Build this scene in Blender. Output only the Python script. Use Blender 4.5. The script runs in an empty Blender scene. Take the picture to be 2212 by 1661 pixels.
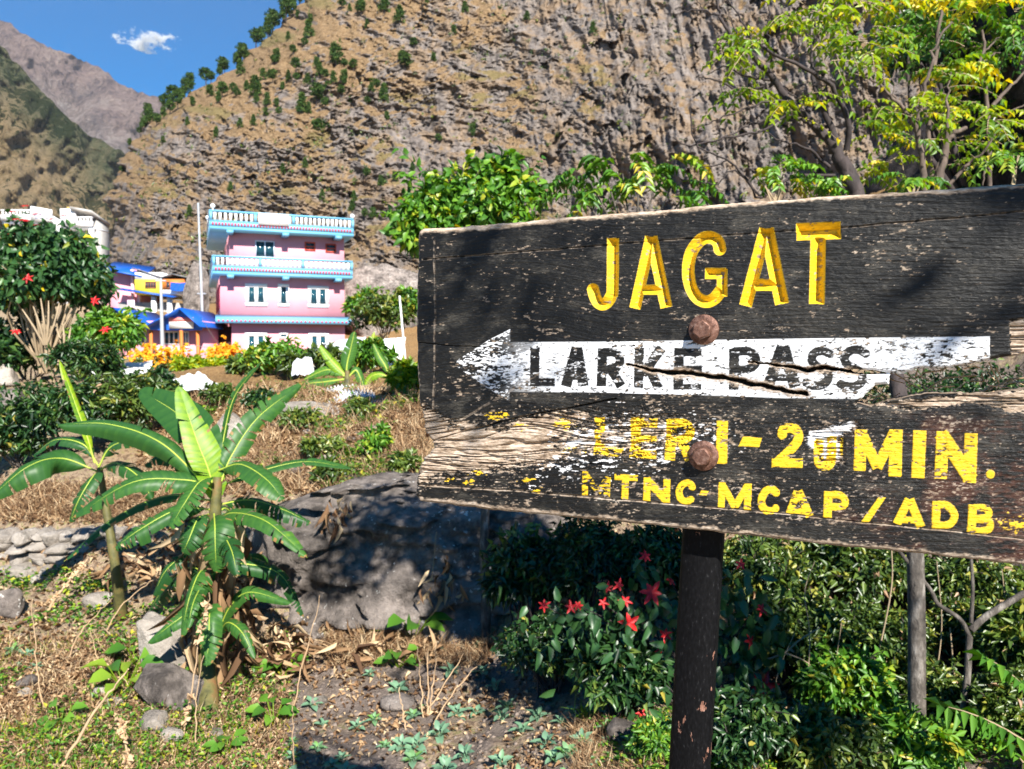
import bpy, math, random
import numpy as np
from mathutils import Vector, Matrix
R = math.radians
rng = np.random.default_rng(7)
random.seed(7)
S = bpy.context.scene
COL = S.collection

# ------------------------------------------------------------------ camera
CAMZ, FV, CX, CY, HOR = 2.0, 1700.0, 1106.0, 830.5, 760.0     # view measured on a 2212 x 1661 copy of the photograph
PITCH = math.atan((CY - HOR) / FV)
CAM = np.array([0, 0, CAMZ])
FW = np.array([0, math.cos(PITCH), -math.sin(PITCH)])
UP = np.array([0, math.sin(PITCH), math.cos(PITCH)])
RT = np.array([1.0, 0, 0])
cd = bpy.data.cameras.new("camera"); cam = bpy.data.objects.new("camera", cd); COL.objects.link(cam)
cam.location = CAM; cam.rotation_euler = (math.pi / 2 - PITCH, 0, 0)
cd.sensor_width = 36; cd.lens = 36 * FV / 2212; cd.clip_start = .05; cd.clip_end = 40000
cd.dof.use_dof = True; cd.dof.focus_distance = 1.07; cd.dof.aperture_fstop = 13.0
S.camera = cam

# ------------------------------------------------------------------ light
SUN_AZ, SUN_EL = R(20), R(38)                 # azimuth to the right of straight behind the camera
SUNV = np.array([math.sin(SUN_AZ) * math.cos(SUN_EL), -math.cos(SUN_AZ) * math.cos(SUN_EL), math.sin(SUN_EL)])
w = bpy.data.worlds.new("World"); S.world = w; w.use_nodes = True
nt = w.node_tree; bg = nt.nodes["Background"]
sky = nt.nodes.new("ShaderNodeTexSky"); sky.sky_type = 'NISHITA'; sky.sun_disc = False
sky.sun_elevation = SUN_EL; sky.sun_rotation = math.pi - SUN_AZ
sky.altitude = 1400; sky.air_density = 1.0; sky.dust_density = .25; sky.ozone_density = 3.0
hs = nt.nodes.new("ShaderNodeHueSaturation"); hs.inputs["Saturation"].default_value = 2.3; hs.inputs["Value"].default_value = 1.0
nt.links.new(sky.outputs[0], hs.inputs["Color"]); nt.links.new(hs.outputs[0], bg.inputs[0]); bg.inputs[1].default_value = .066
sl = bpy.data.lights.new("sun", 'SUN'); sl.energy = 5.0; sl.angle = R(.53); sl.color = (1, .95, .86)
so = bpy.data.objects.new("sun", sl); COL.objects.link(so)
so.rotation_euler = Vector(SUNV).to_track_quat('Z', 'Y').to_euler()
so.location = (3, -6, 12)
S.view_settings.view_transform = 'Standard'; S.view_settings.look = 'None'
S.view_settings.exposure = 1.2; S.view_settings.gamma = 1
SHADE_SIGN = 6; HAZE = 3.2e-5
S.render.engine = 'CYCLES'; S.cycles.max_bounces = 6; S.cycles.transparent_max_bounces = 8
S.cycles.use_denoising = True; S.cycles.volume_bounces = 3

# ------------------------------------------------------------------ helpers
def at(px, py, d):
    px, py, d = np.asarray(px, float), np.asarray(py, float), np.asarray(d, float)
    return CAM + d[..., None] * (FW + ((px - CX) / FV)[..., None] * RT + ((CY - py) / FV)[..., None] * UP)

def proj(P):
    q = np.asarray(P, float) - CAM; d = q @ FW
    return CX + FV * (q @ RT) / d, CY - FV * (q @ UP) / d, d

def _h(ix, iy, s):
    n = (ix.astype(np.int64) * 374761393 + iy.astype(np.int64) * 668265263 + s * 974711) & 0xffffffff
    n = ((n ^ (n >> 13)) * 1274126177) & 0xffffffff
    n = ((n ^ (n >> 15)) * 2246822519) & 0xffffffff
    return ((n ^ (n >> 16)) & 0xffffff) / float(0xffffff)

def vn(x, y, s=0):
    x, y = np.broadcast_arrays(np.asarray(x, float), np.asarray(y, float))
    ix, iy = np.floor(x), np.floor(y); fx, fy = x - ix, y - iy
    fx = fx * fx * (3 - 2 * fx); fy = fy * fy * (3 - 2 * fy)
    a, b = _h(ix, iy, s), _h(ix + 1, iy, s); c, d = _h(ix, iy + 1, s), _h(ix + 1, iy + 1, s)
    return (a + (b - a) * fx) * (1 - fy) + (c + (d - c) * fx) * fy

def fbm(x, y, o=4, s=0, g=.5):
    t, a, n = 0, 1.0, 0
    for k in range(o):
        t = t + a * vn(x * 2 ** k + 17.3 * k, y * 2 ** k - 9.1 * k, s + k); n += a; a *= g
    return t / n

def worley(x, y, s=0):
    ix, iy = np.floor(x), np.floor(y)
    f1 = np.full(x.shape, 9.0); f2 = f1.copy(); cr = np.zeros(x.shape); gx = np.zeros(x.shape); gy = np.zeros(x.shape)
    for dx in (-1, 0, 1):
        for dy in (-1, 0, 1):
            cx, cy = ix + dx, iy + dy
            ox = cx + .1 + .8 * _h(cx, cy, s) - x; oy = cy + .1 + .8 * _h(cx, cy, s + 5) - y
            d = np.hypot(ox, oy); m = d < f1
            f2 = np.where(m, f1, np.minimum(f2, d))
            cr = np.where(m, _h(cx, cy, s + 11), cr); gx = np.where(m, ox, gx); gy = np.where(m, oy, gy); f1 = np.where(m, d, f1)
    return f1, f2, cr, gx, gy

def ss(a, b, x):
    t = np.clip((x - a) / (b - a), 0, 1); return t * t * (3 - 2 * t)

def org(o):
    v = np.zeros(3)
    while o is not None:
        v = v + np.array(o.location); o = o.parent
    return v

def mesh(name, V, F, m, attrs=None, smooth=False, vattrs=None):
    V = np.asarray(V, np.float32); F = [np.asarray(f, np.int32) for f in (F if isinstance(F, list) else [F]) if len(f)]
    me = bpy.data.meshes.new(name)
    me.vertices.add(len(V)); me.vertices.foreach_set("co", V.ravel())
    n = sum(f.size for f in F); k = sum(len(f) for f in F)
    me.loops.add(n); me.loops.foreach_set("vertex_index", np.concatenate([f.ravel() for f in F]))
    me.polygons.add(k)
    st = np.concatenate([np.full(len(f), f.shape[1]) for f in F]); st = np.concatenate([[0], np.cumsum(st)[:-1]])
    me.polygons.foreach_set("loop_start", st.astype(np.int32))
    if smooth: me.polygons.foreach_set("use_smooth", np.ones(k, bool))
    for dom, dct in (("FACE", attrs), ("POINT", vattrs)):
        for an, av in (dct or {}).items():
            a = me.attributes.new(an, 'FLOAT', dom); a.data.foreach_set("value", np.asarray(av, np.float32))
    me.update(calc_edges=True); me.validate()
    if m is not None: me.materials.append(m)
    return me

def props(o, label=None, cat=None, group=None, kind=None):
    for k, v in (("label", label), ("category", cat), ("group", group), ("kind", kind)):
        if v: o[k] = v
    return o

def thing(name, loc, label, cat, group=None, rz=0):
    o = bpy.data.objects.new(name, None); COL.objects.link(o); o.empty_display_size = .1
    o.location = loc; o.rotation_euler = (0, 0, rz)
    return props(o, label, cat, group)

class MB:
    """collects shapes, builds ONE mesh object"""
    def __init__(s): s.V, s.Q, s.T, s.tq, s.tt, s.n = [], [], [], [], [], 0
    def add(s, V, F, tint=None):
        V = np.asarray(V, float); F = np.asarray(F, int) + s.n
        if F.size == 0: return s
        t = np.full(len(F), .5) if tint is None else np.broadcast_to(np.asarray(tint, float), (len(F),))
        s.V.append(V); s.n += len(V)
        if F.shape[1] == 4: s.Q.append(F); s.tq.append(t)
        else: s.T.append(F); s.tt.append(t)
        return s
    def box(s, x0, x1, y0, y1, z0, z1, tint=None):
        V = [(x, y, z) for z in (z0, z1) for y in (y0, y1) for x in (x0, x1)]
        return s.add(V, [(0, 2, 3, 1), (4, 5, 7, 6), (0, 1, 5, 4), (2, 6, 7, 3), (0, 4, 6, 2), (1, 3, 7, 5)], tint)
    def hexa(s, P, tint=None):   # 8 corners: bottom 4 then top 4, both counter-clockwise
        return s.add(P, [(3, 2, 1, 0), (4, 5, 6, 7), (0, 1, 5, 4), (1, 2, 6, 5), (2, 3, 7, 6), (3, 0, 4, 7)], tint)
    def tube(s, P, r, n=6, tint=None, cap=True):
        P = np.asarray(P, float); k = len(P); r = np.broadcast_to(np.asarray(r, float), (k,))
        T = np.gradient(P, axis=0); T /= np.linalg.norm(T, axis=1)[:, None] + 1e-9
        a = np.array([0, 0, 1.0]) if abs(T[0, 2]) < .9 else np.array([1.0, 0, 0])
        V = []
        for i in range(k):
            u = np.cross(a, T[i]); u /= np.linalg.norm(u) + 1e-9; v = np.cross(T[i], u); a = np.cross(u, T[i]) * -1 if False else a
            th = np.arange(n) / n * 2 * math.pi
            V.append(P[i] + r[i] * (np.cos(th)[:, None] * u + np.sin(th)[:, None] * v))
        V = np.concatenate(V); i, j = np.meshgrid(np.arange(k - 1), np.arange(n), indexing='ij'); i, j = i.ravel(), j.ravel()
        s.add(V, np.stack([i * n + j, i * n + (j + 1) % n, (i + 1) * n + (j + 1) % n, (i + 1) * n + j], 1), tint)
        if cap:
            for e in (0, k - 1):
                ring = V[e * n:(e + 1) * n]; c = ring.mean(0)
                jj = np.arange(n); f = np.stack([np.full(n, n), jj, (jj + 1) % n], 1)
                s.add(np.vstack([ring, c]), f[:, ::-1] if e == 0 else f, tint)
        return s
    def leaves(s, P, D, N, L, W, kind='leaf', tint=None, fold=.18, droop=.15):
        P, D, N = (np.asarray(a, float) for a in (P, D, N)); k = len(P)
        if k == 0: return s
        D = D / (np.linalg.norm(D, axis=1)[:, None] + 1e-9)
        B = np.cross(N, D); B /= np.linalg.norm(B, axis=1)[:, None] + 1e-9; N = np.cross(D, B)
        L = np.broadcast_to(L, (k,))[:, None]; W = np.broadcast_to(W, (k,))[:, None]
        if kind == 'leaf':
            tv = [(0, 0, 0), (.42, .5, fold), (1, 0, -droop), (.42, -.5, fold)]; tf = [(0, 2, 1), (0, 3, 2)]
        elif kind == 'big':
            tv = [(0, 0, 0), (.3, .46, fold), (.35, 0, 0), (.3, -.46, fold), (.68, .36, fold * .6 - droop * .4), (.7, 0, -droop * .4), (.68, -.36, fold * .6 - droop * .4), (1, 0, -droop)]
            tf = [(0, 2, 1), (0, 3, 2), (1, 2, 5), (1, 5, 4), (2, 3, 6), (2, 6, 5), (4, 5, 7), (5, 6, 7)]
        else:  # blade
            tv = [(0, .5, 0), (0, -.5, 0), (.5, .35, .1), (.5, -.35, .1), (1, 0, -droop)]; tf = [(0, 1, 2), (1, 3, 2), (2, 3, 4)]
        tv = np.array(tv, float); m = len(tv)
        V = P[:, None] + tv[None, :, :1] * (D * L)[:, None] + tv[None, :, 1:2] * (B * W)[:, None] + tv[None, :, 2:] * (N * L)[:, None]
        F = (np.arange(k) * m)[:, None, None] + np.array(tf)[None]
        t = rng.random(k) if tint is None else np.broadcast_to(tint, (k,))
        return s.add(V.reshape(-1, 3), F.reshape(-1, 3), np.repeat(t, len(tf)))
    def build(s, name, m, parent=None, local=False, smooth=False):
        V = np.concatenate(s.V) if s.V else np.zeros((0, 3))
        if parent is not None and not local: V = V - org(parent)
        F = [np.concatenate(q) for q in (s.Q, s.T) if q]
        t = np.concatenate([np.concatenate(q) for q in (s.tq, s.tt) if q])
        o = bpy.data.objects.new(name, mesh(name, V, F, m, {"tint": t}, smooth)); COL.objects.link(o)
        if parent is not None: o.parent = parent
        return o

def solo(mb, name, m, loc, label, cat, group=None, smooth=False, kind=None):
    """a thing that is one mesh, origin at its base"""
    V = np.concatenate(mb.V); mb.V = [V - np.asarray(loc)]
    o = mb.build(name, m, None, False, smooth); o.location = loc
    return props(o, label, cat, group, kind)

def spline(P, n):
    P = np.asarray(P, float); k = len(P)
    if k == 2: return P[0] + (P[1] - P[0]) * np.linspace(0, 1, n)[:, None]
    Q = np.vstack([2 * P[0] - P[1], P, 2 * P[-1] - P[-2]]); t = np.linspace(0, k - 1 - 1e-6, n); i = t.astype(int); f = (t - i)[:, None]
    a, b, c, d = Q[i], Q[i + 1], Q[i + 2], Q[i + 3]
    return .5 * (2 * b + (c - a) * f + (2 * a - 5 * b + 4 * c - d) * f ** 2 + (3 * b - a - 3 * c + d) * f ** 3)

def rdir(n, up=0.0):
    v = rng.normal(size=(n, 3)); v[:, 2] += up
    return v / np.linalg.norm(v, axis=1)[:, None]

def inpoly(px, py, poly):
    px, py = np.asarray(px, float), np.asarray(py, float); c = np.zeros(px.shape, bool); n = len(poly)
    for i in range(n):
        (x0, y0), (x1, y1) = poly[i], poly[(i + 1) % n]
        if y0 == y1: continue
        m = ((y0 > py) != (y1 > py)) & (px < (x1 - x0) * (py - y0) / (y1 - y0) + x0); c ^= m
    return c

def dseg(px, py, a, b):
    ax, ay = a; bx, by = b; vx, vy = bx - ax, by - ay; L = vx * vx + vy * vy + 1e-9
    t = np.clip(((px - ax) * vx + (py - ay) * vy) / L, 0, 1)
    return np.hypot(px - ax - t * vx, py - ay - t * vy)

def dpoly(px, py, poly, closed=True):
    d = np.full(np.shape(px), 1e9); n = len(poly)
    for i in range(n if closed else n - 1): d = np.minimum(d, dseg(px, py, poly[i], poly[(i + 1) % n]))
    return d

# ------------------------------------------------------------------ materials
def newmat(name):
    m = bpy.data.materials.new(name); m.use_nodes = True; nt = m.node_tree
    return m, nt, nt.nodes["Principled BSDF"], nt.nodes["Material Output"]
def N(nt, t, **kw):
    n = nt.nodes.new("ShaderNode" + t)
    for k, v in kw.items():
        if k.startswith("i_"): n.inputs[int(k[2:]) if k[2:].isdigit() else k[2:]].default_value = v
        else: setattr(n, k, v)
    return n
def ramp(nt, fac, stops):
    r = N(nt, "ValToRGB"); e = r.color_ramp.elements
    while len(e) < len(stops): e.new(.5)
    for x, (p, c) in zip(e, stops): x.position = p; x.color = (*c, 1)
    nt.links.new(fac, r.inputs[0]); return r.outputs[0]
def noise(nt, scale, detail=4, rough=.55, vec=None, sc=None, dist=0):
    n = N(nt, "TexNoise"); n.inputs["Scale"].default_value = scale; n.inputs["Detail"].default_value = detail
    n.inputs["Roughness"].default_value = rough; n.inputs["Distortion"].default_value = dist
    if vec is None: vec = N(nt, "TexCoord").outputs["Object"]
    if sc:
        mp = N(nt, "Mapping"); mp.inputs["Scale"].default_value = sc; nt.links.new(vec, mp.inputs[0]); vec = mp.outputs[0]
    nt.links.new(vec, n.inputs["Vector"]); return n.outputs["Fac"]
def attr(nt, name):
    return N(nt, "Attribute", attribute_name=name).outputs["Fac"]
def math_(nt, op, a, b=None, clamp=False):
    n = N(nt, "Math", operation=op, use_clamp=clamp)
    for i, v in ((0, a), (1, b)):
        if v is None: continue
        if isinstance(v, (int, float)): n.inputs[i].default_value = v
        else: nt.links.new(v, n.inputs[i])
    return n.outputs[0]
def mixc(nt, f, a, b):
    n = N(nt, "Mix", data_type='RGBA')
    for i, v in ((0, f), (6, a), (7, b)):
        if isinstance(v, (int, float)): n.inputs[i].default_value = v
        elif isinstance(v, tuple): n.inputs[i].default_value = (*v, 1)
        else: nt.links.new(v, n.inputs[i])
    return n.outputs[2]
def step(nt, x, a, b):
    n = N(nt, "MapRange", interpolation_type='SMOOTHSTEP'); n.inputs[1].default_value = a; n.inputs[2].default_value = b
    nt.links.new(x, n.inputs[0]); return n.outputs[0]
def bump(nt, b, h, st, dist=.02, prev=None):
    n = N(nt, "Bump"); n.inputs["Strength"].default_value = st; n.inputs["Distance"].default_value = dist
    nt.links.new(h, n.inputs["Height"])
    if prev is not None: nt.links.new(prev, n.inputs["Normal"])
    nt.links.new(n.outputs[0], b.inputs["Normal"]); return n.outputs[0]

def pmat(name, c1, c2, scale=4, rough=.7, bs=.3, bd=.02, metal=0, c3=None, sc=None):
    m, nt, b, _ = newmat(name)
    f = noise(nt, scale, 6, .6, sc=sc)
    c = ramp(nt, f, [(.3, c1), (.7, c2)] if c3 is None else [(.3, c1), (.52, c2), (.72, c3)])
    nt.links.new(c, b.inputs["Base Color"]); b.inputs["Roughness"].default_value = rough; b.inputs["Metallic"].default_value = metal
    if bs: bump(nt, b, noise(nt, scale * 4, 5, .65, sc=sc), bs, bd)
    return m

def leafmat(name, stops, trans=.3, rough=.42, spec=.5):
    m, nt, b, out = newmat(name)
    c = ramp(nt, attr(nt, "tint"), stops)
    nt.links.new(c, b.inputs["Base Color"]); b.inputs["Roughness"].default_value = rough; b.inputs["Specular IOR Level"].default_value = spec
    t = N(nt, "BsdfTranslucent"); h = N(nt, "HueSaturation"); h.inputs["Saturation"].default_value = 1.15; h.inputs["Value"].default_value = 1.3
    h.inputs["Hue"].default_value = .485
    nt.links.new(c, h.inputs["Color"]); nt.links.new(h.outputs[0], t.inputs[0])
    x = N(nt, "MixShader"); x.inputs[0].default_value = trans
    nt.links.new(b.outputs[0], x.inputs[1]); nt.links.new(t.outputs[0], x.inputs[2]); nt.links.new(x.outputs[0], out.inputs[0])
    return m

def flat(name, c, rough=.6, metal=0, vary=.12):
    return pmat(name, tuple(v * (1 - vary) for v in c), tuple(min(1, v * (1 + vary)) for v in c), 2.5, rough, .08, .01, metal)
# ------------------------------------------------------------------ trail sign
BETA = math.atan2(.355, .73)
SU = np.array([math.cos(BETA), -math.sin(BETA), 0]); SN = np.array([-math.sin(BETA), -math.cos(BETA), 0])   # along the board, out of its face
SO = at(1517, 760, 1.05)
def st(px, py, y=0.0):      # pixel -> board coordinates on the plane y metres behind the face
    px, py = np.asarray(px, float), np.asarray(py, float)
    D = FW + ((px - CX) / FV)[..., None] * RT + ((CY - py) / FV)[..., None] * UP
    k = ((SO - y * SN - CAM) @ SN) / (D @ SN)
    P = CAM + k[..., None] * D - SO
    return P @ SU, P[..., 2]
def unst(s, t): return SO + s[..., None] * SU + t[..., None] * np.array([0, 0, 1.0])

cA = lambda x, y: (1221 + x * .29053, 449.8 + y * .29053)
cB = lambda x, y: (1092.5 + x * .34862, 706.9 + y * .34862)
cC = lambda x, y: (1124.6 + x * .24694, 886.8 + y * .24694)
cD = lambda x, y: (1606.6 + x * .27367, 886.8 + y * .27367)
def L(f, sc, *strokes):     # a letter: strokes of (width, x,y, x,y, ...) in its tracing frame
    out = []
    for q in strokes:
        if q[0] == 'p': out.append(('p', 0, [f(q[i], q[i + 1]) for i in range(1, len(q), 2)]))
        else: out.append(('s', q[0] * sc / 2, [f(q[i], q[i + 1]) for i in range(1, len(q), 2)]))
    return out
a_, b_, c_, d_ = .29053, .34862, .24694, .27367
CARVED = [
 L(cA, a_, (88, 355, 222, 352, 590, 342, 650, 315, 695, 280, 715, 245, 700, 220, 655, 204, 592)),
 L(cA, a_, (84, 636, 212, 518, 745), (88, 640, 212, 752, 738), (72, 545, 606, 735, 606)),
 L(cA, a_, (92, 1152, 318, 1135, 250, 1085, 218, 1030, 222, 975, 268, 930, 350, 914, 470, 935, 590, 985, 668, 1050, 694, 1110, 670, 1158, 610), (82, 1038, 485, 1195, 485), (78, 1166, 450, 1166, 655)),
 L(cA, a_, (94, 1490, 152, 1340, 725), (104, 1498, 152, 1612, 712), (88, 1385, 570, 1590, 570)),
 L(cA, a_, (128, 1718, 176, 2048, 164), (114, 1882, 200, 1870, 712)),
]
BLACK = [
 L(cB, b_, (58, 181, 125, 178, 366), (50, 150, 341, 305, 341)),
 L(cB, b_, (66, 440, 126, 372, 368), (66, 440, 126, 482, 366), (42, 395, 308, 482, 308)),
 L(cB, b_, (60, 600, 130, 592, 366), (56, 600, 156, 680, 160, 708, 200, 688, 245, 610, 266), (60, 645, 250, 716, 366)),
 L(cB, b_, (60, 828, 128, 822, 376), (60, 966, 128, 845, 295), (60, 880, 240, 948, 380)),
 L(cB, b_, (62, 1074, 128, 1068, 386), (50, 1048, 153, 1215, 158), (42, 1045, 258, 1215, 258), (36, 1036, 369, 1212, 369)),
 L(cB, b_, (64, 1415, 124, 1412, 388), (56, 1415, 150, 1510, 152, 1548, 190, 1540, 235, 1490, 262, 1430, 262)),
 L(cB, b_, (70, 1714, 116, 1625, 366), (74, 1720, 116, 1792, 372), (46, 1660, 312, 1770, 312)),
 L(cB, b_, (56, 2014, 168, 1965, 148, 1912, 160, 1896, 205, 1930, 245, 1985, 275, 1998, 320, 1958, 358, 1900, 360, 1855, 340)),
 L(cB, b_, (56, 2238, 168, 2185, 140, 2122, 152, 2098, 200, 2132, 245, 2190, 275, 2212, 320, 2178, 360, 2120, 366, 2065, 350)),
]
TIME = [
 L(cC, c_, (80, 375, 20, 375, 190), (70, 350, 358, 572, 355)),
 L(cC, c_, (90, 690, 58, 684, 400), (82, 634, 361, 900, 364)),
 L(cC, c_, (90, 1006, 62, 1000, 412), (84, 958, 102, 1196, 112), (58, 960, 246, 1186, 250), (74, 950, 374, 1186, 388)),
 L(cC, c_, (92, 1320, 72, 1304, 436), (80, 1320, 112, 1430, 114, 1478, 165, 1460, 235, 1330, 280), (84, 1405, 265, 1482, 432)),
 L(cC, c_, (98, 1765, 90, 1756, 464)),
 L(cC, c_, ('p', 1945, 226, 2112, 240, 2086, 320, 1908, 312)),
 L(cD, d_, (74, 302, 198, 312, 150, 360, 138, 408, 148, 432, 195, 424, 240, 388, 290, 318, 360, 262, 408), (72, 220, 414, 468, 414)),
 L(cD, d_, (78, 592, 236, 592, 390, 622, 432, 660, 432, 688, 390, 694, 205), (22, 772, 215, 768, 360)),
 L(cD, d_, (94, 926, 150, 914, 476), (104, 1202, 150, 1194, 520), (82, 925, 165, 1058, 452), (82, 1052, 452, 1188, 170)),
 L(cD, d_, (102, 1390, 156, 1375, 532)),
 L(cD, d_, (98, 1572, 165, 1553, 540), (102, 1795, 180, 1782, 570), (112, 1555, 180, 1796, 542)),
 L(cD, d_, ('p', *[v for k in range(14) for v in (1947 + 34 * math.cos(k * .4488), 502 + 34 * math.sin(k * .4488))])),
]
FUND = [
 L(cC, c_, (50, 566, 530, 562, 742), (55, 762, 578, 752, 766), (48, 572, 560, 684, 722), (48, 676, 722, 750, 600)),
 L(cC, c_, (52, 820, 580, 1025, 592), (60, 918, 590, 911, 776)),
 L(cC, c_, (62, 1108, 584, 1103, 794), (60, 1280, 600, 1275, 810), (70, 1100, 602, 1282, 792)),
 L(cC, c_, (60, 1508, 676, 1480, 638, 1440, 636, 1402, 665, 1386, 715, 1404, 772, 1450, 795, 1498, 772)),
 L(cC, c_, ('p', 1580, 698, 1647, 702, 1628, 742, 1558, 738)),
 L(cC, c_, (58, 1762, 626, 1755, 850), (62, 1992, 640, 1982, 874), (60, 1765, 650, 1878, 850), (60, 1872, 850, 1985, 655)),
 L(cD, d_, (60, 262, 655, 228, 625, 182, 630, 146, 680, 142, 740, 172, 785, 215, 788, 258, 768)),
 L(cD, d_, (60, 425, 635, 360, 816), (64, 430, 635, 522, 836), (50, 375, 785, 510, 798)),
 L(cD, d_, (66, 668, 636, 660, 850), (56, 665, 668, 750, 665, 798, 705, 784, 752, 680, 762)),
 L(cD, d_, ('p', 1065, 683, 1120, 688, 986, 884, 920, 886)),
 L(cD, d_, (66, 1305, 700, 1208, 896), (68, 1310, 700, 1398, 922), (54, 1240, 860, 1375, 868)),
 L(cD, d_, (66, 1520, 714, 1515, 934), (60, 1500, 744, 1595, 746, 1652, 795, 1660, 848, 1618, 900, 1510, 908)),
 L(cD, d_, (66, 1810, 744, 1795, 958), (54, 1800, 768, 1895, 768, 1936, 802, 1915, 842, 1820, 850), (56, 1835, 858, 1925, 868, 1946, 908, 1915, 945, 1795, 946)),
]
g_ = lambda x, y: (1542.3 + x * .3482, 674.7 + y * .3482)
OUT = [(901, 520), (904, 499), (912, 494), (1000, 489), (1130, 478), (1246, 467), (1400, 455), (1560, 440), (1700, 430), (1800, 422), (2000, 411), (2330, 386),
       (2338, 1236), (2212, 1222), (2000, 1198), (1800, 1179), (1510, 1146), (1300, 1124), (1100, 1106), (960, 1090), (906, 1083), (895, 1070), (896, 1040), (900, 1012),
       (910, 992), (924, 981), (932, 966), (928, 948), (914, 930), (912, 905), (905, 875), (900, 800), (897, 720), (898, 640), (900, 580)]
HOLE = [g_(*p) for p in [(840, 352), (890, 346), (1060, 374), (1130, 384), (1230, 365), (1310, 345), (1500, 335), (1650, 310), (1750, 290), (1925, 262), (2300, 240),
        (2300, 440), (1925, 474), (1800, 496), (1550, 508), (1330, 500), (1200, 526), (1050, 560), (962, 578), (885, 562), (905, 545), (975, 480), (1000, 450), (1092, 440), (1098, 384), (960, 388), (880, 376)]]
CRACK = [(1352, 786), (1400, 798), (1450, 806), (1490, 806), (1540, 815), (1610, 824), (1660, 836), (1740, 852)]
CRACK2 = [(1616, 783), (1680, 790), (1740, 800), (1790, 795), (1850, 802)]
LINES = [([(912, 560), (1020, 553), (1600, 506), (1850, 489), (2212, 457), (2330, 447)], 1.6, .0025), ([(938, 520), (940, 700), (936, 890)], 1.6, .0012),
         ([(905, 1048), (1100, 1059), (1700, 1110), (1850, 1127), (2050, 1146), (2330, 1180)], 1.8, .0025), ([(900, 740), (980, 747), (1040, 750)], 1.2, .003),
         ([(1175, 800), (1000, 905), (960, 930)], .1, .001), ([(930, 952), (1010, 930), (1130, 900), (1330, 862)], 2.0, .004), ([(970, 990), (1120, 985), (1290, 965), (1480, 940)], 1.6, .003),
         ([(1130, 960), (1330, 950), (1500, 926)], 1.5, .003), ([(1100, 990), (1300, 1003)], 1.5, .003)]
ARROW = [(977, 785), (1060, 732), (1102, 711), (1102, 739), (1340, 738), (1750, 731), (2138, 727), (2138, 785), (1990, 840), (1885, 862), (1700, 860), (1500, 853), (1300, 848), (1101, 846), (1099, 866), (1050, 836)]

sa, sb = float(st(882, 760)[0]), float(st(2332, 760)[0])
DS = .00088
NS, NT = int((sb - sa) / DS), int(.475 / DS)
s1 = sa + np.arange(NS) * DS; t1 = -.265 + np.arange(NT) * DS
SS, TT = np.meshgrid(s1, t1, indexing='ij')
PX, PY, _ = proj(unst(SS, TT))
jx = (fbm(PX / 26, PY / 26, 3, 31) - .5) * 9; jy = (fbm(PX / 30, PY / 18, 4, 41) - .5) * 9
def sdf(poly, j=1.0):
    x, y = PX + jx * j, PY + jy * j
    d = dpoly(x, y, poly); return np.where(inpoly(x, y, poly), -d, d)
sd = np.maximum(sdf(OUT, .55), -sdf(HOLE, 1.0))
cell = 1700 * DS / 1.05 * 1.1
keepv = sd < cell * .6
keep = keepv[:-1, :-1] & keepv[1:, :-1] & keepv[:-1, 1:] & keepv[1:, 1:]
cnt = np.zeros((NS, NT), int)
for a in (0, 1):
    for b in (0, 1): cnt[a:NS - 1 + a, b:NT - 1 + b] += keep
edgev = (cnt > 0) & (cnt < 4)
gs, gt = np.gradient(sd, DS); g2 = gs * gs + gt * gt + 1e-9
mv = np.clip(sd / np.sqrt(g2), -DS * 1.2, DS * 1.2)
SX = np.where(edgev, SS - mv * gs / np.sqrt(g2), SS); TX = np.where(edgev, TT - mv * gt / np.sqrt(g2), TT)

n1 = fbm(PX / 15, PY / 4.5, 5, 3); n2 = fbm(PX / 5.5, PY / 2.3, 4, 9); n3 = fbm(PX / 70, PY / 34, 4, 15)
n4 = fbm(PX / 9, PY / 7, 4, 77)
def inside(strokes):
    I = np.full(PX.shape, -99.0)
    for kind, hw, pts in strokes:
        xs = [p[0] for p in pts]; ys = [p[1] for p in pts]; m = hw + 6
        box = (PX > min(xs) - m) & (PX < max(xs) + m) & (PY > min(ys) - m) & (PY < max(ys) + m)
        ii = np.nonzero(box); x, y = PX[ii], PY[ii]
        if kind == 'p':
            d = dpoly(x, y, pts); v = np.where(inpoly(x, y, pts), d, -d)
        else:
            if len(pts) > 2:
                pts = [tuple(p) for p in spline([(a, b) for a, b in pts], len(pts) * 5)]
            v = np.full(x.shape, -99.0)
            for i in range(len(pts) - 1):
                (ax, ay), (bx, by) = pts[i], pts[i + 1]; Ls = math.hypot(bx - ax, by - ay) + 1e-6
                l = ((x - ax) * (bx - ax) + (y - ay) * (by - ay)) / Ls
                q = hw - dseg(x, y, pts[i], pts[i + 1])
                qq = hw - np.abs((x - ax) * (by - ay) - (y - ay) * (bx - ax)) / Ls
                if i == 0: q = np.where(l < 0, -99, np.minimum(qq, np.where(l < Ls, 1e9, q)))
                    
                if i == 0: q = np.minimum(q, l * 1.6)
                if i == len(pts) - 2:
                    q = np.where(l > Ls, -99, np.minimum(q if i == 0 else hw - dseg(x, y, pts[i], pts[i + 1]), (Ls - l) * 1.6))
                v = np.maximum(v, q)
        I[ii] = np.maximum(I[ii], v)
    return I

H = np.zeros(PX.shape)
wht = np.zeros(PX.shape); yel = np.zeros(PX.shape); ids = np.zeros(PX.shape, int)
AA = lambda I: np.clip(.5 + I / 1.3, 0, 1)
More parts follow.
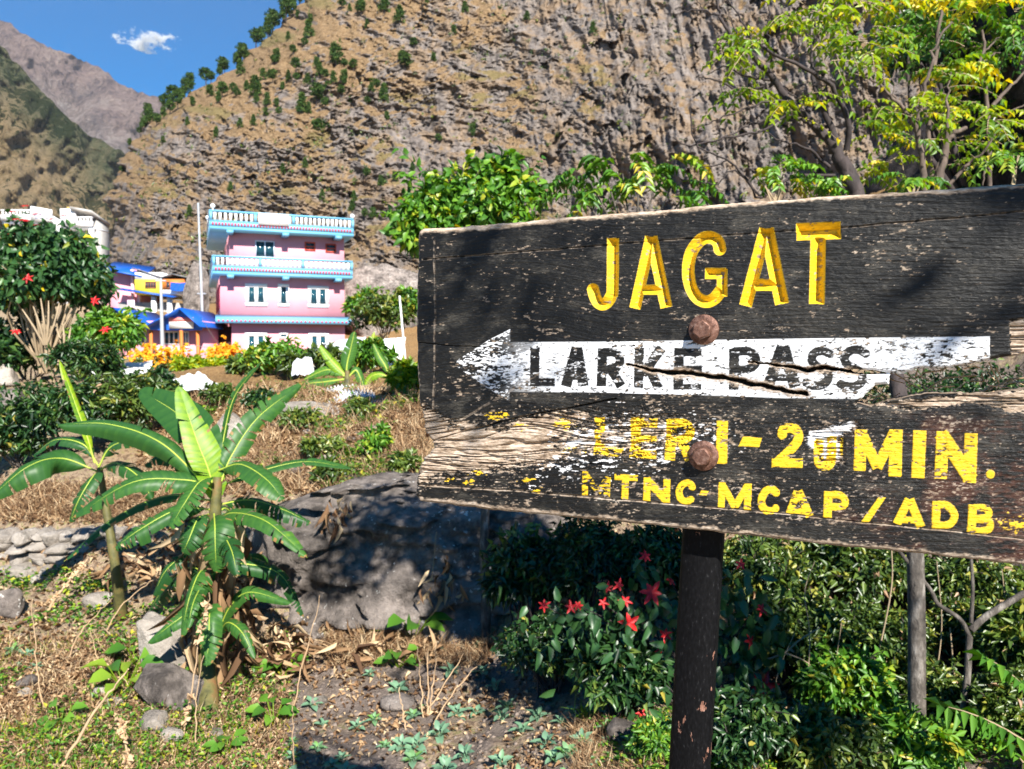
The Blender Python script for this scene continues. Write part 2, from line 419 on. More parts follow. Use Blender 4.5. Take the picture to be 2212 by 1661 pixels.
# weathered wood: where the paint is gone
def region(poly, soft): d = dpoly(PX, PY, poly); return np.clip(.5 + np.where(inpoly(PX, PY, poly), d, -d) / soft, 0, 1)
WA = [(890, 868), (930, 872), (970, 900), (1080, 912), (1180, 880), (1300, 880), (1260, 925), (1210, 950), (1260, 985), (1190, 1016), (1010, 1030), (890, 1062)]
wreg = region(WA, 70)
wreg = np.maximum(wreg, .75 * region([(1000, 880), (1420, 850), (1560, 900), (1560, 960), (1400, 1030), (1180, 1040)], 150))
wreg = np.maximum(wreg, region([(1850, 868), (1960, 862), (2100, 846), (2330, 830), (2330, 888), (2180, 892), (2100, 872), (1990, 888), (1900, 880)], 22))
wreg = np.maximum(wreg, region([(2180, 690), (2330, 672), (2330, 775), (2182, 778)], 14))
wreg = np.maximum(wreg, .9 * region([(1745, 925), (1850, 908), (1870, 925), (1825, 945), (1830, 1010), (1770, 1005)], 30))
wreg = np.maximum(wreg, .42 * region([(890, 875), (1900, 850), (2330, 900), (2330, 1130), (890, 1075)], 60))
wood = ss(.0, .16, wreg - .28 - n1 * .62 + (n2 - .5) * .5)
lowh = .045 * ss(860, 920, PY)
wood = np.maximum(wood, .8 * ss(.655, .745, lowh + n1 * .55 + n2 * .45 + .34 * (n3 - .5)) * ss(.3, .6, n4))                    # flecks all over
topd = dpoly(PX + jx, PY + jy * .6, [p for p in OUT[2:12]], False); botd = dpoly(PX, PY + jy, [p for p in OUT[12:21]], False)
lefd = dpoly(PX, PY, OUT[20:] + OUT[:2], False)
wood = np.maximum(wood, ss(13, 6, topd - 5 * (n3 - .5) * 2 + 8 * (n4 - .5))); wood = np.maximum(wood, .9 * ss(13, 5, botd + 14 * (n4 - .5)))
wood = np.maximum(wood, .8 * ss(5, 1, lefd + 10 * (n4 - .5)))
# arrow and its black letters
IA = -sdf(ARROW, .1); amask = AA(IA)
wear = .50 + .30 * ss(1130, 1010, PX) * ss(1000, 1040, PX * 0 + 1020 + (n3 - .5) * 90) + .14 * ss(1850, 2050, PX) + .1 * ss(1500, 1650, PX) * ss(800, 850, PY)
chip = ss(.02, .09, (n2 * .55 + n4 * .45) - wear + .09 - .25 * ss(.55, .35, n3) + .12)
chip2 = ss(0, .05, (n1 * .6 + n2 * .4) - .60 + .14 * ss(1140, 1000, PX) + .06 * ss(1900, 2050, PX))
wht = amask * (1 - np.clip(np.maximum(chip * ss(1240, 1060, PX), chip2 + .8 * ss(0, .05, n4 * .5 + n2 * .5 - .60 - .22 * ss(.5, .38, n3))), 0, 1))
ids[IA > 0] = 1
lid = 2
for let in BLACK:
    I = inside(let); m = AA(I + (n2 - .5) * 2.2)
    wht *= 1 - m * (1 - .8 * ss(.60, .68, n1)); ids[I > 0] = lid; lid += 1
wht = np.maximum(wht, .8 * ss(.05, .2, (n2 - .5) * .5 - .1 + region([(1745, 930), (1840, 905), (1860, 925), (1815, 945), (1822, 1000), (1775, 1000), (1735, 955)], 30) - .35 - n1 * .5 + .1))
wht = np.maximum(wht, .8 * ss(.03, .1, region([(1300, 870), (1560, 890), (1600, 960), (1380, 1040), (1150, 1050), (1180, 930)], 90) * .6 - .68 - (n1 - .5) * 1.5 + (n2 - .5) * .6))
# carved letters
for let in CARVED:
    I = inside(let) + (n4 - .5) * .8
    H -= np.clip(np.minimum(I, 15), 0, None) * .00085
    m = AA(I); ch = ss(.0, .06, (n4 * .6 + n1 * .4) - .67 + .09 * ss(6, 10, I) - .5 * ss(9.5, 11.5, I) * 0)
    yel = np.maximum(yel, m * (1 - ch)); ids[I > 0] = lid; lid += 1
    wood *= 1 - m; wood = np.maximum(wood, .85 * m * ch); wht *= 1 - m
# painted letters
for k, let in enumerate(TIME):
    I = inside(let); lost = [.46, .30, .18, .2, .13, .04, .15, .16, .12, .11, .14, 0][k]
    m = AA(I + (n2 - .5) * 2.4) * (1 - ss(0, .07, (n1 * .75 + n2 * .25) - (.70 - lost * .75)))
    yel = np.maximum(yel, m); ids[I > 0] = lid; lid += 1
for k, let in enumerate(FUND):
    I = inside(let); lost = [.26, .18, .12, .09, .05, .06, .16, .18, .14, .06, .1, .11, .13][k]
    m = AA(I + (n2 - .5) * 2.2) * (1 - ss(0, .07, (n1 * .7 + n2 * .3) - (.70 - lost * .75)))
    yel = np.maximum(yel, m); ids[I > 0] = lid; lid += 1
for bx, by, r in ((1130, 920, 8), (1080, 898, 7), (1062, 900, 6), (1218, 914, 9), (1010, 1040, 6), (970, 1036, 5), (1140, 1040, 6), (1030, 1022, 6), (2192, 1131, 16), (1160, 1060, 5)):
    yel = np.maximum(yel, ss(0, .08, n1 * .5 + n2 * .5 - .38 - .3 * np.hypot((PX - bx) / 2.2, PY - by) / r * .6))
# relief: grain, routed lines, splits, rounded edge
q = PY + .16 * (PX - 900) * ss(985, 900, PY) * ss(1350, 1050, PX) - .10 * (PX - 900) * ss(930, 1010, PY) * ss(1250, 1000, PX) * ss(1060, 1000, PY)
gr = fbm(PX / 60, q / 2.6, 4, 55, .6); gr2 = 1 - np.abs(2 * fbm(PX / 130, q / 6.5, 3, 66) - 1)
ero = ss(.38, .7, wreg) * ss(.2, .6, wood + .3)
H += (gr - .5) * (.0012 + .0035 * ero) - ero * (.0022 + .0045 * ss(.78, .98, gr2)) + (n4 - .5) * .0006
H += .00035 * ss(.3, .7, wht) + .0003 * ss(.3, .7, yel) * (H > -.002)
deep = np.zeros(PX.shape)
for pts, wd, dp in LINES:
    d = dpoly(PX + jx * .35, PY + jy * .35, pts, False); H -= dp * ss(wd, 0, d)
    if dp < .0026: wood = np.maximum(wood, (.75 if pts[0][1] > 1000 else .28) * ss(2.3, 1.0, np.abs(d - .8)) * ss(.35, .6, n4 + .1 * (pts[0][1] > 1000)))
for pts, wd in ((CRACK, 5.5), (CRACK2, 4.0)):
    d = dpoly(PX + jx * .8, PY + jy * 1.3, pts, False) / (.35 + .65 * ss(pts[0][0], pts[0][0] + 120, PX))
    c = ss(wd, wd * .35, d + (n4 - .5) * 3); H -= .022 * c; deep = np.maximum(deep, c)
    near = ss(wd * 2.6, wd * 1.2, d + (n2 - .5) * 14); wht *= 1 - near * .9; wood = np.maximum(wood, near * .85)
wht *= 1 - deep; yel *= 1 - deep; wood = np.maximum(wood, deep)
e = np.minimum(-sd, 12); H -= (1 - np.clip(e / 7, 0, 1)) ** 2 * .0045
rust = ss(1850, 2150, PX + (n3 - .5) * 500) * ss(880, 930, PY) * ss(.42, .62, n1 * .5 + n3 * .5)

gx, gt_ = np.gradient(H, DS)
NRM = np.stack([-gx, -np.ones_like(H), -gt_], -1); NRM /= np.linalg.norm(NRM, axis=-1)[..., None]

# material of the whole board face: black paint, bare wood, white and yellow paint
m, nt, b, _ = newmat("painted_weathered_wood")
tc = N(nt, "TexCoord").outputs["Object"]
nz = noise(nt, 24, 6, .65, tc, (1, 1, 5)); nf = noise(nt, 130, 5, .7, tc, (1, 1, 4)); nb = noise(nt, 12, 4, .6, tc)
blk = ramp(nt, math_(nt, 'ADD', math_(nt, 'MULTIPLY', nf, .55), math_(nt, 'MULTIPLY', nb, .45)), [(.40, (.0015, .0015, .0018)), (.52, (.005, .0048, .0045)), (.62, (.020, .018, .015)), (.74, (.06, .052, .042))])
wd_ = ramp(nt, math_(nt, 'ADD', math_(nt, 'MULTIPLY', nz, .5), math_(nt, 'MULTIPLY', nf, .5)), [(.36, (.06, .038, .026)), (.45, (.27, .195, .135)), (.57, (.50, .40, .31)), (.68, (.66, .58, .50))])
fad_sheen = ramp(nt, math_(nt, 'ADD', math_(nt, 'MULTIPLY', nf, .6), math_(nt, 'MULTIPLY', nz, .4)), [(.36, (.004, .004, .004)), (.5, (.022, .020, .017)), (.62, (.065, .058, .047)), (.72, (.16, .14, .115))])
blk = mixc(nt, step(nt, noise(nt, 17, 5, .62, tc, (1, 1, 1.7)), .50, .63), blk, fad_sheen)  # greyer patches in the black: worn paint plus painted-in sheen between leaf dapples
yl = ramp(nt, nf, [(.3, (.50, .30, .012)), (.5, (.72, .46, .015)), (.7, (.80, .56, .03))])
wt = ramp(nt, nf, [(.3, (.52, .53, .55)), (.5, (.76, .77, .80)), (.7, (.84, .85, .88))])
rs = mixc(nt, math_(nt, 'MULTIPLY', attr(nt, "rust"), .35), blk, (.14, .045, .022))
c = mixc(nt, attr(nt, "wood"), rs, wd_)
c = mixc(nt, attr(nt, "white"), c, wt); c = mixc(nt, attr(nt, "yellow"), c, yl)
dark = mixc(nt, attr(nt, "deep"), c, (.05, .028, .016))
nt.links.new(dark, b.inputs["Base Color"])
b.inputs["Specular IOR Level"].default_value = .35
rg = mixc(nt, attr(nt, "wood"), (.5, .5, .5), (.9, .9, .9)); nt.links.new(rg, b.inputs["Roughness"])
bump(nt, b, nf, .55, .0016)
SIGNM = m

ps, pt = st(1489, 1661, .045)
sbase = np.array([float(ps) - .035, .07, -1.50])          # local foot of the post
sgn = thing("trail_sign", SO + sbase[0] * SU - sbase[1] * SN + np.array([0, 0, sbase[2]]),
            "weathered black wooden trail signboard with carved yellow JAGAT and white arrow on a post", "signboard", rz=-BETA)
FI, FJ = np.nonzero(keep)
quad = np.stack([FI * NT + FJ, (FI + 1) * NT + FJ, (FI + 1) * NT + FJ + 1, FI * NT + FJ + 1], 1)
fid = np.median(ids.ravel()[quad], axis=1).astype(int)
fid = ids[FI, FJ]
VB = np.stack([SX, -H, TX], -1).reshape(-1, 3) - sbase
ATT = {"white": wht.ravel(), "yellow": yel.ravel(), "wood": wood.ravel(), "rust": rust.ravel(), "deep": deep.ravel()}
NB = NRM.reshape(-1, 3)
def piece(name, fsel, parent, rim=False):
    q = quad[fsel]; u, inv = np.unique(q.ravel(), return_inverse=True)
    V = VB[u]; F = [inv.reshape(-1, 4)]; va = {k: v[u] for k, v in ATT.items()}; nv = len(u)
    ln = [NB[u][inv]]
    if rim:
        ed = np.concatenate([quad[:, [0, 1]], quad[:, [1, 2]], quad[:, [2, 3]], quad[:, [3, 0]]]); key = np.sort(ed, 1) @ np.array([NS * NT, 1])
        uk, ui, uc = np.unique(key, return_index=True, return_counts=True); be = ed[ui[uc == 1]]
        bu, bi = np.unique(be.ravel(), return_inverse=True); bi = bi.reshape(-1, 2)
        rows = [VB[bu]]
        jag = (fbm(VB[bu, 0] * 180, VB[bu, 2] * 180, 3, 5) - .5)
        for k, y in enumerate((.014, .028, .042)):
            X = VB[bu].copy(); X[:, 1] = -sbase[1] + y
            X[:, 0] += jag * .004 * (k - 1); X[:, 2] += jag * .004 * (k - 1); rows.append(X)
        nb_ = len(bu); V = np.concatenate([V] + rows)
        rf = np.concatenate([np.stack([nv + k * nb_ + bi[:, 1], nv + k * nb_ + bi[:, 0], nv + (k + 1) * nb_ + bi[:, 0], nv + (k + 1) * nb_ + bi[:, 1]], 1) for k in range(3)])
        F.append(rf); ln.append(np.zeros((rf.size, 3)))
        K = keep[:NS // 6 * 6, :NT // 6 * 6].reshape(NS // 6, 6, -1, 6).all(axis=(1, 3)); bi_, bj_ = np.nonzero(K)
        o = nv + 4 * nb_; cv = np.stack(np.meshgrid(np.arange(0, NS // 6 + 1), np.arange(0, NT // 6 + 1), indexing='ij'), -1).reshape(-1, 2) * 6
        V = np.concatenate([V, np.stack([sa + cv[:, 0] * DS - sbase[0], np.full(len(cv), .042 - sbase[1]), -.265 + cv[:, 1] * DS - sbase[2]], 1)])
        w_ = NT // 6 + 1; bf = o + np.stack([bi_ * w_ + bj_, bi_ * w_ + bj_ + 1, (bi_ + 1) * w_ + bj_ + 1, (bi_ + 1) * w_ + bj_], 1); F.append(bf); ln.append(np.zeros((bf.size, 3)))
        ex = len(V) - nv
        for k in va: va[k] = np.concatenate([va[k], np.full(ex, .9 if k == "wood" else .3 if k == "deep" else 0)])
    me = mesh(name, V, F, SIGNM, None, True, va)
    if len(me.loops) == sum(len(x) for x in ln): me.normals_split_custom_set(np.concatenate(ln).tolist())
    o = bpy.data.objects.new(name, me); COL.objects.link(o); o.parent = parent; return o
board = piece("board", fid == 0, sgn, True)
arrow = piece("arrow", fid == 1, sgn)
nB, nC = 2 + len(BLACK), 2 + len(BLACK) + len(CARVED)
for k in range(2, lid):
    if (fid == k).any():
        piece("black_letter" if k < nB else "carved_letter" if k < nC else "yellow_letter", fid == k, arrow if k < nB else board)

# post: square steel section, black paint flaking to rust, foot in the ground
m, nt, b, _ = newmat("flaking_black_steel")
tc = N(nt, "TexCoord").outputs["Object"]
big = noise(nt, 55, 5, .6, tc, (1, 1, .45)); fine = noise(nt, 300, 4, .6, tc, (1, 1, .35)); zz = N(nt, "SeparateXYZ"); nt.links.new(tc, zz.inputs[0])
low = N(nt, "MapRange"); low.inputs[1].default_value = 1.25; low.inputs[2].default_value = .9; nt.links.new(zz.outputs[2], low.inputs[0])
th = math_(nt, 'ADD', big, math_(nt, 'MULTIPLY', low.outputs[0], .10)); fl = step(nt, th, .70, .715)
c = mixc(nt, fl, ramp(nt, fine, [(.4, (.002, .002, .0025)), (.62, (.005, .005, .006)), (.78, (.035, .035, .036))]), ramp(nt, fine, [(.3, (.10, .045, .03)), (.6, (.24, .12, .085)), (.8, (.4, .3, .25))]))
nt.links.new(c, b.inputs["Base Color"]); b.inputs["Roughness"].default_value = .6; b.inputs["Specular IOR Level"].default_value = .12
bump(nt, b, math_(nt, 'SUBTRACT', math_(nt, 'MULTIPLY', fine, .35), fl), .5, .0012)
POSTM = m
(sl0, tl0), (sr0, _), (sl1, tl1), (sr1, _) = st(1473, 1150, .043), st(1556, 1150, .043), st(1441, 1661, .043), st(1528, 1661, .043)
wp = .5 * ((sr0 - sl0) + (sr1 - sl1)); lean = ((sl1 + sr1) - (sl0 + sr0)) / 2 / (tl1 - tl0)
P = []; prof = []
ch = .006
for (x, y) in ((-.5, 0), (.5, 0), (.5, 1), (-.5, 1)):
    for k in (0, 1):
        sx = -1 if x < 0 else 1; sy = -1 if y == 0 else 1
        first = (x < 0) != (y == 0)
        dx, dy = ((ch, 0) if (k == (0 if (x > 0) == (y == 0) else 1)) else (0, ch))
        prof.append((x * wp - sx * dx, .043 + y * wp * .6 - sy * dy))
nseg = 40; zt, zb = .17, sbase[2] - .12
for k in range(nseg + 1):
    t = zb + (zt - zb) * k / nseg; sc = (sl0 + sr0) / 2 + (t - tl0) * lean
    for (x, y) in prof: P.append((sc + x - sbase[0], y - sbase[1], t - sbase[2]))
mb = MB(); P = np.array(P); i, j = np.meshgrid(np.arange(nseg), np.arange(8), indexing='ij'); i, j = i.ravel(), j.ravel()
mb.add(P, np.stack([i * 8 + j, i * 8 + (j + 1) % 8, (i + 1) * 8 + (j + 1) % 8, (i + 1) * 8 + j], 1))
c0 = P[-8:].mean(0); mb.add(np.vstack([P[-8:], c0]), [(8, j, (j + 1) % 8) for j in range(8)])
mb.build("post", POSTM, sgn, True)

RUST = pmat("rusty_bolt", (.06, .028, .02), (.17, .085, .06), 160, .55, .5, .0012, .55, (.30, .19, .15))
def ring(mb, c, prof, n, rot=0):      # lathe about the outward axis of the board; prof = (radius, height out of the face)
    V = []
    for r, h in prof:
        for k in range(n):
            a = rot + 2 * math.pi * k / n; V.append((c[0] + r * math.cos(a), c[1] - h, c[2] + r * math.sin(a)))
    m_ = len(prof); F = [(i * n + j, i * n + (j + 1) % n, (i + 1) * n + (j + 1) % n, (i + 1) * n + j) for i in range(m_ - 1) for j in range(n)]
    mb.add(V, F); top = V[-n:]; cc = np.mean(top, 0); mb.add(np.vstack([top, cc]), [(n, j, (j + 1) % n) for j in range(n)])
for bx, by in ((1521, 712), (1520, 984)):
    s_, t_ = st(bx, by); c0 = np.array([float(s_), 0, float(t_)]) - sbase
    mb = MB(); rr = .0132
    ring(mb, c0, [(rr, .004), (rr, .0155), (rr * .93, .0172), (rr * .80, .0175)], 6, .35 if by < 800 else .12)
    bo = mb.build("bolt", RUST, sgn, True)
    mb = MB(); ring(mb, c0, [(.0200, -.001), (.0202, .0028), (.0195, .0038), (.0120, .0040)], 40); mb.build("washer", RUST, bo, True)
# ------------------------------------------------------------------ ground: one sheet through measured heights
CP = []
for x, y, c in ((-1, 1.0, -1.62), (.3, 1.1, -1.5), (1.2, 1.0, -1.3), (-.5, 2.2, -1.95), (1.2, 2.2, -1.7), (-3, 1.2, -1.7), (3, 1.2, -1.2), (0, .35, -1.5), (-3, .35, -1.6), (2, .35, -1.2),
                (-6, 3.5, -1.9), (-12, 8, -1.3), (-20, 16, -.6), (8, 3.5, .2), (14, 8, 4.5), (22, 18, 9)):
    CP.append((x, y, CAMZ + c))
for px, py, d in ((100, 1661, 3.9), (800, 1661, 3.8), (1250, 1661, 3.5), (1600, 1661, 3.3), (2212, 1661, 3.1), (100, 1450, 4.9), (450, 1540, 4.5), (800, 1450, 4.95), (1100, 1500, 4.5),
                  (1300, 1450, 4.5), (1600, 1480, 4.2), (2100, 1500, 4.0), (100, 1290, 6.2), (420, 1330, 5.7), (650, 1390, 5.5), (1000, 1390, 5.4), (1250, 1300, 5.0), (1600, 1250, 5.0), (2100, 1250, 4.9),
                  (60, 1240, 6.6), (60, 1120, 6.9), (300, 1130, 7.0), (480, 1080, 6.9), (700, 1050, 6.9), (850, 1045, 6.7), (1000, 1050, 6.6), (100, 1000, 8.0), (450, 930, 8.3), (700, 930, 8.0), (870, 930, 7.7),
                  (1100, 950, 7.2), (50, 860, 11), (350, 860, 10.5), (600, 868, 10), (850, 870, 9.3), (1100, 870, 8.8), (0, 800, 17), (300, 802, 20), (600, 798, 22), (850, 790, 20), (1200, 800, 14),
                  (300, 768, 42), (600, 768, 44), (900, 760, 42), (0, 745, 42), (1300, 740, 35), (1400, 1000, 6.6), (1400, 850, 8.5), (1420, 700, 13), (1700, 1100, 5.8), (1700, 800, 7.6), (1720, 600, 9.5),
                  (1900, 470, 11), (2212, 900, 5.9), (2212, 600, 7.6), (2212, 380, 10.5), (2500, 100, 10), (2300, 150, 18), (1100, 1250, 6.0),
                  (300, 640, 75), (600, 680, 90), (1000, 640, 80), (1500, 500, 60), (-300, 640, 75)):
    CP.append(tuple(at(px, py, d)))
CP = np.array(CP)
def _k(x, y): return np.stack([np.clip(x / y, -3, 3), .75 * np.log(y)], -1)
CK = _k(CP[:, 0], CP[:, 1]); n_ = len(CK)
A_ = np.hypot(*(CK[:, None] - CK[None]).transpose(2, 0, 1)); MM = np.block([[A_, np.ones((n_, 1))], [np.ones((1, n_)), np.zeros((1, 1))]])
CW = np.linalg.solve(MM, np.append(CP[:, 2] - CAMZ, 0))
def ground_z(x, y):
    x, y = np.broadcast_arrays(np.asarray(x, float), np.maximum(np.asarray(y, float), .3)); sh = x.shape; x, y = x.ravel(), y.ravel()
    k = _k(x, y); z = np.empty(len(x))
    for i in range(0, len(x), 40000):
        kk = k[i:i + 40000]; z[i:i + 40000] = np.hypot(kk[:, None, 0] - CK[None, :, 0], kk[:, None, 1] - CK[None, :, 1]) @ CW[:-1] + CW[-1]
    far = ss(3, 12, y)
    z = z + (fbm(x * 1.1, y * 1.1, 4, 21) - .5) * (.22 + .25 * far) + (fbm(x * 6, y * 6, 3, 22) - .5) * .07 + (fbm(x * 22, y * 22, 2, 23) - .5) * .022
    return (z + CAMZ).reshape(sh)
def hit(px, py, d0=1.6, d1=60):
    """where the view ray through a pixel meets the ground"""
    px, py = np.atleast_1d(np.asarray(px, float)), np.atleast_1d(np.asarray(py, float))
    D = FW + ((px - CX) / FV)[:, None] * RT + ((CY - py) / FV)[:, None] * UP
    out = np.full(len(px), np.nan); ds = np.exp(np.linspace(math.log(d0), math.log(d1), 160))
    Pz = CAM[2] + ds[None] * D[:, 2:3]; G = ground_z(ds[None] * D[:, 0:1], ds[None] * D[:, 1:2])
    below = Pz < G; i = np.argmax(below, 1); ok = below.any(1) & (i > 0)
    r = np.arange(len(px)); a, b = (Pz - G)[r, i - 1], (Pz - G)[r, i]; f = np.clip(a / (a - b + 1e-9), 0, 1)
    d = ds[i - 1] + (ds[i] - ds[i - 1]) * f
    P = CAM + d[:, None] * D; P[:, 2] = ground_z(P[:, 0], P[:, 1]); P[~ok] = np.nan
    return P
def gnd(px, py): return hit([px], [py])[0]

na, nd = 760, 520
aa = np.concatenate([np.linspace(-3, -.75, 60), np.linspace(-.74, .74, na - 120), np.linspace(.75, 3, 60)]); dd = np.exp(np.linspace(math.log(.3), math.log(110), nd))
GX, GY = aa[:, None] * dd[None], np.broadcast_to(dd[None], (na, nd)); GZ = ground_z(GX, GY)
gpx, gpy, _ = proj(np.stack([GX, GY, GZ], -1))
wobx, woby = gpx + (fbm(GX * 2, GY * 2, 3, 91) - .5) * 140, gpy + (fbm(GX * 2, GY * 2, 3, 92) - .5) * 90
soil = inpoly(wobx, woby, [(570, 1900), (590, 1640), (650, 1480), (730, 1392), (1000, 1380), (1250, 1420), (1480, 1600), (1650, 1800), (1650, 1900)]) * 1.0
soil = np.maximum(soil, (GX > .55 * GY - .4) & (GY > 2) & (GY < 7))
straw = ss(1060, 940, gpy) * ss(120, 420, gpx) * ss(7, 8, GY)
gi, gj = np.meshgrid(np.arange(na - 1), np.arange(nd - 1), indexing='ij'); gi, gj = gi.ravel(), gj.ravel()
m, nt, b, _ = newmat("hillside_soil_and_litter")
p = N(nt, "NewGeometry").outputs["Position"]
f1, f2, f3 = noise(nt, 3, 6, .6, p), noise(nt, 18, 6, .65, p), noise(nt, 70, 5, .7, p)
weedy = ramp(nt, f2, [(.3, (.07, .046, .032)), (.43, (.22, .155, .105)), (.53, (.42, .31, .21)), (.62, (.20, .20, .07)), (.72, (.38, .28, .18))])
earth = ramp(nt, math_(nt, 'ADD', math_(nt, 'MULTIPLY', f1, .4), math_(nt, 'MULTIPLY', f3, .6)), [(.32, (.09, .07, .06)), (.5, (.195, .155, .132)), (.68, (.31, .255, .22))])
dry = ramp(nt, math_(nt, 'ADD', math_(nt, 'MULTIPLY', f2, .5), math_(nt, 'MULTIPLY', f3, .5)), [(.34, (.06, .035, .018)), (.47, (.21, .12, .05)), (.58, (.34, .22, .10)), (.7, (.14, .13, .04))])
c = mixc(nt, attr(nt, "soil"), weedy, earth); c = mixc(nt, attr(nt, "straw"), c, dry)
nt.links.new(c, b.inputs["Base Color"]); b.inputs["Roughness"].default_value = .95; b.inputs["Specular IOR Level"].default_value = .15
bump(nt, b, math_(nt, 'ADD', f3, f2), .9, .03)
GROUNDM = m
o = bpy.data.objects.new("ground", mesh("ground", np.stack([GX, GY, GZ], -1).reshape(-1, 3), np.stack([gi * nd + gj, (gi + 1) * nd + gj, (gi + 1) * nd + gj + 1, gi * nd + gj + 1], 1), m, None, True,
     {"soil": soil.ravel() * ss(.25, .5, fbm(GX * 5, GY * 5, 3, 3)).ravel(), "straw": straw.ravel()})); COL.objects.link(o); o["kind"] = "structure"
# valley floor behind and to the horizon, well under the hillside sheet
mb = MB(); k = 60; X, Y = np.meshgrid(np.linspace(-1, 1, k), np.linspace(-1, 1, k), indexing='ij'); X = np.sign(X) * np.abs(X) ** 3 * 9000; Y = np.sign(Y) * np.abs(Y) ** 3 * 9000
Z = -14 - 20 * ss(100, 1500, np.hypot(X, Y)) + 0 * X
i, j = np.meshgrid(np.arange(k - 1), np.arange(k - 1), indexing='ij'); i, j = i.ravel(), j.ravel()
mb.add(np.stack([X, Y, Z], -1).reshape(-1, 3), np.stack([i * k + j, (i + 1) * k + j, (i + 1) * k + j + 1, i * k + j + 1], 1))
o = mb.build("valley_floor", GROUNDM); o["kind"] = "structure"

# ------------------------------------------------------------------ cliff and far mountains (relief meshes at their real distance)
def sil(pts):
    xs, ys = np.array([p[0] for p in pts], float), np.array([p[1] for p in pts], float)
    return lambda y: np.interp(y, ys, xs)
ridge = sil([(1500, -900), (1120, -500), (860, -230), (700, -60), (648, 0), (622, 40), (590, 72), (556, 104), (520, 138), (480, 165), (425, 196), (372, 222), (330, 248), (296, 280), (282, 320), (262, 362), (246, 420), (240, 470), (234, 540), (222, 620), (200, 720), (150, 900)])
nr, nc = 640, 1060
py_ = np.concatenate([np.linspace(900, 640, 60), np.linspace(638, -60, 480), np.linspace(-64, -560, 100)])
tt = np.linspace(0, 1, nc) ** 1.12
PYg = np.broadcast_to(py_[:, None], (nr, nc)); L0 = ridge(py_)[:, None] + (fbm(py_ / 60 + 3, py_ * 0, 2, 14)[:, None] - .5) * 30
PXg = L0 + tt[None] * (2900 - L0)
dist = (PXg - L0)
PXg = PXg + ((fbm(PXg / 26, PYg / 22, 4, 4) - .5) * 46 + (fbm(PXg / 7, PYg / 6, 3, 6) - .5) * 12) * np.exp(-dist / 45)
base = 165 + (720 - PYg) * .22 * (1 - .35 * ss(900, 1700, PXg)) + 45 * np.exp(-dist / 40) + 40 * np.exp(-dist / 130) - 22 * ss(1200, 2600, PXg)
u, v = PXg * .12, -PYg * .12
ur, vr = u * .966 - v * .26, u * .26 + v * .966                 # beds dip a little
right = ss(820, 1350, PXg + (fbm(u / 18, v / 18, 3, 61) - .5) * 700)
wv = fbm(u / 22, v / 22, 5, 5) * 2.2
disp = (fbm(u / 38, v / 38, 4, 8) - .5) * 36 - (1 - np.abs(2 * fbm((u + v * .6) / 30, v / 75, 4, 88) - 1)) ** 3 * 9
def terr(x, sharp): fr = x - np.floor(x); return np.floor(x) + fr ** sharp
def rdg(x, y, o, sd): return 1 - np.abs(2 * fbm(x, y, o, sd, .55) - 1)
beds = vr / 8.5 + wv * 2.6 + (fbm(ur / 7, vr / 4, 4, 12) - .5) * 1.3
disp += (terr(beds, 2.4) - beds) * 3.6 * (1 - .88 * right) * ss(.3, .65, fbm(u / 16 + 5, v / 16, 3, 29))
b2 = vr / 2.9 + wv * 4 + (fbm(ur / 3.5, vr / 2, 4, 13) - .5) * 1.6
disp += (terr(b2, 2.2) - b2) * 2.3 * (1 - .88 * right) * ss(.35, .6, fbm(u / 11, v / 11, 3, 19))
wx, wy = (fbm(u / 3, v / 3, 4, 14) - .5) * 9, (fbm(u / 3, v / 3, 4, 15) - .5) * 9
f, f2_, cr, gxx, gyy = worley((ur + wx) / 6, (vr + wy) / 4.2, 20); disp += (1 - .8 * right) * ((cr - .5) * 3.6 + gyy * 3.2 - gxx * 2.2)
disp0 = disp.copy()
f, f2_, cr, gxx, gyy = worley((ur + wx) / 2.2, (vr + wy) / 1.5, 30); disp += (1 - .75 * right) * ((cr - .5) * 1.1 + gyy * .9 - gxx * .5)
disp -= (rdg(ur / 9, vr / 3.2, 5, 43) ** 3) * 3.0 * (1 - .7 * right)
f, f2_, cr, gxx, gyy = worley((u + wx * .9 + v * .14) / 10, (v + wy * 3) / 26, 40); disp += right * ((cr - .5) * 7.0 + gxx * 5 + gyy * 2)
f, f2_, cr, gxx, gyy = worley((u + wx * .5 + v * .14) / 3.6, (v + wy * 2) / 17, 44); disp += right * ((cr - .5) * 1.8 + gxx * 1.6)
disp -= right * rdg((u + v * .15) / 3.0, v / 14, 4, 47) ** 6 * 3.0
disp += (fbm(u / .8, v / .8, 3, 50) - .5) * (1.1 - .5 * right)
disp *= ss(0, 60, dist) * .75 + .25
DD = base + disp
CV = at(PXg, PYg, DD)
Lx = np.gradient(CV, axis=1); Ly = np.gradient(CV, axis=0); nn = np.cross(Lx, -Ly); nn /= np.linalg.norm(nn, axis=-1)[..., None] + 1e-9
nn *= np.where(nn[..., 1:2] > 0, -1, 1)
sm = lambda a: (a + np.roll(a, 1, 0) + np.roll(a, -1, 0) + np.roll(a, 1, 1) + np.roll(a, -1, 1) + np.roll(a, 2, 0) + np.roll(a, -2, 0)) / 7
nzs = sm(sm(nn[..., 2]))
patch = fbm(u / 9, v / 9, 4, 71)
grass = ss(.26, .62, nzs + (patch - .5) * 1.1 + (fbm(u / 2.6, v / 1.8, 4, 73) - .5) * .9 - .42 * right - .02 - .20 * ss(420, 560, PYg) + .10 * ss(250, 60, PYg) * (1 - right))
green = ss(.58, .7, fbm(u / 14, v / 5, 4, 81)) * grass
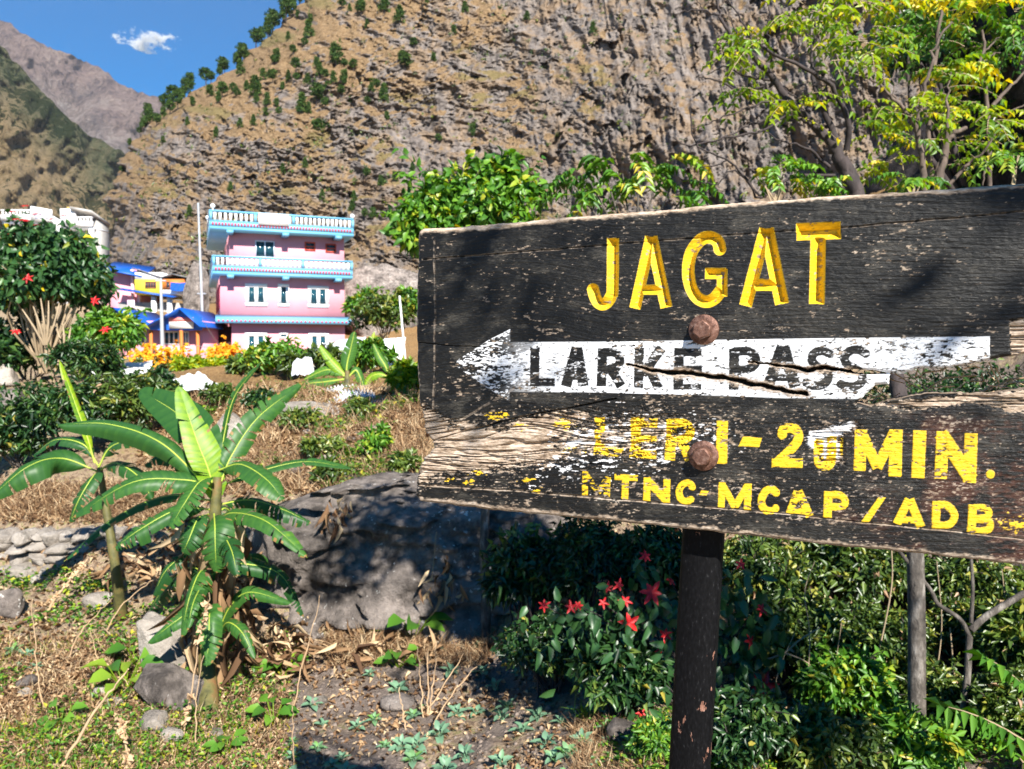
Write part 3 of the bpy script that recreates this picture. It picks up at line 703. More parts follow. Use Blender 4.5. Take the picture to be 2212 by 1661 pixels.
# the shoulder turns back behind the silhouette
back = at(L0 + 60, PYg[:, :1], DD[:, :1] + 130)
V = np.concatenate([back[:, :], CV], 1); w_ = nc + 1
ci, cj = np.meshgrid(np.arange(nr - 1), np.arange(w_ - 1), indexing='ij'); ci, cj = ci.ravel(), cj.ravel()
pad = lambda a: np.concatenate([a[:, :1], a], 1).ravel()
m, nt, b, _ = newmat("cliff_rock_and_dry_grass")
p = N(nt, "NewGeometry").outputs["Position"]
c1, c2, c3 = noise(nt, .13, 6, .6, p, (1, 1, .6)), noise(nt, .55, 6, .65, p, (1, 1, 1)), noise(nt, 2.2, 5, .7, p)
stk = noise(nt, .5, 5, .6, p, (1, .3, .12))
rock = ramp(nt, math_(nt, 'ADD', math_(nt, 'MULTIPLY', c2, .45), math_(nt, 'MULTIPLY', stk, .55)), [(.32, (.045, .038, .036)), (.43, (.125, .107, .098)), (.54, (.215, .185, .168)), (.68, (.33, .275, .23))])
rock = mixc(nt, step(nt, c1, .44, .62), rock, mixc(nt, .6, rock, (.27, .18, .10)))
gr_ = ramp(nt, math_(nt, 'ADD', math_(nt, 'MULTIPLY', c2, .5), math_(nt, 'MULTIPLY', c3, .5)), [(.30, (.06, .038, .021)), (.44, (.165, .106, .056)), (.56, (.265, .18, .10)), (.66, (.34, .25, .145)), (.76, (.17, .15, .05))])
gf = step(nt, math_(nt, 'ADD', attr(nt, "grass"), math_(nt, 'MULTIPLY', math_(nt, 'SUBTRACT', c3, .5), 1.5)), .34, .62)
c = mixc(nt, gf, rock, gr_); c = mixc(nt, math_(nt, 'MULTIPLY', attr(nt, "green"), .35), c, (.10, .12, .03))
nt.links.new(c, b.inputs["Base Color"]); b.inputs["Roughness"].default_value = .95; b.inputs["Specular IOR Level"].default_value = .1
bump(nt, b, math_(nt, 'ADD', c2, c3), .8, .6)
o = bpy.data.objects.new("cliff", mesh("cliff", V.reshape(-1, 3), np.stack([ci * w_ + cj, ci * w_ + cj + 1, (ci + 1) * w_ + cj + 1, (ci + 1) * w_ + cj], 1), m, None, False,
     {"grass": pad(grass), "green": pad(green)})); COL.objects.link(o); o["kind"] = "structure"
def on_cliff(px, py):
    i = np.argmin(np.abs(py_ - py)); j = int(np.clip(np.argmin(np.abs(PXg[i] - px)), 0, nc - 1)); return CV[i, j]

def mountain(name, top, d0, slope, amp, cell, m, bot=900, side=None, x0=-700, x1=520, kx=.0):
    xs = np.array([q[0] for q in top], float); ys = np.array([q[1] for q in top], float)
    k1, k2 = 300, 260; px = np.linspace(x0, x1, k1)[:, None]; T = np.interp(px, xs, ys) + (fbm(px / 13, px * 0, 5, int(d0)) - .5) * 16
    f = np.linspace(0, 1, k2)[None] ** 1.25; py = T + f * (bot - T); px = np.broadcast_to(px, py.shape)
    u, v = px * d0 / FV / cell, py * d0 / FV / cell
    rid = 1 - np.abs(2 * fbm(u + v * .5, v * .35 - u * .2, 5, 33) - 1)
    d = d0 - (py - T) * slope * d0 / 1000 + px * kx - (rid - .5) * amp - (fbm(u * 4, v * 4, 4, 35) - .5) * amp * .5
    V = at(px, py, d); i, j = np.meshgrid(np.arange(k1 - 1), np.arange(k2 - 1), indexing='ij'); i, j = i.ravel(), j.ravel()
    hgt = (py - T)
    o = bpy.data.objects.new(name, mesh(name, V.reshape(-1, 3), np.stack([i * k2 + j, (i + 1) * k2 + j, (i + 1) * k2 + j + 1, i * k2 + j + 1], 1), m, None, True,
        {"low": ss(0, 1, (hgt + (fbm(px / 60, py / 40, 4, 5) - .5) * 130) / 190).ravel()})); COL.objects.link(o); o["kind"] = "structure"
def mtmat(name, hi, lo, scale, g=None):
    m, nt, b, _ = newmat(name); p = N(nt, "NewGeometry").outputs["Position"]
    n1_, n2_ = noise(nt, scale, 8, .65, p), noise(nt, scale * 5, 6, .7, p); q = math_(nt, 'ADD', math_(nt, 'MULTIPLY', n1_, .5), math_(nt, 'MULTIPLY', n2_, .5))
    c = mixc(nt, attr(nt, "low"), ramp(nt, q, hi), ramp(nt, q, lo))
    if g: c = mixc(nt, math_(nt, 'MULTIPLY', step(nt, math_(nt, 'ADD', math_(nt, 'MULTIPLY', noise(nt, .09, 4, .6, p), .6), math_(nt, 'MULTIPLY', noise(nt, .008, 3, .5, p), .5)), .56, .60), .85), c, g)
    c = mixc(nt, 0, c, c); nt.links.new(c, b.inputs["Base Color"]); b.inputs["Roughness"].default_value = 1; b.inputs["Specular IOR Level"].default_value = 0
    bump(nt, b, math_(nt, 'ADD', n1_, n2_), 1, .5 / scale); return m
m1 = mtmat("far_mountain_rock", [(.38, (.11, .085, .09)), (.5, (.26, .19, .17)), (.62, (.36, .27, .23))], [(.38, (.10, .09, .09)), (.5, (.22, .18, .16)), (.62, (.42, .38, .36))], .006)
m2 = mtmat("near_mountain_slope", [(.38, (.05, .065, .04)), (.5, (.10, .11, .06)), (.64, (.20, .175, .11))], [(.36, (.09, .085, .04)), (.46, (.25, .185, .10)), (.56, (.36, .27, .16)), (.66, (.16, .13, .11))], .028, (.022, .035, .014))
mountain("far_mountain", [(-700, -420), (-300, -150), (-60, 5), (0, 40), (50, 70), (90, 97), (150, 118), (220, 150), (262, 185), (300, 198), (332, 206), (380, 235), (460, 300)], 4300, .42, 420, 500, m1)
mountain("mountain_slope", [(-700, -560), (-300, -190), (-100, 0), (0, 95), (30, 130), (62, 165), (100, 205), (140, 250), (190, 288), (230, 312), (272, 332), (340, 370), (450, 430)], 1500, .5, 150, 110, m2, bot=840, kx=.35)
# ------------------------------------------------------------------ buildings
class Frame:
    """a building's own axes: x along its front, y into its depth, z up; measured points of the photograph give its sizes"""
    def __init__(s, px, py, d, rz): s.o = at(px, py, d); s.rz = rz; s.u = np.array([math.cos(rz), math.sin(rz), 0]); s.n = np.array([-math.sin(rz), math.cos(rz), 0])
    def p(s, px, py, y=0.0):
        D = FW + (px - CX) / FV * RT + (CY - py) / FV * UP
        k = ((s.o + y * s.n - CAM) @ s.n) / (D @ s.n); P = CAM + k * D - s.o
        return float(P @ s.u), float(P[2])
    def x(s, px, y=0.0, py=700): return s.p(px, py, y)[0]
    def side(s, px, x, py=700):      # depth y at which pixel column px meets the plane x = const
        D = FW + (px - CX) / FV * RT + (CY - py) / FV * UP
        k = ((s.o + x * s.u - CAM) @ s.u) / (D @ s.u); P = CAM + k * D - s.o
        return float(P @ s.n)
PINK = pmat("pink_wall_paint", (.68, .28, .335), (.77, .33, .385), .9, .8, .12, .01); SKYB = flat("sky_blue_paint", (.15, .42, .63), .5, vary=.06)
ROYAL = flat("royal_blue_roof_sheet", (.006, .085, .42), .45, vary=.12); WHITE = flat("white_paint", (.80, .80, .80), .6, vary=.04)
REDT = flat("dark_red_paint", (.50, .03, .07), .6); GLASS = flat("dark_teal_glass", (.008, .05, .075), .12); BROWN = flat("brown_window_wood", (.22, .07, .025), .6)
CONC = pmat("bare_concrete", (.30, .28, .26), (.44, .42, .39), 1.5, .9, .2, .02); YELW = flat("yellow_wall_paint", (.80, .70, .05), .7, vary=.05); ORNG = flat("orange_paint", (.55, .16, .03), .6)
PALE = flat("pale_blue_white_paint", (.62, .68, .80), .6); SHEET = pmat("weathered_white_sheet", (.55, .57, .62), (.82, .82, .85), 1.2, .6, .2, .03); INK = flat("grey_lettering", (.25, .25, .34), .7)
GREY = flat("galvanised_steel", (.42, .45, .48), .45, .3)

def glass_window(f, root, x0, x1, z0, z1, y, frame, panes, fw=.11, name="window", bar=None):
    mb = MB(); mb.box(x0, x1, y - .05, y, z0, z0 + fw); mb.box(x0, x1, y - .05, y, z1 - fw, z1); mb.box(x0, x0 + fw, y - .05, y, z0 + fw, z1 - fw); mb.box(x1 - fw, x1, y - .05, y, z0 + fw, z1 - fw)
    w_ = (x1 - x0 - fw * (panes + 1)) / panes
    for k in range(1, panes): mb.box(x0 + k * (w_ + fw), x0 + k * (w_ + fw) + fw, y - .05, y, z0 + fw, z1 - fw)
    o = mb.build(name, frame, root, True)
    for k in range(panes):
        a = x0 + fw + k * (w_ + fw); MB().box(a, a + w_, y - .018, y - .004, z0 + fw, z1 - fw).build("pane", GLASS, o, True)
    return o

F = Frame(478.6, 790, 43, R(22)); W = F.x(744.7); D = 8.5
pk = thing("pink_house", F.o, "tall pink three storey house with sky blue balconies beside the rocky boulder", "house", rz=F.rz)
zs = lambda py, px=478.6, y=0: F.p(px, py, y)[1]
z_gt = zs(694, 560); z_b2, z_b1, z_f1, z_f0 = zs(592, 461, -.75), zs(550.6, 461, -.75), zs(494.4, 456.5, -.9), zs(452.6, 456, -.9)
xg, x3 = F.x(500.6), F.x(498.3)
for (x0, z0, z1) in ((xg, -2.2, z_gt), (0, z_gt + .02, z_b2 + .05), (x3, z_b2 + .06, z_f1 + .05)):
    mb = MB(); mb.box(x0, W, 0, D, z0, z1); mb.build("wall", PINK, pk, True)
def balcony(px0, px1, y, zb, zt, xs, groups, solid):
    x0, x1 = F.x(px0, y), F.x(px1, y); h = zt - zb; zf = zb + h * .42; yb = min(D, F.side(446, x0))
    mb = MB(); mb.box(x0, x1, y, D, zb, zb + .16); mb.box(x0, x1, y - .002, y + .14, zb + .162, zf); mb.box(x0, x0 + .14, y + .142, yb, zb + .162, zf); mb.box(x1 - .14, x1, y + .142, 3, zb + .162, zf)
    for xx in np.linspace(.5, W - .45, 3): mb.box(xx - .17, xx + .17, y - .06, 0, zb - .17, zb - .002)
    b = mb.build("balcony_slab", SKYB, pk, True)
    mb = MB(); n = int((x1 - x0) / .165)
    for k in range(n): xx = x0 + .12 + k * (x1 - x0 - .2) / n; mb.box(xx, xx + .085, y - .03, y - .004, zb + h * .22, zb + h * .36)
    mb.build("red_dentil_trim", REDT, b, True)
    mb = MB(); mb.box(x0, x1, y - .03, y + .13, zt - .09, zt); mb.box(x0 - .02, x0 + .12, y + .132, yb, zt - .09, zt); mb.box(x0, x1, y - .012, y + .11, zf + .002, zf + .06)
    posts = [x0, *groups, x1 - .12]
    for xx in posts: mb.box(xx, xx + .14, y - .02, y + .12, zf + .062, zt - .092)
    mb.box(x0 + .012, x0 + .10, yb - .14, yb, zf, zt - .092)
    r = mb.build("railing", SKYB, pk, True)
    for k in range(len(posts) - 1):
        mb = MB(); a, c = posts[k] + .14, posts[k + 1]; nb = max(2, int((c - a) / .235))
        for q in range(nb): xx = a + (q + .5) * (c - a) / nb; mb.box(xx - .065, xx + .065, y + .01, y + .08, zf + .062, zt - .094)
        mb.build("balusters", WHITE, r, True)
        if solid and not (k == 0 and False):
            aa = a + (.62 if k == 0 else .02); mb = MB(); mb.box(aa, c - .02, y + .084, y + .11, zf + .12, zt - .14); mb.build("cloth_panel", SHEET, r, True)
    mb = MB(); ny = int((yb - y) / .26)
    for q in range(ny): yy = y + .2 + q * .26; mb.box(x0 + .02, x0 + .09, yy, yy + .12, zf, zt - .094)
    mb.build("balusters", WHITE, r, True)
    return x0, x1
balcony(461, 762.8, -.75, z_b2, z_b1, 0, [F.x(561, -.75), F.x(653, -.75)], True)
bx0, bx1 = balcony(456, 765.7, -.9, z_f1, z_f0, 0, [F.x(552, -.9), F.x(634, -.9)], False)
# sloping ledge over the ground floor
zl0, zl1 = zs(697, 466, -.7), zs(680, 478, 0) + .12
x0, x1 = F.x(466, -.7), F.x(759, -.7)
mb = MB(); mb.hexa([(x0, -.7, zl0), (x1, -.7, zl0), (x1, 0, zl0), (x0, 0, zl0), (x0, -.7, zl0 + .22), (x1, -.7, zl0 + .22), (x1, 0, zl0 + .46), (x0, 0, zl0 + .46)])
mb.hexa([(x0, 0, zl0), (-.002, 0, zl0), (-.002, D, zl0), (x0, D, zl0), (x0, 0, zl0 + .22), (-.002, 0, zl0 + .46), (-.002, D, zl0 + .46), (x0, D, zl0 + .22)])
lg = mb.build("ledge", SKYB, pk, True)
mb = MB()
for k in range(31): xx = x0 + .1 + k * (x1 - x0 - .2) / 31; mb.box(xx, xx + .1, -.722, -.702, zl0 + .07, zl0 + .16)
mb.build("red_dentil_trim", REDT, lg, True)
def win(pxa, pya, pxb, pyb, frame, panes, **kw):
    (a, zt), (c, _) = F.p(pxa, pya), F.p(pxb, pya); zb = F.p(pxa, pyb)[1]; return glass_window(F, pk, a, c, zb, zt, -.002, frame, panes, **kw)
win(551, 519, 593, 556, PALE, 2, fw=.06)
for a, c, t in ((658, 681, 522), (703, 726, 526)):
    o = win(a, t, c, t + 19, flat("red_window_frame", (.45, .06, .03), .6) if a < 690 else bpy.data.materials["red_window_frame"], 1, fw=.07)
    (xa, z_), (xc, _) = F.p(a, t + 10), F.p(c, t + 10); MB().box(xa + .07, xc - .07, -.05, -.03, z_ - .03, z_ + .03).build("crossbar", bpy.data.materials["red_window_frame"], o, True)
win(529, 612, 577, 661, WHITE, 2, fw=.21); win(600, 613, 624, 662, WHITE, 1, fw=.17); win(664, 617, 710, 664, WHITE, 2, fw=.2)
win(529, 718, 577, 775, WHITE, 2, fw=.21); win(603, 719, 622, 731, WHITE, 1, fw=.09); win(666, 719, 710, 775, WHITE, 2, fw=.2)
for k in range(4):       # tall shuttered openings of the shaded side wall
    yy = 1.0 + k * 1.9; MB().box(-.05, -.002, yy, yy + .9, zs(664), zs(612)).build("side_window", REDT, pk, True)
(xa, zt), (xc, zb) = F.p(647 - 0 if False else 558, 460, -.95), F.p(624, 489, -.95)
mb = MB(); mb.box(xa, xc, -.99, -.95, zb, zt); s_ = mb.build("name_banner", WHITE, pk, True)
mb = MB()
for r_, z_, a, c in ((0, .62, .1, .92), (1, .22, .34, .72)):
    xx = xa + a * (xc - xa)
    while xx < xa + c * (xc - xa): w_ = random.uniform(.03, .07) * (1 if r_ == 0 else .6); mb.box(xx, xx + w_, -.994, -.991, zb + z_ * (zt - zb) - (.06 if r_ == 0 else .025), zb + z_ * (zt - zb) + (.06 if r_ == 0 else .025)); xx += w_ + random.choice((.022, .022, .09))
mb.build("lettering", INK, s_, True)
GLOBE = flat("white_lamp_globe", (.85, .85, .85), .3)
for px, py, yy in ((459.5, 445, -.85), (761, 467, -.85), (449, 470, 3.5)):
    x_, z_ = F.p(px, py, yy); mb = MB(); th = np.linspace(0, math.pi, 9)
    V = [(x_ + .13 * math.sin(t) * math.cos(a), yy + .13 * math.sin(t) * math.sin(a), z_ + .13 * math.cos(t)) for t in th for a in np.linspace(0, 2 * math.pi, 12, endpoint=False)]
    mb.add(V, [(i * 12 + j, i * 12 + (j + 1) % 12, (i + 1) * 12 + (j + 1) % 12, (i + 1) * 12 + j) for i in range(8) for j in range(12)]); mb.box(x_ - .03, x_ + .03, yy - .03, yy + .03, z_ - .35, z_ - .1); mb.build("globe_lamp", GLOBE, pk, True, True)

# blue roofed pavilion with two gables
F = Frame(322, 770, 40, R(4)); D = 5.0
sh = thing("blue_roofed_pavilion", F.o, "low pink pavilion with two royal blue gabled roofs left of the tall house", "pavilion", rz=F.rz)
P = lambda cx, cy, y=0.0: F.p(cx * .2321, 385.6 + cy * .2321, y)
xl, xv, xr = P(1000, 1400)[0], P(1385, 1400)[0], P(1888, 1400)[0]
zf, zr, zv = P(1400, 1410)[1], P(1700, 1222)[1], P(1385, 1388)[1]
for a, c, ap in ((xl - .35, xv, P(1095, 1225)[0]), (xv + .004, xr, P(1700, 1225)[0])):
    ov = .5; t = .09
    mb = MB()
    for (e, z_) in ((a, zv), (c, zv)):
        q = [(e, -ov, z_), (ap, -ov, zr), (ap, D, zr), (e, D, z_)]; q = q if e < ap else q[::-1]
        mb.hexa([(x, y, z) for x, y, z in q] + [(x, y, z + t) for x, y, z in q])
    rf = mb.build("roof", ROYAL, sh, True)
    mb = MB(); mb.add([(a + .05, 0, zf), (c - .05, 0, zf), (c - .05, 0, zv - .01), (ap, 0, zr - .04), (a + .05, 0, zv - .01)], [(0, 1, 3)]); mb.add([(a + .05, 0, zf), (c - .05, 0, zf), (c - .05, 0, zv - .01), (ap, 0, zr - .04), (a + .05, 0, zv - .01)], [(1, 2, 3), (0, 3, 4)])
    mb.box(a + .05, c - .05, .01, .1, zf, zv); mb.build("gable", ROYAL, rf, True)
(xa, z1), (xc, z0) = P(1578, 1292), P(1806, 1396)
s_ = MB().box(xa, xc, -.09, -.05, z0, z1).build("name_board", WHITE, sh, True); MB().box(xa, xc, -.094, -.091, z1 - .22, z1).build("pink_stripe", flat("salmon_paint", (.75, .22, .20), .6), s_, True)
mb = MB(); mb.box(xl, P(1838, 1500)[0], .9, D, -2, zf + .5); mb.build("wall", PINK, sh, True)
for cx in (1402, 1685, 1838):
    x_, _ = P(cx, 1500); MB().box(x_ - .07, x_ + .07, 0, .14, -2, zf).build("post", ORNG, sh, True)
for a, c in ((1275, 1360), (1525, 1672), (1700, 1762)):
    (x0, zt), (x1, zb) = P(a, 1420, .9), P(c, 1545 if c < 1700 else 1575, .9); glass_window(F, sh, x0, x1, zb, zt, .898, WHITE, 2 if c < 1400 or c > 1700 else 3, fw=.07)
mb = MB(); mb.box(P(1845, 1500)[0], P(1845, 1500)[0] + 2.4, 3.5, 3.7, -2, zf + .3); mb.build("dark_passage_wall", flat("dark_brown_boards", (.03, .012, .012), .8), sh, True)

# yellow house behind the pavilion
F = Frame(330, 690, 60, R(6)); D = 6
yh = thing("yellow_house", F.o, "yellow and white house with brown window and thin gabled roof above the pavilion", "house", rz=F.rz)
xa, xb, xm = P(1255, 1000)[0], P(1712, 1000)[0], P(1510, 1000)[0]
zbm, zmid, ztop = P(1300, 1075)[1], P(1300, 940)[1], P(1300, 872)[1]
MB().box(xa, xm, 0, D, zbm, zmid).build("wall", YELW, yh, True); MB().box(xa, xm, .02, D, zmid + .002, ztop).build("upper_wall", WHITE, yh, True)
MB().box(xm + .002, xb, .06, D, zbm, P(1600, 1035)[1]).build("side_wall", WHITE, yh, True); MB().box(xm + .002, xb, .04, D, P(1600, 1035)[1] + .002, P(1600, 935)[1]).build("orange_wall", ORNG, yh, True)
(x0, z1), (x1, z0) = P(1350, 958), P(1456, 1022); glass_window(F, yh, x0, x1, z0, z1, -.002, BROWN, 4, fw=.08)
(x0, z1), (x1, z0) = P(1545, 958), P(1580, 1020); glass_window(F, yh, x0, x1, z0, z1, .038, BROWN, 1, fw=.06)
mb = MB(); ra, rb, rc = P(1235, 838), P(1510, 925), P(1745, 925); rp = P(1600, 893)
for (A, B_) in ((ra, rb), (rb, rp), (rp, rc)):
    q = [(A[0], -.12, A[1]), (B_[0], -.12, B_[1]), (B_[0], D, B_[1]), (A[0], D, A[1])]; mb.hexa(q + [(x, y, z + .08) for x, y, z in q])
mb.build("roof", flat("grey_tin_roof", (.16, .16, .17), .5), yh, True)
(x0, z1), (x1, z0) = P(1585, 965, -.3), P(1742, 1038, -.3)
n = 14; V = [(x0 + (x1 - x0) * i / n, -.3 + .06 * math.sin(i * 1.7 + j), z1 + (z0 - z1) * j / 6 - .1 * math.sin(i / n * 3.1) * (1 if j else .5)) for j in range(7) for i in range(n + 1)]
mb = MB(); mb.add(V, [(j * (n + 1) + i, j * (n + 1) + i + 1, (j + 1) * (n + 1) + i + 1, (j + 1) * (n + 1) + i) for j in range(6) for i in range(n)])
tw = np.array([F.o + v[0] * F.u + v[1] * F.n + np.array([0, 0, v[2]]) for v in V]); mb2 = MB(); mb2.add(tw, np.concatenate(mb.Q)); solo(mb2, "blue_tarpaulin", ROYAL, tw.min(0), "blue tarpaulin sheet hung over the orange wall of the yellow house", "tarpaulin")
# concrete terrace under it, with blue eave and white pillars
ct = thing("concrete_terrace", F.o, "grey concrete terrace building with blue eave and white pillars below the yellow house", "terrace building", rz=F.rz)
MB().box(P(1080, 1150)[0], P(1640, 1150)[0], .4, D, -4, P(1300, 1150)[1]).build("wall", CONC, ct, True)
mb = MB(); A, B_ = P(1110, 1028), P(1640, 1105); q = [(A[0], -.8, A[1] - .1), (B_[0], -.8, B_[1] - .1), (B_[0], .4, B_[1]), (A[0], .4, A[1])]; mb.hexa(q + [(x, y, z + .12) for x, y, z in q]); mb.build("eave", ROYAL, ct, True)
for cx in (1440, 1585): MB().box(P(cx - 20, 1150)[0], P(cx + 20, 1150)[0], -.3, .1, -4, P(cx, 1100)[1]).build("pillar", WHITE, ct, True)
(x0, z1), (x1, z0) = P(1186, 1130, -.4), P(1256, 1240, -.4); MB().box(x0, x1, -.44, -.4, z0, z1).build("notice_board", flat("pale_pink_board", (.7, .5, .62), .6), ct, True)
mb = MB(); MB().box(P(940, 900)[0], P(1258, 900)[0], 1, D, -2, P(1100, 835)[1]).build("upper_room", PINK, ct, True)
for cx in (1195, 1255): MB().box(P(cx - 12, 900)[0], P(cx + 12, 900)[0], .7, 1, -2, P(cx, 835)[1]).build("pillar", flat("pale_pink_paint", (.72, .42, .5), .6) if cx < 1200 else bpy.data.materials["pale_pink_paint"], ct, True)
mb = MB(); A, B_, C_ = P(925, 800), P(1280, 800), P(1320, 845); q = [(A[0], 0, A[1] - .35), (C_[0], 0, A[1] - .95), (C_[0], 3, A[1] + .05), (A[0], 3, A[1] + .45)]
mb.hexa(q + [(x, y, z + .12) for x, y, z in q]); mb.build("blue_roof", ROYAL, ct, True)

# white lodge on the left
F = Frame(123, 600, 64, 0)
wh = thing("white_lodge", F.o, "white terraced lodge with rooftop billboards behind the red flowering bush", "lodge", rz=F.rz)
D = F.side(1014 * .2321, P(935, 500)[0], 520)
xa, xb = P(78, 400)[0], P(532, 400)[0]; zt, zb = P(530, 308)[1], P(530, 408)[1]
def rail(x0, x1, y, z0, z1, name="parapet"):
    mb = MB(); h = z1 - z0; mb.box(x0, x1, y, y + .2, z0, z0 + .55 * h); mb.box(x0, x1, y, y + .2, z1 - .14 * h, z1); n = int((x1 - x0) / .28)
    for k in range(n): xx = x0 + (k + .3) * (x1 - x0) / n; mb.box(xx, xx + .13, y + .04, y + .16, z0 + .55 * h, z1 - .14 * h)
    return mb.build(name, PALE if False else WHITE, wh, True)
rail(xa, xb, -1, zb, zt)
MB().box(xa, xb, -.8, D, zb - .25, zb).build("roof_slab", PALE, wh, True)
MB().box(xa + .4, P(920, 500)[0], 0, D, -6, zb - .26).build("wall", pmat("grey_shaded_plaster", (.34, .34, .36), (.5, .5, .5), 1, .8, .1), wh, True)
(x0, z1), (x1, z0) = P(290, 257, -1.1), P(490, 400, -1.1)
mb = MB(); mb.hexa([(x0, -1.2, z0), (x1, -1.2, z0), (x1, -1.1, z0), (x0, -1.1, z0), (x0, -1.2, z1), (x1, -1.2, z1 - .3), (x1, -1.1, z1 - .3), (x0, -1.1, z1)]); s_ = mb.build("billboard", WHITE, wh, True)
mb = MB()
for z_, a, c in ((.42, .15, .9), (.22, .2, .85)):
    xx = x0 + a * (x1 - x0)
    while xx < x0 + c * (x1 - x0): w_ = random.uniform(.1, .35); mb.box(xx, xx + w_, -1.206, -1.202, z0 + z_ * (z1 - z0) - .06, z0 + z_ * (z1 - z0) + .06); xx += w_ + .16
mb.build("lettering", INK, s_, True)
mb = MB(); A, B_ = P(530, 350), P(650, 425); q = [(A[0], -1, A[1] - .9), (B_[0], -1, B_[1] - .9), (B_[0], -.8, B_[1] - .9), (A[0], -.8, A[1] - .9)]; mb.hexa(q + [(x, y, z + .9) for x, y, z in q]); mb.build("stair_wall", WHITE, wh, True)
(x0, z1), (x1, z0) = P(636, 305), P(780, 465); mb = MB(); mb.box(x0, x1, -1.2, -1, z0, z1); mb.build("white_panel", WHITE, wh, True)
rail(P(770, 400)[0], P(932, 400)[0], -1.2, P(800, 468)[1], P(800, 378)[1])
MB().box(x0, P(935, 470)[0], -1, D, P(800, 485)[1], P(800, 468)[1] - .004).build("floor_slab", WHITE, wh, True)
mb = MB(); A, B_ = P(745, 315), P(945, 352); q = [(A[0], -1.5, A[1]), (B_[0], -1.5, B_[1]), (B_[0], D, B_[1] - .6), (A[0], D, A[1] - .6)]; mb.hexa(q + [(x, y, z + .22) for x, y, z in q]); mb.build("roof", CONC, wh, True)
MB().box(P(935, 500)[0] - .25, P(935, 500)[0], -.6, D, -7, P(935, 400)[1]).build("end_wall", CONC, wh, True)
for a, c in ((893, 930), (600, 630)): MB().box(P(a, 500)[0], P(c, 500)[0], -1.1, -.8, -6, P(a, 486)[1]).build("pillar", WHITE, wh, True)
MB().box(x0 - .5, P(935, 620)[0], -1.3, -1, P(800, 642)[1], P(800, 590)[1]).build("lower_parapet", WHITE, wh, True)
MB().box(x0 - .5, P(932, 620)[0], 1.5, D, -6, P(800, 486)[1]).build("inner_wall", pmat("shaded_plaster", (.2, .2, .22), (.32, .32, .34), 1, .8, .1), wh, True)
MB().box(P(556, 280)[0], P(574, 280)[0], 1, 1.2, P(560, 345)[1], P(560, 243)[1]).build("chimney_post", flat("ochre_paint", (.5, .32, .1), .7), wh, True)

# poles
def pole(px, pt, pb, d, r, name, label, arms=()):
    a, c = at(px[1], pb, d), at(px[0], pt, d); c[1] = a[1]; t = thing(name, a, label, "pole"); MB().tube([a, a * .5 + c * .5, c], [r, r * .85, r * .6], 8).build("shaft", GREY, t, smooth=True)
    for (f, w_) in arms: q = a + (c - a) * f; MB().tube([q + np.array([-w_, 0, 0]), q + np.array([w_, 0, 0])], r * .45, 6).build("crossarm", GREY, t)
    return a, c
pole((350.5, 351.5), 602, 775, 38, .10, "utility_pole", "pale steel pole standing in front of the two blue gables", ((.97, .25),))
pole((433.5, 441), 441, 775, 45, .09, "flag_pole", "tall thin leaning pole at the left corner of the pink house", ((.42, .25),))
def wire(A, B_, sag, d, label):
    a, c = at(*A, d[0]), at(*B_, d[1]); t = np.linspace(0, 1, 12)[:, None]; Pp = a + (c - a) * t; Pp[:, 2] -= sag * 4 * (t * (1 - t))[:, 0]; mb = MB(); mb.tube(Pp, .016, 4); solo(mb, "cable", GREY, a, label, "cable")
wire((437, 688), (482, 752), .15, (39, 42), "sagging cable from the pavilion eave down to the pink house door")
wire((420, 746), (500, 752), .05, (39, 42), "low cable strung level across the dark passage")
Fq = at(868, 672, 26); mb = MB(); a, c = at(875, 732, 24), at(863, 639, 24); mb.tube([a - np.array([0, 0, .6]), c], .032, 6); solo(mb, "white_stake", WHITE, a - np.array([0, 0, .6]), "white wooden stake leaning in the vines right of the pink house", "stake")
# ------------------------------------------------------------------ plants: materials and builders
LG = leafmat("fresh_green_leaf", [(0, (.03, .10, .015)), (.4, (.07, .20, .02)), (.75, (.16, .33, .03)), (.92, (.33, .40, .03)), (1, (.5, .42, .04))], .33)
LY = leafmat("yellow_green_leaf", [(0, (.05, .13, .015)), (.35, (.14, .26, .015)), (.7, (.28, .40, .012)), (.92, (.48, .48, .015)), (1, (.62, .50, .02))], .42)
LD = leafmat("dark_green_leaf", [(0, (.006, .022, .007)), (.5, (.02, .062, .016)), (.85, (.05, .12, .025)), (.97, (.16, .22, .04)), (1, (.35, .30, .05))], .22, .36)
LO = leafmat("olive_small_leaf", [(0, (.02, .045, .012)), (.45, (.06, .11, .02)), (.8, (.13, .19, .03)), (.95, (.30, .30, .05)), (1, (.40, .26, .16))], .25, .36)
LP = leafmat("poinsettia_leaf", [(0, (.02, .06, .02)), (.6, (.04, .115, .032)), (.93, (.09, .18, .04)), (.985, (.45, .42, .03)), (1, (.62, .48, .02))], .25, .4)
RED = leafmat("red_bract", [(0, (.45, .004, .008)), (1, (.75, .02, .02))], .3, .5); ORF = leafmat("orange_marigold", [(0, (.70, .26, .005)), (1, (.85, .48, .01))], .3, .6)
BAN = leafmat("banana_blade", [(0, (.34, .19, .07)), (.03, (.28, .20, .05)), (.06, (.02, .085, .022)), (.35, (.035, .12, .025)), (.6, (.07, .19, .03)), (.85, (.20, .36, .015)), (1, (.34, .46, .015))], .38, .45, .4)
MID = flat("banana_midrib", (.34, .42, .05), .5, vary=.2); STEMB = pmat("banana_stem", (.025, .028, .012), (.12, .11, .035), 9, .6, .3, .01, c3=(.20, .10, .04))
DRYL = leafmat("dry_leaf", [(0, (.08, .045, .028)), (.3, (.20, .115, .06)), (.6, (.38, .24, .13)), (1, (.62, .48, .30))], .2, .8, .1)
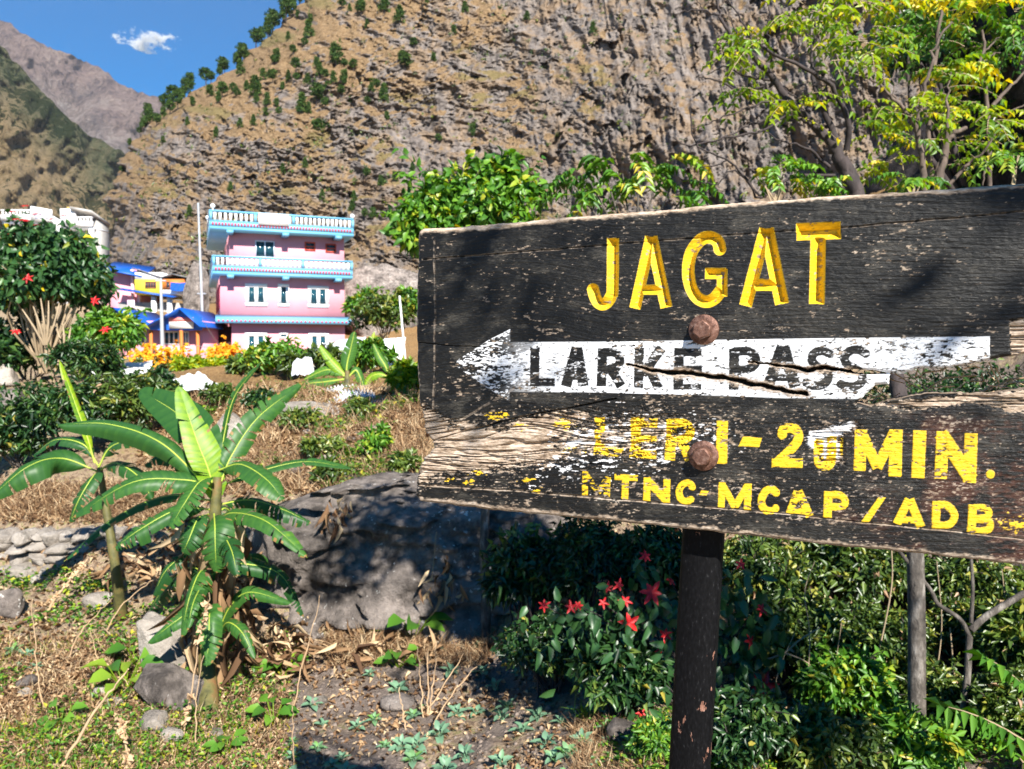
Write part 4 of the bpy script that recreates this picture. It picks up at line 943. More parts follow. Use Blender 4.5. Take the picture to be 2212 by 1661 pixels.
STRAW = flat("dry_stalk", (.50, .34, .20), .8, vary=.25); BARK = pmat("grey_bark", (.018, .014, .012), (.10, .085, .072), 26, .9, .7, .012, c3=(.30, .27, .24), sc=(1, 1, .4)); MIDBARK = pmat("brown_grey_bark", (.05, .036, .028), (.17, .125, .10), 22, .9, .5, .01, sc=(1, 1, .3))
DBARK = pmat("dark_bark", (.014, .010, .010), (.06, .044, .042), 16, .85, .5, .01, sc=(1, 1, .3)); TWIG = flat("pale_twig", (.32, .24, .15), .8, vary=.3)
PINEM = leafmat("pine_needles", [(0, (.015, .04, .012)), (.6, (.05, .11, .022)), (1, (.14, .20, .04))], .15, .6, .2)
SEED = leafmat("seedling_leaf", [(0, (.10, .22, .14)), (.5, (.20, .36, .22)), (.8, (.16, .34, .05)), (1, (.34, .44, .10))], .3, .5)

def clumps(mb, C, r, n, L, W, kind='leaf', up=.4, out=.6, droop=.25, tint=None, flat_=.8, dirz=-.2):
    """n leaves in a clump of radius r around C, tips outward, faces mostly up"""
    q = rdir(n) * (rng.random(n) ** .45)[:, None] * np.array([1, 1, flat_]) ; P = C + q * r
    D = q * out + rng.normal(size=(n, 3)) * .6; D[:, 2] += dirz
    Nn = rng.normal(size=(n, 3)) * .55 + np.array([.15, -.45, .75]) * up * 2
    mb.leaves(P, D, Nn, L * rng.uniform(.6, 1.15, n), W * rng.uniform(.7, 1.1, n), kind, tint if tint is not None else np.where(rng.random(n) < .018, 1, np.clip(rng.normal(.48, .16) + rng.normal(size=n) * .22, 0, .95)), droop=droop)

def frond(mb, rb, P0, d0, length, nl, L, W, droop=.5, tint=None):
    """a compound leaf: arched rachis with paired leaflets"""
    d0 = np.asarray(d0, float) / np.linalg.norm(d0); t = np.linspace(0, 1, nl + 1)[:, None]
    R_ = P0 + d0 * length * t + np.array([0, 0, -1.0]) * droop * length * t ** 2
    if rb is not None: rb.tube(R_[::2] if nl > 6 else R_, np.linspace(.004, .0015, len(R_[::2] if nl > 6 else R_)) * max(.6, length * 3), 4, cap=False)
    T = np.gradient(R_, axis=0)[1:]; T /= np.linalg.norm(T, axis=1)[:, None]; side = np.cross(T, [0, 0, 1.0]); side /= np.linalg.norm(side, axis=1)[:, None] + 1e-9
    tn = rng.normal(.5, .2) if tint is None else tint
    for s in (-1, 1):
        D = side * s + T * .55 + rng.normal(size=T.shape) * .14 + np.array([0, 0, -.42]); Nn = np.cross(side, T) * np.sign(np.cross(side, T)[:, 2:3] + 1e-9) + rng.normal(size=T.shape) * .3
        mb.leaves(R_[1:], D, Nn, L * rng.uniform(.75, 1.1, nl), W, 'leaf', np.clip(tn + rng.normal(size=nl) * .15, 0, 1), droop=.2)

def pxl(pts, d, n=None):
    P = np.array([at(p[0], p[1], d if len(p) < 3 else p[2]) for p in pts]); return spline(P, n or max(4, len(pts) * 5))

def shrub(name, label, cat, px, base_py, top_py, wpx, leaf, mat, L, n, d=None, group=None, k=18, kind='leaf', stem=BARK, dz=-.2, up=.4, flowers=0, fr=.045, fpos=None, lean=0, droop=.25, tall=1.0, sw=1.0, cr=.42, sprig=1.3):
    b = gnd(px, base_py) if d is None else at(px, base_py, d)
    d_ = float((b - CAM) @ FW); h = (base_py - top_py) * d_ / FV; rx = wpx * d_ / FV / 2
    t = thing(name, b, label, cat, group); mb, sb, fb = MB(), MB(), MB(); tops = []
    for i in range(k):
        v = rdir(1)[0]; v[2] = abs(v[2]) * 1.15 - .15; rr = rng.random() ** .4
        C = b + np.array([lean * h + v[0] * rx * rr, v[1] * rx * .8 * rr, h * (1 - .5 * tall) + v[2] * rr * h * .46 * tall]); tops.append(C)
        clumps(mb, C, rng.uniform(.7, 1.25) * cr * min(rx, h * .8), n // k, L, L * leaf, kind, up, dirz=dz, droop=droop)
        if i % 2 == 0: sb.tube(spline([b + np.array([rng.normal() * .03, rng.normal() * .03, -.04]), b * .45 + C * .55 + rng.normal(size=3) * .08 * h, C], 6), np.linspace(.016, .004, 6) * max(.5, h) * sw, 5)
    for q in range(int(k * sprig)):      # long shoots that break the outline
        v = rdir(1)[0]; v[2] = abs(v[2]) * .8 + .25; C = tops[int(rng.integers(len(tops)))]; ln = rng.uniform(.18, .42) * h * (1 if h < 2 else .6); m_ = int(rng.integers(7, 13))
        S_ = spline([C, C + v * ln * .55, C + v * ln + np.array([0, 0, -.12 * ln])], m_ + 1); sb.tube(S_, np.linspace(.005, .0015, m_ + 1) * max(.8, h), 4, cap=False); T_ = np.gradient(S_, axis=0)[1:]
        mb.leaves(S_[1:], T_ / np.linalg.norm(T_, axis=1)[:, None] * .6 + rng.normal(size=(m_, 3)) * .7, rng.normal(size=(m_, 3)) * .5 + np.array([.1, -.4, .8]), L * rng.uniform(.6, 1.1, m_), L * leaf, kind, np.clip(rng.normal(.6, .2) + rng.normal(size=m_) * .12, 0, .95), droop=.2)
    fo = mb.build("foliage", mat, t); sb.build("stem", stem, t)
    return t, tops, fo
def bract_star(t, C, r, nm=None, n=6):
    mb = MB(); nrm = nm if nm is not None else np.array([.1, -.8, .6]) + rng.normal(size=3) * .25; nrm = nrm / np.linalg.norm(nrm)
    u = np.cross(nrm, [0, 0, 1]); u /= np.linalg.norm(u); v = np.cross(nrm, u); a = np.arange(n) / n * 6.283 + rng.random() * 6
    D = np.cos(a)[:, None] * u + np.sin(a)[:, None] * v + nrm * .15
    mb.leaves(np.repeat(C[None], n, 0), D, np.repeat(nrm[None], n, 0), r * rng.uniform(.7, 1.15, n), r * .42, 'big', rng.random(n))
    return mb.build("flower", RED, t)

# ------------------------------------------------------------------ pines on the cliff
def pine_proto(kind, i):
    mb, tb = MB(), MB(); tb.tube([(0, 0, -.15), (0, 0, .55), (.02, 0, .95)], [.03, .022, .006], 6)
    for k in range(46):
        f = rng.random(); a = rng.random() * 6.283
        if kind == 0: z = .14 + .84 * f; r = .27 * (1 - f) ** .8 * rng.uniform(.5, 1) + .02
        elif kind == 1: z = .42 + .52 * f; r = .36 * math.sin(math.pi * min(.95, f * .9 + .12)) ** .7 * rng.uniform(.4, 1)
        else: z = .2 + .75 * f; r = .30 * (1 - .55 * f) * rng.uniform(.2, 1)
        clumps(mb, np.array([r * math.cos(a), r * math.sin(a), z]), .085, 26, .10, .045, 'leaf', .3)
    return mb, tb
protos = [pine_proto(k, k) for k in (0, 1, 2)]
PM = []
for mb, tb in protos:
    f = mb.build("crown", PINEM); g = tb.build("trunk", DBARK); PM.append((f.data, g.data)); bpy.data.objects.remove(f); bpy.data.objects.remove(g)
FACE = [(1640, 205, 90), (1650, 125, 50), (1780, 350, 110), (1575, 380, 70), (1530, 435, 60), (1575, 437, 50), (1630, 455, 60), (1680, 365, 60), (1700, 405, 70), (1730, 420, 50), (1770, 440, 60), (1830, 455, 80), (1740, 495, 60), (1810, 510, 60), (1880, 375, 60), (1825, 360, 50), (1450, 440, 70), (1400, 425, 60), (1355, 510, 100), (1360, 550, 60), (1420, 565, 70), (1240, 500, 60), (1180, 520, 80), (1160, 548, 60), (1115, 510, 60), (1020, 565, 50), (1275, 400, 80), (1230, 345, 60), (1680, 560, 110), (1610, 600, 100), (1730, 575, 60), (1640, 605, 60), (1690, 715, 80), (1410, 620, 40), (1470, 570, 35), (1485, 615, 35), (1275, 675, 45), (1345, 665, 55), (995, 665, 35), (1150, 730, 55), (2150, 375, 90), (2000, 480, 60), (1970, 485, 50), (1950, 155, 50), (1920, 85, 80), (2040, 70, 90), (2120, 130, 90), (1815, 50, 60), (1860, 60, 40), (1575, 105, 45), (1530, 215, 45), (1470, 340, 75), (1620, 893, 30), (1500, 925, 35), (1945, 945, 55), (2020, 990, 45), (1715, 1065, 50), (1880, 1070, 55), (1870, 1125, 50), (1225, 1020, 45), (1005, 1150, 60), (865, 765, 35), (1940, 1165, 35), (1980, 1160, 35), (2100, 968, 35), (2190, 915, 50),
        (2040, 540, 90), (2270, 60, 60), (2470, 70, 60), (2140, 340, 70), (1920, 45, 60), (2510, 730, 70), (1770, 300, 60), (1690, 690, 60), (2055, 640, 40), (2300, 330, 50), (2410, 180, 45), (2200, 250, 50), (1560, 290, 50), (1615, 250, 50), (1500, 480, 40), (1310, 480, 50), (1260, 520, 50), (1455, 345, 50), (1950, 560, 40), (1860, 560, 35), (2330, 760, 40), (3150, 180, 60), (2800, 110, 50)]
RIDGE = [(1430, 175, 115), (1395, 200, 95), (1370, 215, 65), (1330, 255, 95), (1520, 110, 115), (1490, 110, 55), (1180, 330, 90), (1215, 322, 85), (1150, 340, 60), (1060, 395, 85), (1240, 350, 55), (980, 490, 95), (930, 520, 95), (1000, 450, 85), (880, 545, 85), (945, 585, 100), (850, 590, 85), (905, 610, 75), (760, 640, 85), (800, 660, 75), (830, 670, 65), (740, 690, 60), (775, 680, 60), (715, 695, 50), (690, 775, 35), (960, 400, 45), (1000, 400, 40), (650, 920, 35), (1560, 60, 60), (1590, 20, 70), (1110, 385, 60), (870, 630, 60), (690, 715, 40), (955, 545, 70), (1035, 440, 60)]
for grp, LST, lab in (("pines scattered over the cliff face", FACE, "small dark green pine clinging to the cliff face among dry grass and rock"), ("pines along the left ridge of the cliff", RIDGE, "dark pine on the left ridge of the cliff, crown against sky or ridge")):
    for (cx, cy, h) in LST:
        p_ = on_cliff(cx * .4067, cy * .4067); dd_ = float((p_ - CAM) @ FW); H_ = max(3.0, h * .4067 * dd_ / FV) * 1.12
        fm, gm = PM[int(rng.integers(0, 3)) if grp[6] == 's' else int(rng.choice([1, 1, 2]))]
        t = thing("pine_tree", p_ - np.array([0, 0, .3]), lab, "pine tree", grp, rng.random() * 6.28); t.scale = (H_ * rng.uniform(.85, 1.2), H_ * rng.uniform(.85, 1.2), H_)
        for nm, me in (("crown", fm), ("trunk", gm)): o = bpy.data.objects.new(nm, me); COL.objects.link(o); o.parent = t

mb = MB()      # low scrub all over the cliff
for q in range(1500):
    i_, j_ = int(rng.integers(60, 540)), int(rng.integers(3, 760)); p_ = CV[i_, j_]
    if rng.random() > .25 + .75 * (fbm(np.array([p_[0] / 14]), np.array([p_[2] / 14]), 3, 7)[0] > .5): continue
    clumps(mb, p_, rng.uniform(.3, .9), 12, .9, .5, 'leaf', .3)
props(mb.build("scrub", LO), "low olive scrub dotted over the cliff face", "scrub", None, "stuff")
# ------------------------------------------------------------------ rocks
def rockmat(name, cols, spots=(.68, .72), spotc=(.62, .60, .56), yel=None):
    m, nt, b, _ = newmat(name); p = N(nt, "NewGeometry").outputs["Position"]
    a, c_, e = noise(nt, 1.8, 7, .62, p), noise(nt, 9, 6, .65, p), noise(nt, 24, 3, .5, p)
    q = math_(nt, 'ADD', math_(nt, 'MULTIPLY', a, .55), math_(nt, 'MULTIPLY', c_, .45)); col = ramp(nt, q, list(zip((.34, .46, .56, .68), cols)))
    dk = N(nt, "HueSaturation"); dk.inputs["Value"].default_value = .42; nt.links.new(col, dk.inputs["Color"])
    col = mixc(nt, step(nt, noise(nt, 3.2, 7, .7, p, (1, 1, .45)), .53, .66), col, dk.outputs[0])
    col = mixc(nt, math_(nt, 'MULTIPLY', step(nt, math_(nt, 'ADD', math_(nt, 'MULTIPLY', e, .7), math_(nt, 'MULTIPLY', a, .3)), *spots), step(nt, noise(nt, 2.1, 3, .5, p), .42, .55)), col, spotc)
    if yel: col = mixc(nt, step(nt, noise(nt, 2.4, 5, .6, p), .56, .66), col, yel)
    nt.links.new(col, b.inputs["Base Color"]); b.inputs["Roughness"].default_value = .95; b.inputs["Specular IOR Level"].default_value = .15
    bump(nt, b, math_(nt, 'ADD', c_, math_(nt, 'MULTIPLY', noise(nt, 40, 6, .75, p), .6)), 1, .05); return m
ROCK = rockmat("grey_lichened_rock", ((.04, .034, .031), (.14, .12, .108), (.27, .23, .205), (.40, .345, .31)), (.61, .635))
PALER = rockmat("pale_rock", ((.16, .14, .12), (.32, .28, .24), (.46, .41, .36), (.58, .53, .47)), (.66, .70), (.7, .68, .64)); YROCK = rockmat("yellow_stained_rock", ((.17, .14, .11), (.32, .27, .22), (.42, .37, .31), (.52, .46, .40)), yel=(.46, .26, .06))
DROCK = rockmat("dark_shade_rock", ((.012, .011, .011), (.03, .026, .025), (.07, .06, .058), (.14, .12, .11)))  # near black: the shade over these rocks is put into the colour
def rock_mesh(sub, sx, sy, sz, seed, rough=.25, block=3.0, cuts=13):
    import bmesh
    bm = bmesh.new(); bmesh.ops.create_icosphere(bm, subdivisions=sub, radius=1); V = np.array([v.co[:] for v in bm.verts]); F = np.array([[v.index for v in f.verts] for f in bm.faces]); bm.free()
    q = np.abs(V) ** block; V = V / (q.sum(1) ** (1 / block))[:, None]
    a, b_, c_ = V.T; n = (fbm(a * 1.6 + c_ * .7 + seed, b_ * 1.6 - c_ * .9, 5, seed) - .5) + .35 * (1 - np.abs(2 * fbm(a * 2.2 - b_ + seed, c_ * 3.6, 4, seed + 3) - 1) - .6)
    V = V * (1 + rough * n)[:, None]; rg = np.random.default_rng(seed + 900)
    for q in range(cuts):
        nv = rg.normal(size=3); nv /= np.linalg.norm(nv); o_ = rg.uniform(.62, .92); ex = np.maximum(V @ nv - o_ - .03 * (fbm(a * 5 + q, c_ * 5 + b_, 3, q) - .5), 0); V = V - (ex * .93)[:, None] * nv
    V = V * (1 + .09 * rough * (fbm(a * 7 + c_ * 3, b_ * 7 - c_ * 4, 4, seed + 8) - .5) * 2)[:, None]
    return V * np.array([sx, sy, sz]) * 1.1, F
def rock(name, label, cat, px, base_py, wpx, hpx, mat, seed, d=None, depth=.8, sub=5, rough=.35, group=None, sink=.2, rot=None, block=3.0):
    b = gnd(px, base_py) if d is None else at(px, base_py, d); k = float((b - CAM) @ FW) / FV
    V, F = rock_mesh(sub, wpx * k / 2, wpx * k / 2 * depth, hpx * k / 2 * (1 + sink), seed, rough, block)
    V[:, 2] += hpx * k / 2 * (1 - sink)
    if rot: M = np.array(Matrix.Rotation(R(rot), 3, 'Y')); V = V @ M.T
    mb = MB(); mb.add(V + b, F); return solo(mb, name, mat, b, label, cat, group, sub > 5)

# main boulder: overhanging face over a pale recessed foot
k = 6.3 / FV; b = at(800, 1392, 6.0)
V, F = rock_mesh(6, 330 * k, .95, 178 * k, 3, .30, 3.6, 5)
wx_, wz_ = V[:, 0] / (232 * k), V[:, 2] / (185 * k)
lip = -.38 + .35 * (fbm(wx_ * 3, wx_ * 0, 3, 9) - .5) - .1 * wx_
cut = ss(lip + .06, lip - .06, wz_) * ss(-.35, .05, wx_ + .2 * (fbm(wz_ * 3, wz_ * 0, 2, 5) - .5))
V[:, 1] += cut * .55 * (V[:, 1] < .2)
lay = fbm(wx_ * 1.3 + 4, wz_ * 4, 5, 15); fa, fb_, fc, fx_, fy_ = worley(wx_ * 2.2 + lay * 1.5, wz_ * 3.4 + lay, 16); V[:, 1] -= ((lay - .5) * .12 + (fc - .5) * .13 + fy_ * .06 - ss(.05, 0, fb_ - fa) * .06) * (V[:, 1] < .3); V[:, 1] -= .14 * ss(lip + .35, lip + .02, wz_) * (1 - cut) * (V[:, 1] < .3)
V[:, 2] += .06 * V[:, 0]
V[:, 1] -= ((fbm(wx_ * 12, wz_ * 12, 4, 61) - .5) * .035 + (rdg(wx_ * 3 + wz_ * .6, wz_ * 2.2, 4, 62) ** 12) * -.06) * (V[:, 1] < .3)
mb = MB(); cen = at(862, 1215, 6.5); mb.add(V + cen, F); solo(mb, "boulder", ROCK, np.array([cen[0], cen[1], b[2]]), "large grey lichen spotted boulder with overhanging lip right of the banana plant", "boulder", None, True)
rock("boulder", "pale yellow stained rock tucked under the overhang of the large boulder", "boulder", 880, 1388, 300, 165, YROCK, 8, 6.35, .5, 5, .3, block=2.6)
rock("boulder", "tall grey rock in shade behind the thin trunk left of the dark shrubs", "boulder", 1000, 1400, 170, 330, ROCK, 12, 5.95, .8, 5, .7)
rock("boulder", "big grey boulder beside the right wall of the pink house", "boulder", 860, 760, 230, 172, ROCK, 21, 50, .6, 6, .4, block=2.6)
rock("boulder", "grey rock outcrop between the yellow house and the flag pole", "boulder", 425, 690, 50, 120, ROCK, 25, 58, .8, 5, .5)
rock("flat_rock", "flat sunlit rock beside the corrugated sheet on the dry slope", "rock", 655, 905, 150, 34, PALER, 31, None, .9, 4, .3)
rock("flat_rock", "low grey rock left of the upright thin banana leaf", "rock", 498, 955, 70, 62, PALER, 33, None, .9, 4, .35)
rock("flat_rock", "rounded grey rock on the path at the left edge of the photo", "rock", 10, 838, 60, 50, PALER, 35, None, .9, 4, .3)
rock("flat_rock", "dark shaded rock slab below the path at the left edge", "rock", 20, 930, 110, 90, ROCK, 37, None, .9, 4, .35)
rock("flat_rock", "brown grey rock ledge left of the lower banana leaves", "rock", 15, 1330, 60, 60, ROCK, 39, None, .9, 4, .3)
rock("stone_slab", "pale tilted stone slab below the banana plant, sunlit top face", "stone slab", 352, 1440, 150, 90, PALER, 41, None, .7, 5, .3, rot=20, block=5)
rock("stone_slab", "dark edged stone slab leaning under the pale slab", "stone slab", 362, 1520, 170, 66, ROCK, 43, None, .6, 5, .3, rot=26, block=5)
rock("stone", "squarish grey stone on the soil beside the signpost", "stone", 1342, 1605, 62, 55, ROCK, 45, None, .9, 4, .25, block=4)
for i, (px, py, w_, h_, l_) in enumerate([(905, 1300, 60, 30, "small grey stone on the ledge under the boulder lip"), (330, 1575, 60, 36, "pinkish stone at the foot of the dry stalks"), (375, 1600, 50, 30, "grey stone just below the tilted slabs"), (860, 1525, 64, 24, "half buried flat stone among the cabbage seedlings"), (215, 1310, 60, 30, "reddish stone left of the banana trunk"),
     (225, 1500, 40, 20, "small stone in the weeds under the slab"), (60, 1480, 40, 22, "little stone in the grass by the blue green seedling"), (470, 1590, 26, 18, "white pebble below the banana trunk"), (690, 1520, 30, 18, "brown pebble at the garden edge")]):
    rock("stone", l_, "stone", px, py, w_, h_, PALER if i % 3 else ROCK, 60 + i, None, .9, 3, .3)
# dry stone terrace wall at the left
mb = MB(); 
for r_ in range(5):
    x = -60
    while x < 330:
        w_ = rng.uniform(26, 58); y = 1250 - r_ * 24 + rng.normal() * 4 - .03 * (x - 100); d_ = 6.55 + .055 * r_ + rng.normal() * .03; k = d_ / FV
        V, F = rock_mesh(3, w_ * k * .5, .17, 13.5 * k, int(rng.integers(1000)), .5, 6); a = rng.normal() * .12
        V = V @ np.array([[math.cos(a), 0, math.sin(a)], [0, 1, 0], [-math.sin(a), 0, math.cos(a)]]); mb.add(V + at(x + w_ / 2, y, d_), F); x += w_ * .96
solo(mb, "dry_stone_wall", PALER, at(120, 1262, 6.6), "low dry stone terrace wall of pale stones left of the banana plant", "stone wall")

# ------------------------------------------------------------------ banana plants
def banana_leaf(t, pts, wpx, tint, seed, tear=.5, tilt=None, droop=.35, sheen=0, petiole=0.0):
    rg = np.random.default_rng(seed); d_ = pts[0][2]; n = 48
    C = spline(np.array([at(*p) for p in pts]), n); Wd = wpx * d_ / FV / 2
    T = np.gradient(C, axis=0); T /= np.linalg.norm(T, axis=1)[:, None]; nv = np.array([.1, -.75, .65]) if tilt is None else np.asarray(tilt, float)
    B = np.cross(nv, T); B /= np.linalg.norm(B, axis=1)[:, None] + 1e-9; Nn = np.cross(T, B)
    s = np.linspace(0, 1, n); ww = Wd * np.clip(np.sin(np.pi * np.clip((s - petiole) / (1 - petiole), 0, 1) ** .75) ** .55, .0, 1) * (s > petiole); ww = np.where(s > .985, ww * .4, ww)
    L_ = np.linalg.norm(np.diff(C, axis=0), axis=1).sum(); blade = MB(); cols = 5
    for sd in (-1, 1):
        cuts = sorted(rg.choice(np.arange(5, n - 3), int(tear * 12), replace=False)) if tear > 0 else []
        seg = [0] + list(cuts) + [n - 1]
        for a, e in zip(seg[:-1], seg[1:]):
            if e - a < 1: continue
            idx = np.arange(a, e + 1); dr = rg.uniform(.5, 1.5) * droop; sh = rg.uniform(.75, 1.02) if tear > .2 else 1
            f = np.linspace(0, 1, cols); loc = (idx - a) / max(1, e - a)
            gap = np.where(loc > .5, -1, 1) * (np.abs(loc - .5) * 2) ** 3 * .035 * (tear > 0)
            W_ = (ww[idx] * sh)[:, None] * f[None]
            rip = np.sin(idx * 2.1 + rg.random() * 6)[:, None] * .03 * W_
            X = C[idx][:, None] + sd * B[idx][:, None] * W_[..., None] + Nn[idx][:, None] * ((.2 * W_) - dr * W_ * f[None] ** 1.5 * 1.6 + rip)[..., None] + T[idx][:, None] * (W_ * .45 + gap[:, None] * f[None] * L_ * .3)[..., None]
            m_ = len(idx); i, j = np.meshgrid(np.arange(m_ - 1), np.arange(cols - 1), indexing='ij'); i, j = i.ravel(), j.ravel()
            q = np.stack([i * cols + j, (i + 1) * cols + j, (i + 1) * cols + j + 1, i * cols + j + 1], 1); blade.add(X.reshape(-1, 3), q if sd > 0 else q[:, ::-1], np.where(((rg.random(len(i)) < .10) & (j == cols - 2) & (tear > .25)) | ((idx[i] > n - 3) & (tear > .45)), .01, np.clip(tint + rg.normal() * .04 + .06 * np.sin(i * 2.1) + rg.normal(size=len(i)) * .025, .07, 1)))
    lf = blade.build("leaf", BAN, t, smooth=True)
    mb = MB(); mb.tube(C - Nn * .002, np.linspace(.008, .002, n) * max(.6, d_ / 6), 6); mb.build("midrib", MID, lf, smooth=True)
    return lf
def pstem(t, pts, r0, r1, name="stem", m=None):
    mb = MB(); C = spline(np.array([at(*p) for p in pts]), 14); mb.tube(C, np.linspace(r0, r1, 14) * (1 + .06 * np.sin(np.arange(14) * 2.3)), 10); mb.build(name, m or STEMB, t, smooth=True)
D0 = 4.95
bn = thing("banana_plant", gnd(452, 1545), "large banana plant with one bright upright leaf in the left foreground", "banana plant")
gb = float((np.array(bn.location) - CAM) @ FW)
pstem(bn, [(452, 1560, gb), (448, 1400, 4.9), (458, 1240, D0), (466, 1090, D0), (470, 1030, D0)], .06, .028)
pstem(bn, [(474, 1490, 4.85), (474, 1330, 4.9), (472, 1230, 4.93)], .03, .022, "dead_leaf_sheath", DRYL)
BL = [([(472, 1105, D0), (452, 1020, D0 - .02), (425, 950, D0), (385, 832, D0 + .1)], 78, .80, .3, (.5, -.85, .1), .1), ([(460, 1050, D0 + .1), (440, 960, D0 + .2), (385, 895, D0 + .35), (300, 842, D0 + .5)], 92, .3, .2, (-.5, -.7, .6), .2),
      ([(455, 1060, D0), (350, 958, D0 + .1), (235, 916, D0 + .15), (122, 918, D0 + .1)], 50, .36, .15, (-.1, -.7, .75), .6), ([(478, 1040, D0), (500, 985, D0 + .05), (557, 902, D0 + .2), (655, 826, D0 + .5)], 62, .42, .7, (.55, -.7, .5), .3),
      ([(472, 1040, D0 + .1), (486, 930, D0 + .25), (510, 850, D0 + .4), (566, 780, D0 + .6)], 20, .3, .4, (.9, -.3, .3), .2), ([(472, 1015, D0), (520, 1003, D0 - .1), (575, 1035, D0 - .25), (612, 1080, D0 - .3)], 72, .4, .3, (.3, -.6, .8), .4),
      ([(472, 1130, D0), (500, 1108, D0 - .1), (575, 1126, D0 - .3), (664, 1204, D0 - .4)], 56, .5, .7, (.25, -.6, .8), .4), ([(476, 1050, D0 + .1), (560, 1018, D0 + .2), (660, 997, D0 + .3), (762, 1012, D0 + .3)], 32, .33, .2, (0, -.5, .9), .2),
      ([(462, 1050, D0), (394, 1036, D0 - .1), (285, 1042, D0 - .2), (156, 1118, D0 - .25)], 62, .36, .6, (-.1, -.75, .7), .5), ([(458, 1040, D0), (432, 1040, D0 - .15), (398, 1088, D0 - .3), (366, 1142, D0 - .35)], 66, .45, .8, (-.2, -.8, .6), .3),
      ([(462, 1110, D0 - .05), (464, 1135, D0 - .25), (465, 1183, D0 - .3), (468, 1238, D0 - .28)], 70, .42, .5, (0, -.95, .35), .3), ([(455, 1080, D0), (358, 1072, D0 + .1), (245, 1120, D0 + .1), (138, 1212, D0)], 40, .15, .5, (-.3, -.3, .9), .5),
      ([(458, 1100, D0), (385, 1100, D0 - .1), (300, 1145, D0 - .2), (246, 1186, D0 - .25)], 52, .3, .9, (-.2, -.8, .6), .5), ([(452, 1110, D0), (428, 1120, D0 - .15), (408, 1165, D0 - .25), (394, 1195, D0 - .25)], 58, .28, .9, (-.1, -.9, .4), .3),
      ([(470, 1090, D0 + .1), (540, 1080, D0 + .1), (610, 1100, D0), (672, 1130, D0)], 50, .22, 1.0, (.3, -.5, .8), .8), ([(466, 1120, D0 + .1), (420, 1180, D0 + .1), (360, 1230, D0), (330, 1290, D0)], 46, .2, .8, (-.3, -.7, .6), .5),
      ([(460, 1060, D0 + .2), (420, 1010, D0 + .3), (360, 985, D0 + .35), (310, 1005, D0 + .3)], 46, .15, .7, (-.2, -.5, .8), .5)]
for k in range(7):
    a = k * 2.4 + rng.normal() * .4; sx = math.cos(a) * rng.uniform(90, 240); y0 = rng.uniform(1120, 1290); dz = -math.sin(a) * .5
    BL.append(([(460, y0, D0), (460 + sx * .35, y0 - rng.uniform(5, 40), D0 + dz * .3), (460 + sx * .75, y0 + 20, D0 + dz * .8), (460 + sx, y0 + rng.uniform(60, 130), D0 + dz)], rng.uniform(34, 62), rng.uniform(.08, .45), 1.0, (math.cos(a) * .4, -.6, .7), .6))
for i, (p_, w_, ti, te, tl, dr) in enumerate(BL):
    banana_leaf(bn, p_, w_ * 1.02, ti, 100 + i, te, tl, dr, petiole=.08)
for i, (p_, w_, ti) in enumerate([([(470, 1370, 4.85), (496, 1312, 4.8), (540, 1279, 4.75), (630, 1304, 4.7)], 42, .45), ([(462, 1370, 4.85), (424, 1318, 4.75), (382, 1340, 4.65), (318, 1390, 4.6)], 42, .42), ([(462, 1380, 4.8), (453, 1325, 4.65), (451, 1380, 4.55), (446, 1440, 4.5)], 58, .48), ([(470, 1380, 4.82), (490, 1345, 4.7), (522, 1365, 4.6), (551, 1424, 4.55)], 34, .42)]):
    banana_leaf(bn, p_, w_, ti, 140 + i, .3, (0, -.7, .7), .4, petiole=.1)
mb = MB()      # dead hanging leaves round the stem
for i in range(90): P0 = at(rng.uniform(395, 530), rng.uniform(1120, 1440), 4.95 + rng.normal() * .08); mb.leaves(P0[None], np.array([[rng.normal() * .3, rng.normal() * .3, -1]]), np.array([[rng.normal(), -1, .2]]), rng.uniform(.18, .4), rng.uniform(.03, .07), 'big', droop=.3)
mb.build("dead_leaves", DRYL, bn)

b2 = thing("banana_plant", gnd(262, 1330), "slimmer banana plant with yellow stem left of the large one", "banana plant"); D2 = 5.6; g2 = float((np.array(b2.location) - CAM) @ FW)
pstem(b2, [(262, 1335, g2), (250, 1230, 5.6), (232, 1115, D2), (215, 1010, D2)], .042, .02)
for i, (p_, w_, ti, te, tl, dr) in enumerate([([(205, 1000, D2), (186, 935, D2), (160, 865, D2 + .05), (129, 778, D2 + .1)], 26, .85, .3, (.9, -.5, .2), .2), ([(215, 1020, D2), (134, 990, D2 - .1), (60, 1008, D2 - .3), (-25, 1078, D2 - .4)], 64, .33, .2, (-.1, -.75, .65), .5),
      ([(212, 1010, D2), (240, 965, D2), (300, 950, D2 - .1), (340, 985, D2 - .1)], 42, .3, .5, (.2, -.6, .8), .5), ([(212, 1005, D2), (180, 960, D2), (120, 950, D2), (70, 985, D2)], 40, .15, .4, (0, -.4, .9), .5), ([(215, 1015, D2), (250, 1000, D2 - .2), (300, 1030, D2 - .3), (330, 1080, D2 - .3)], 44, .25, .6, (.2, -.7, .7), .5),
      ([(213, 1020, D2), (200, 1030, D2 - .2), (170, 1080, D2 - .3), (150, 1130, D2 - .3)], 40, .2, .7, (-.1, -.8, .5), .4)]): banana_leaf(b2, p_, w_, ti, 160 + i, te, tl, dr, petiole=.12)
b3 = thing("banana_plant", gnd(592, 1262), "small bright banana sprout in front of the big boulder", "banana plant"); d3 = float((np.array(b3.location) - CAM) @ FW) - .15
pstem(b3, [(590, 1262, d3), (592, 1225, d3)], .02, .012)
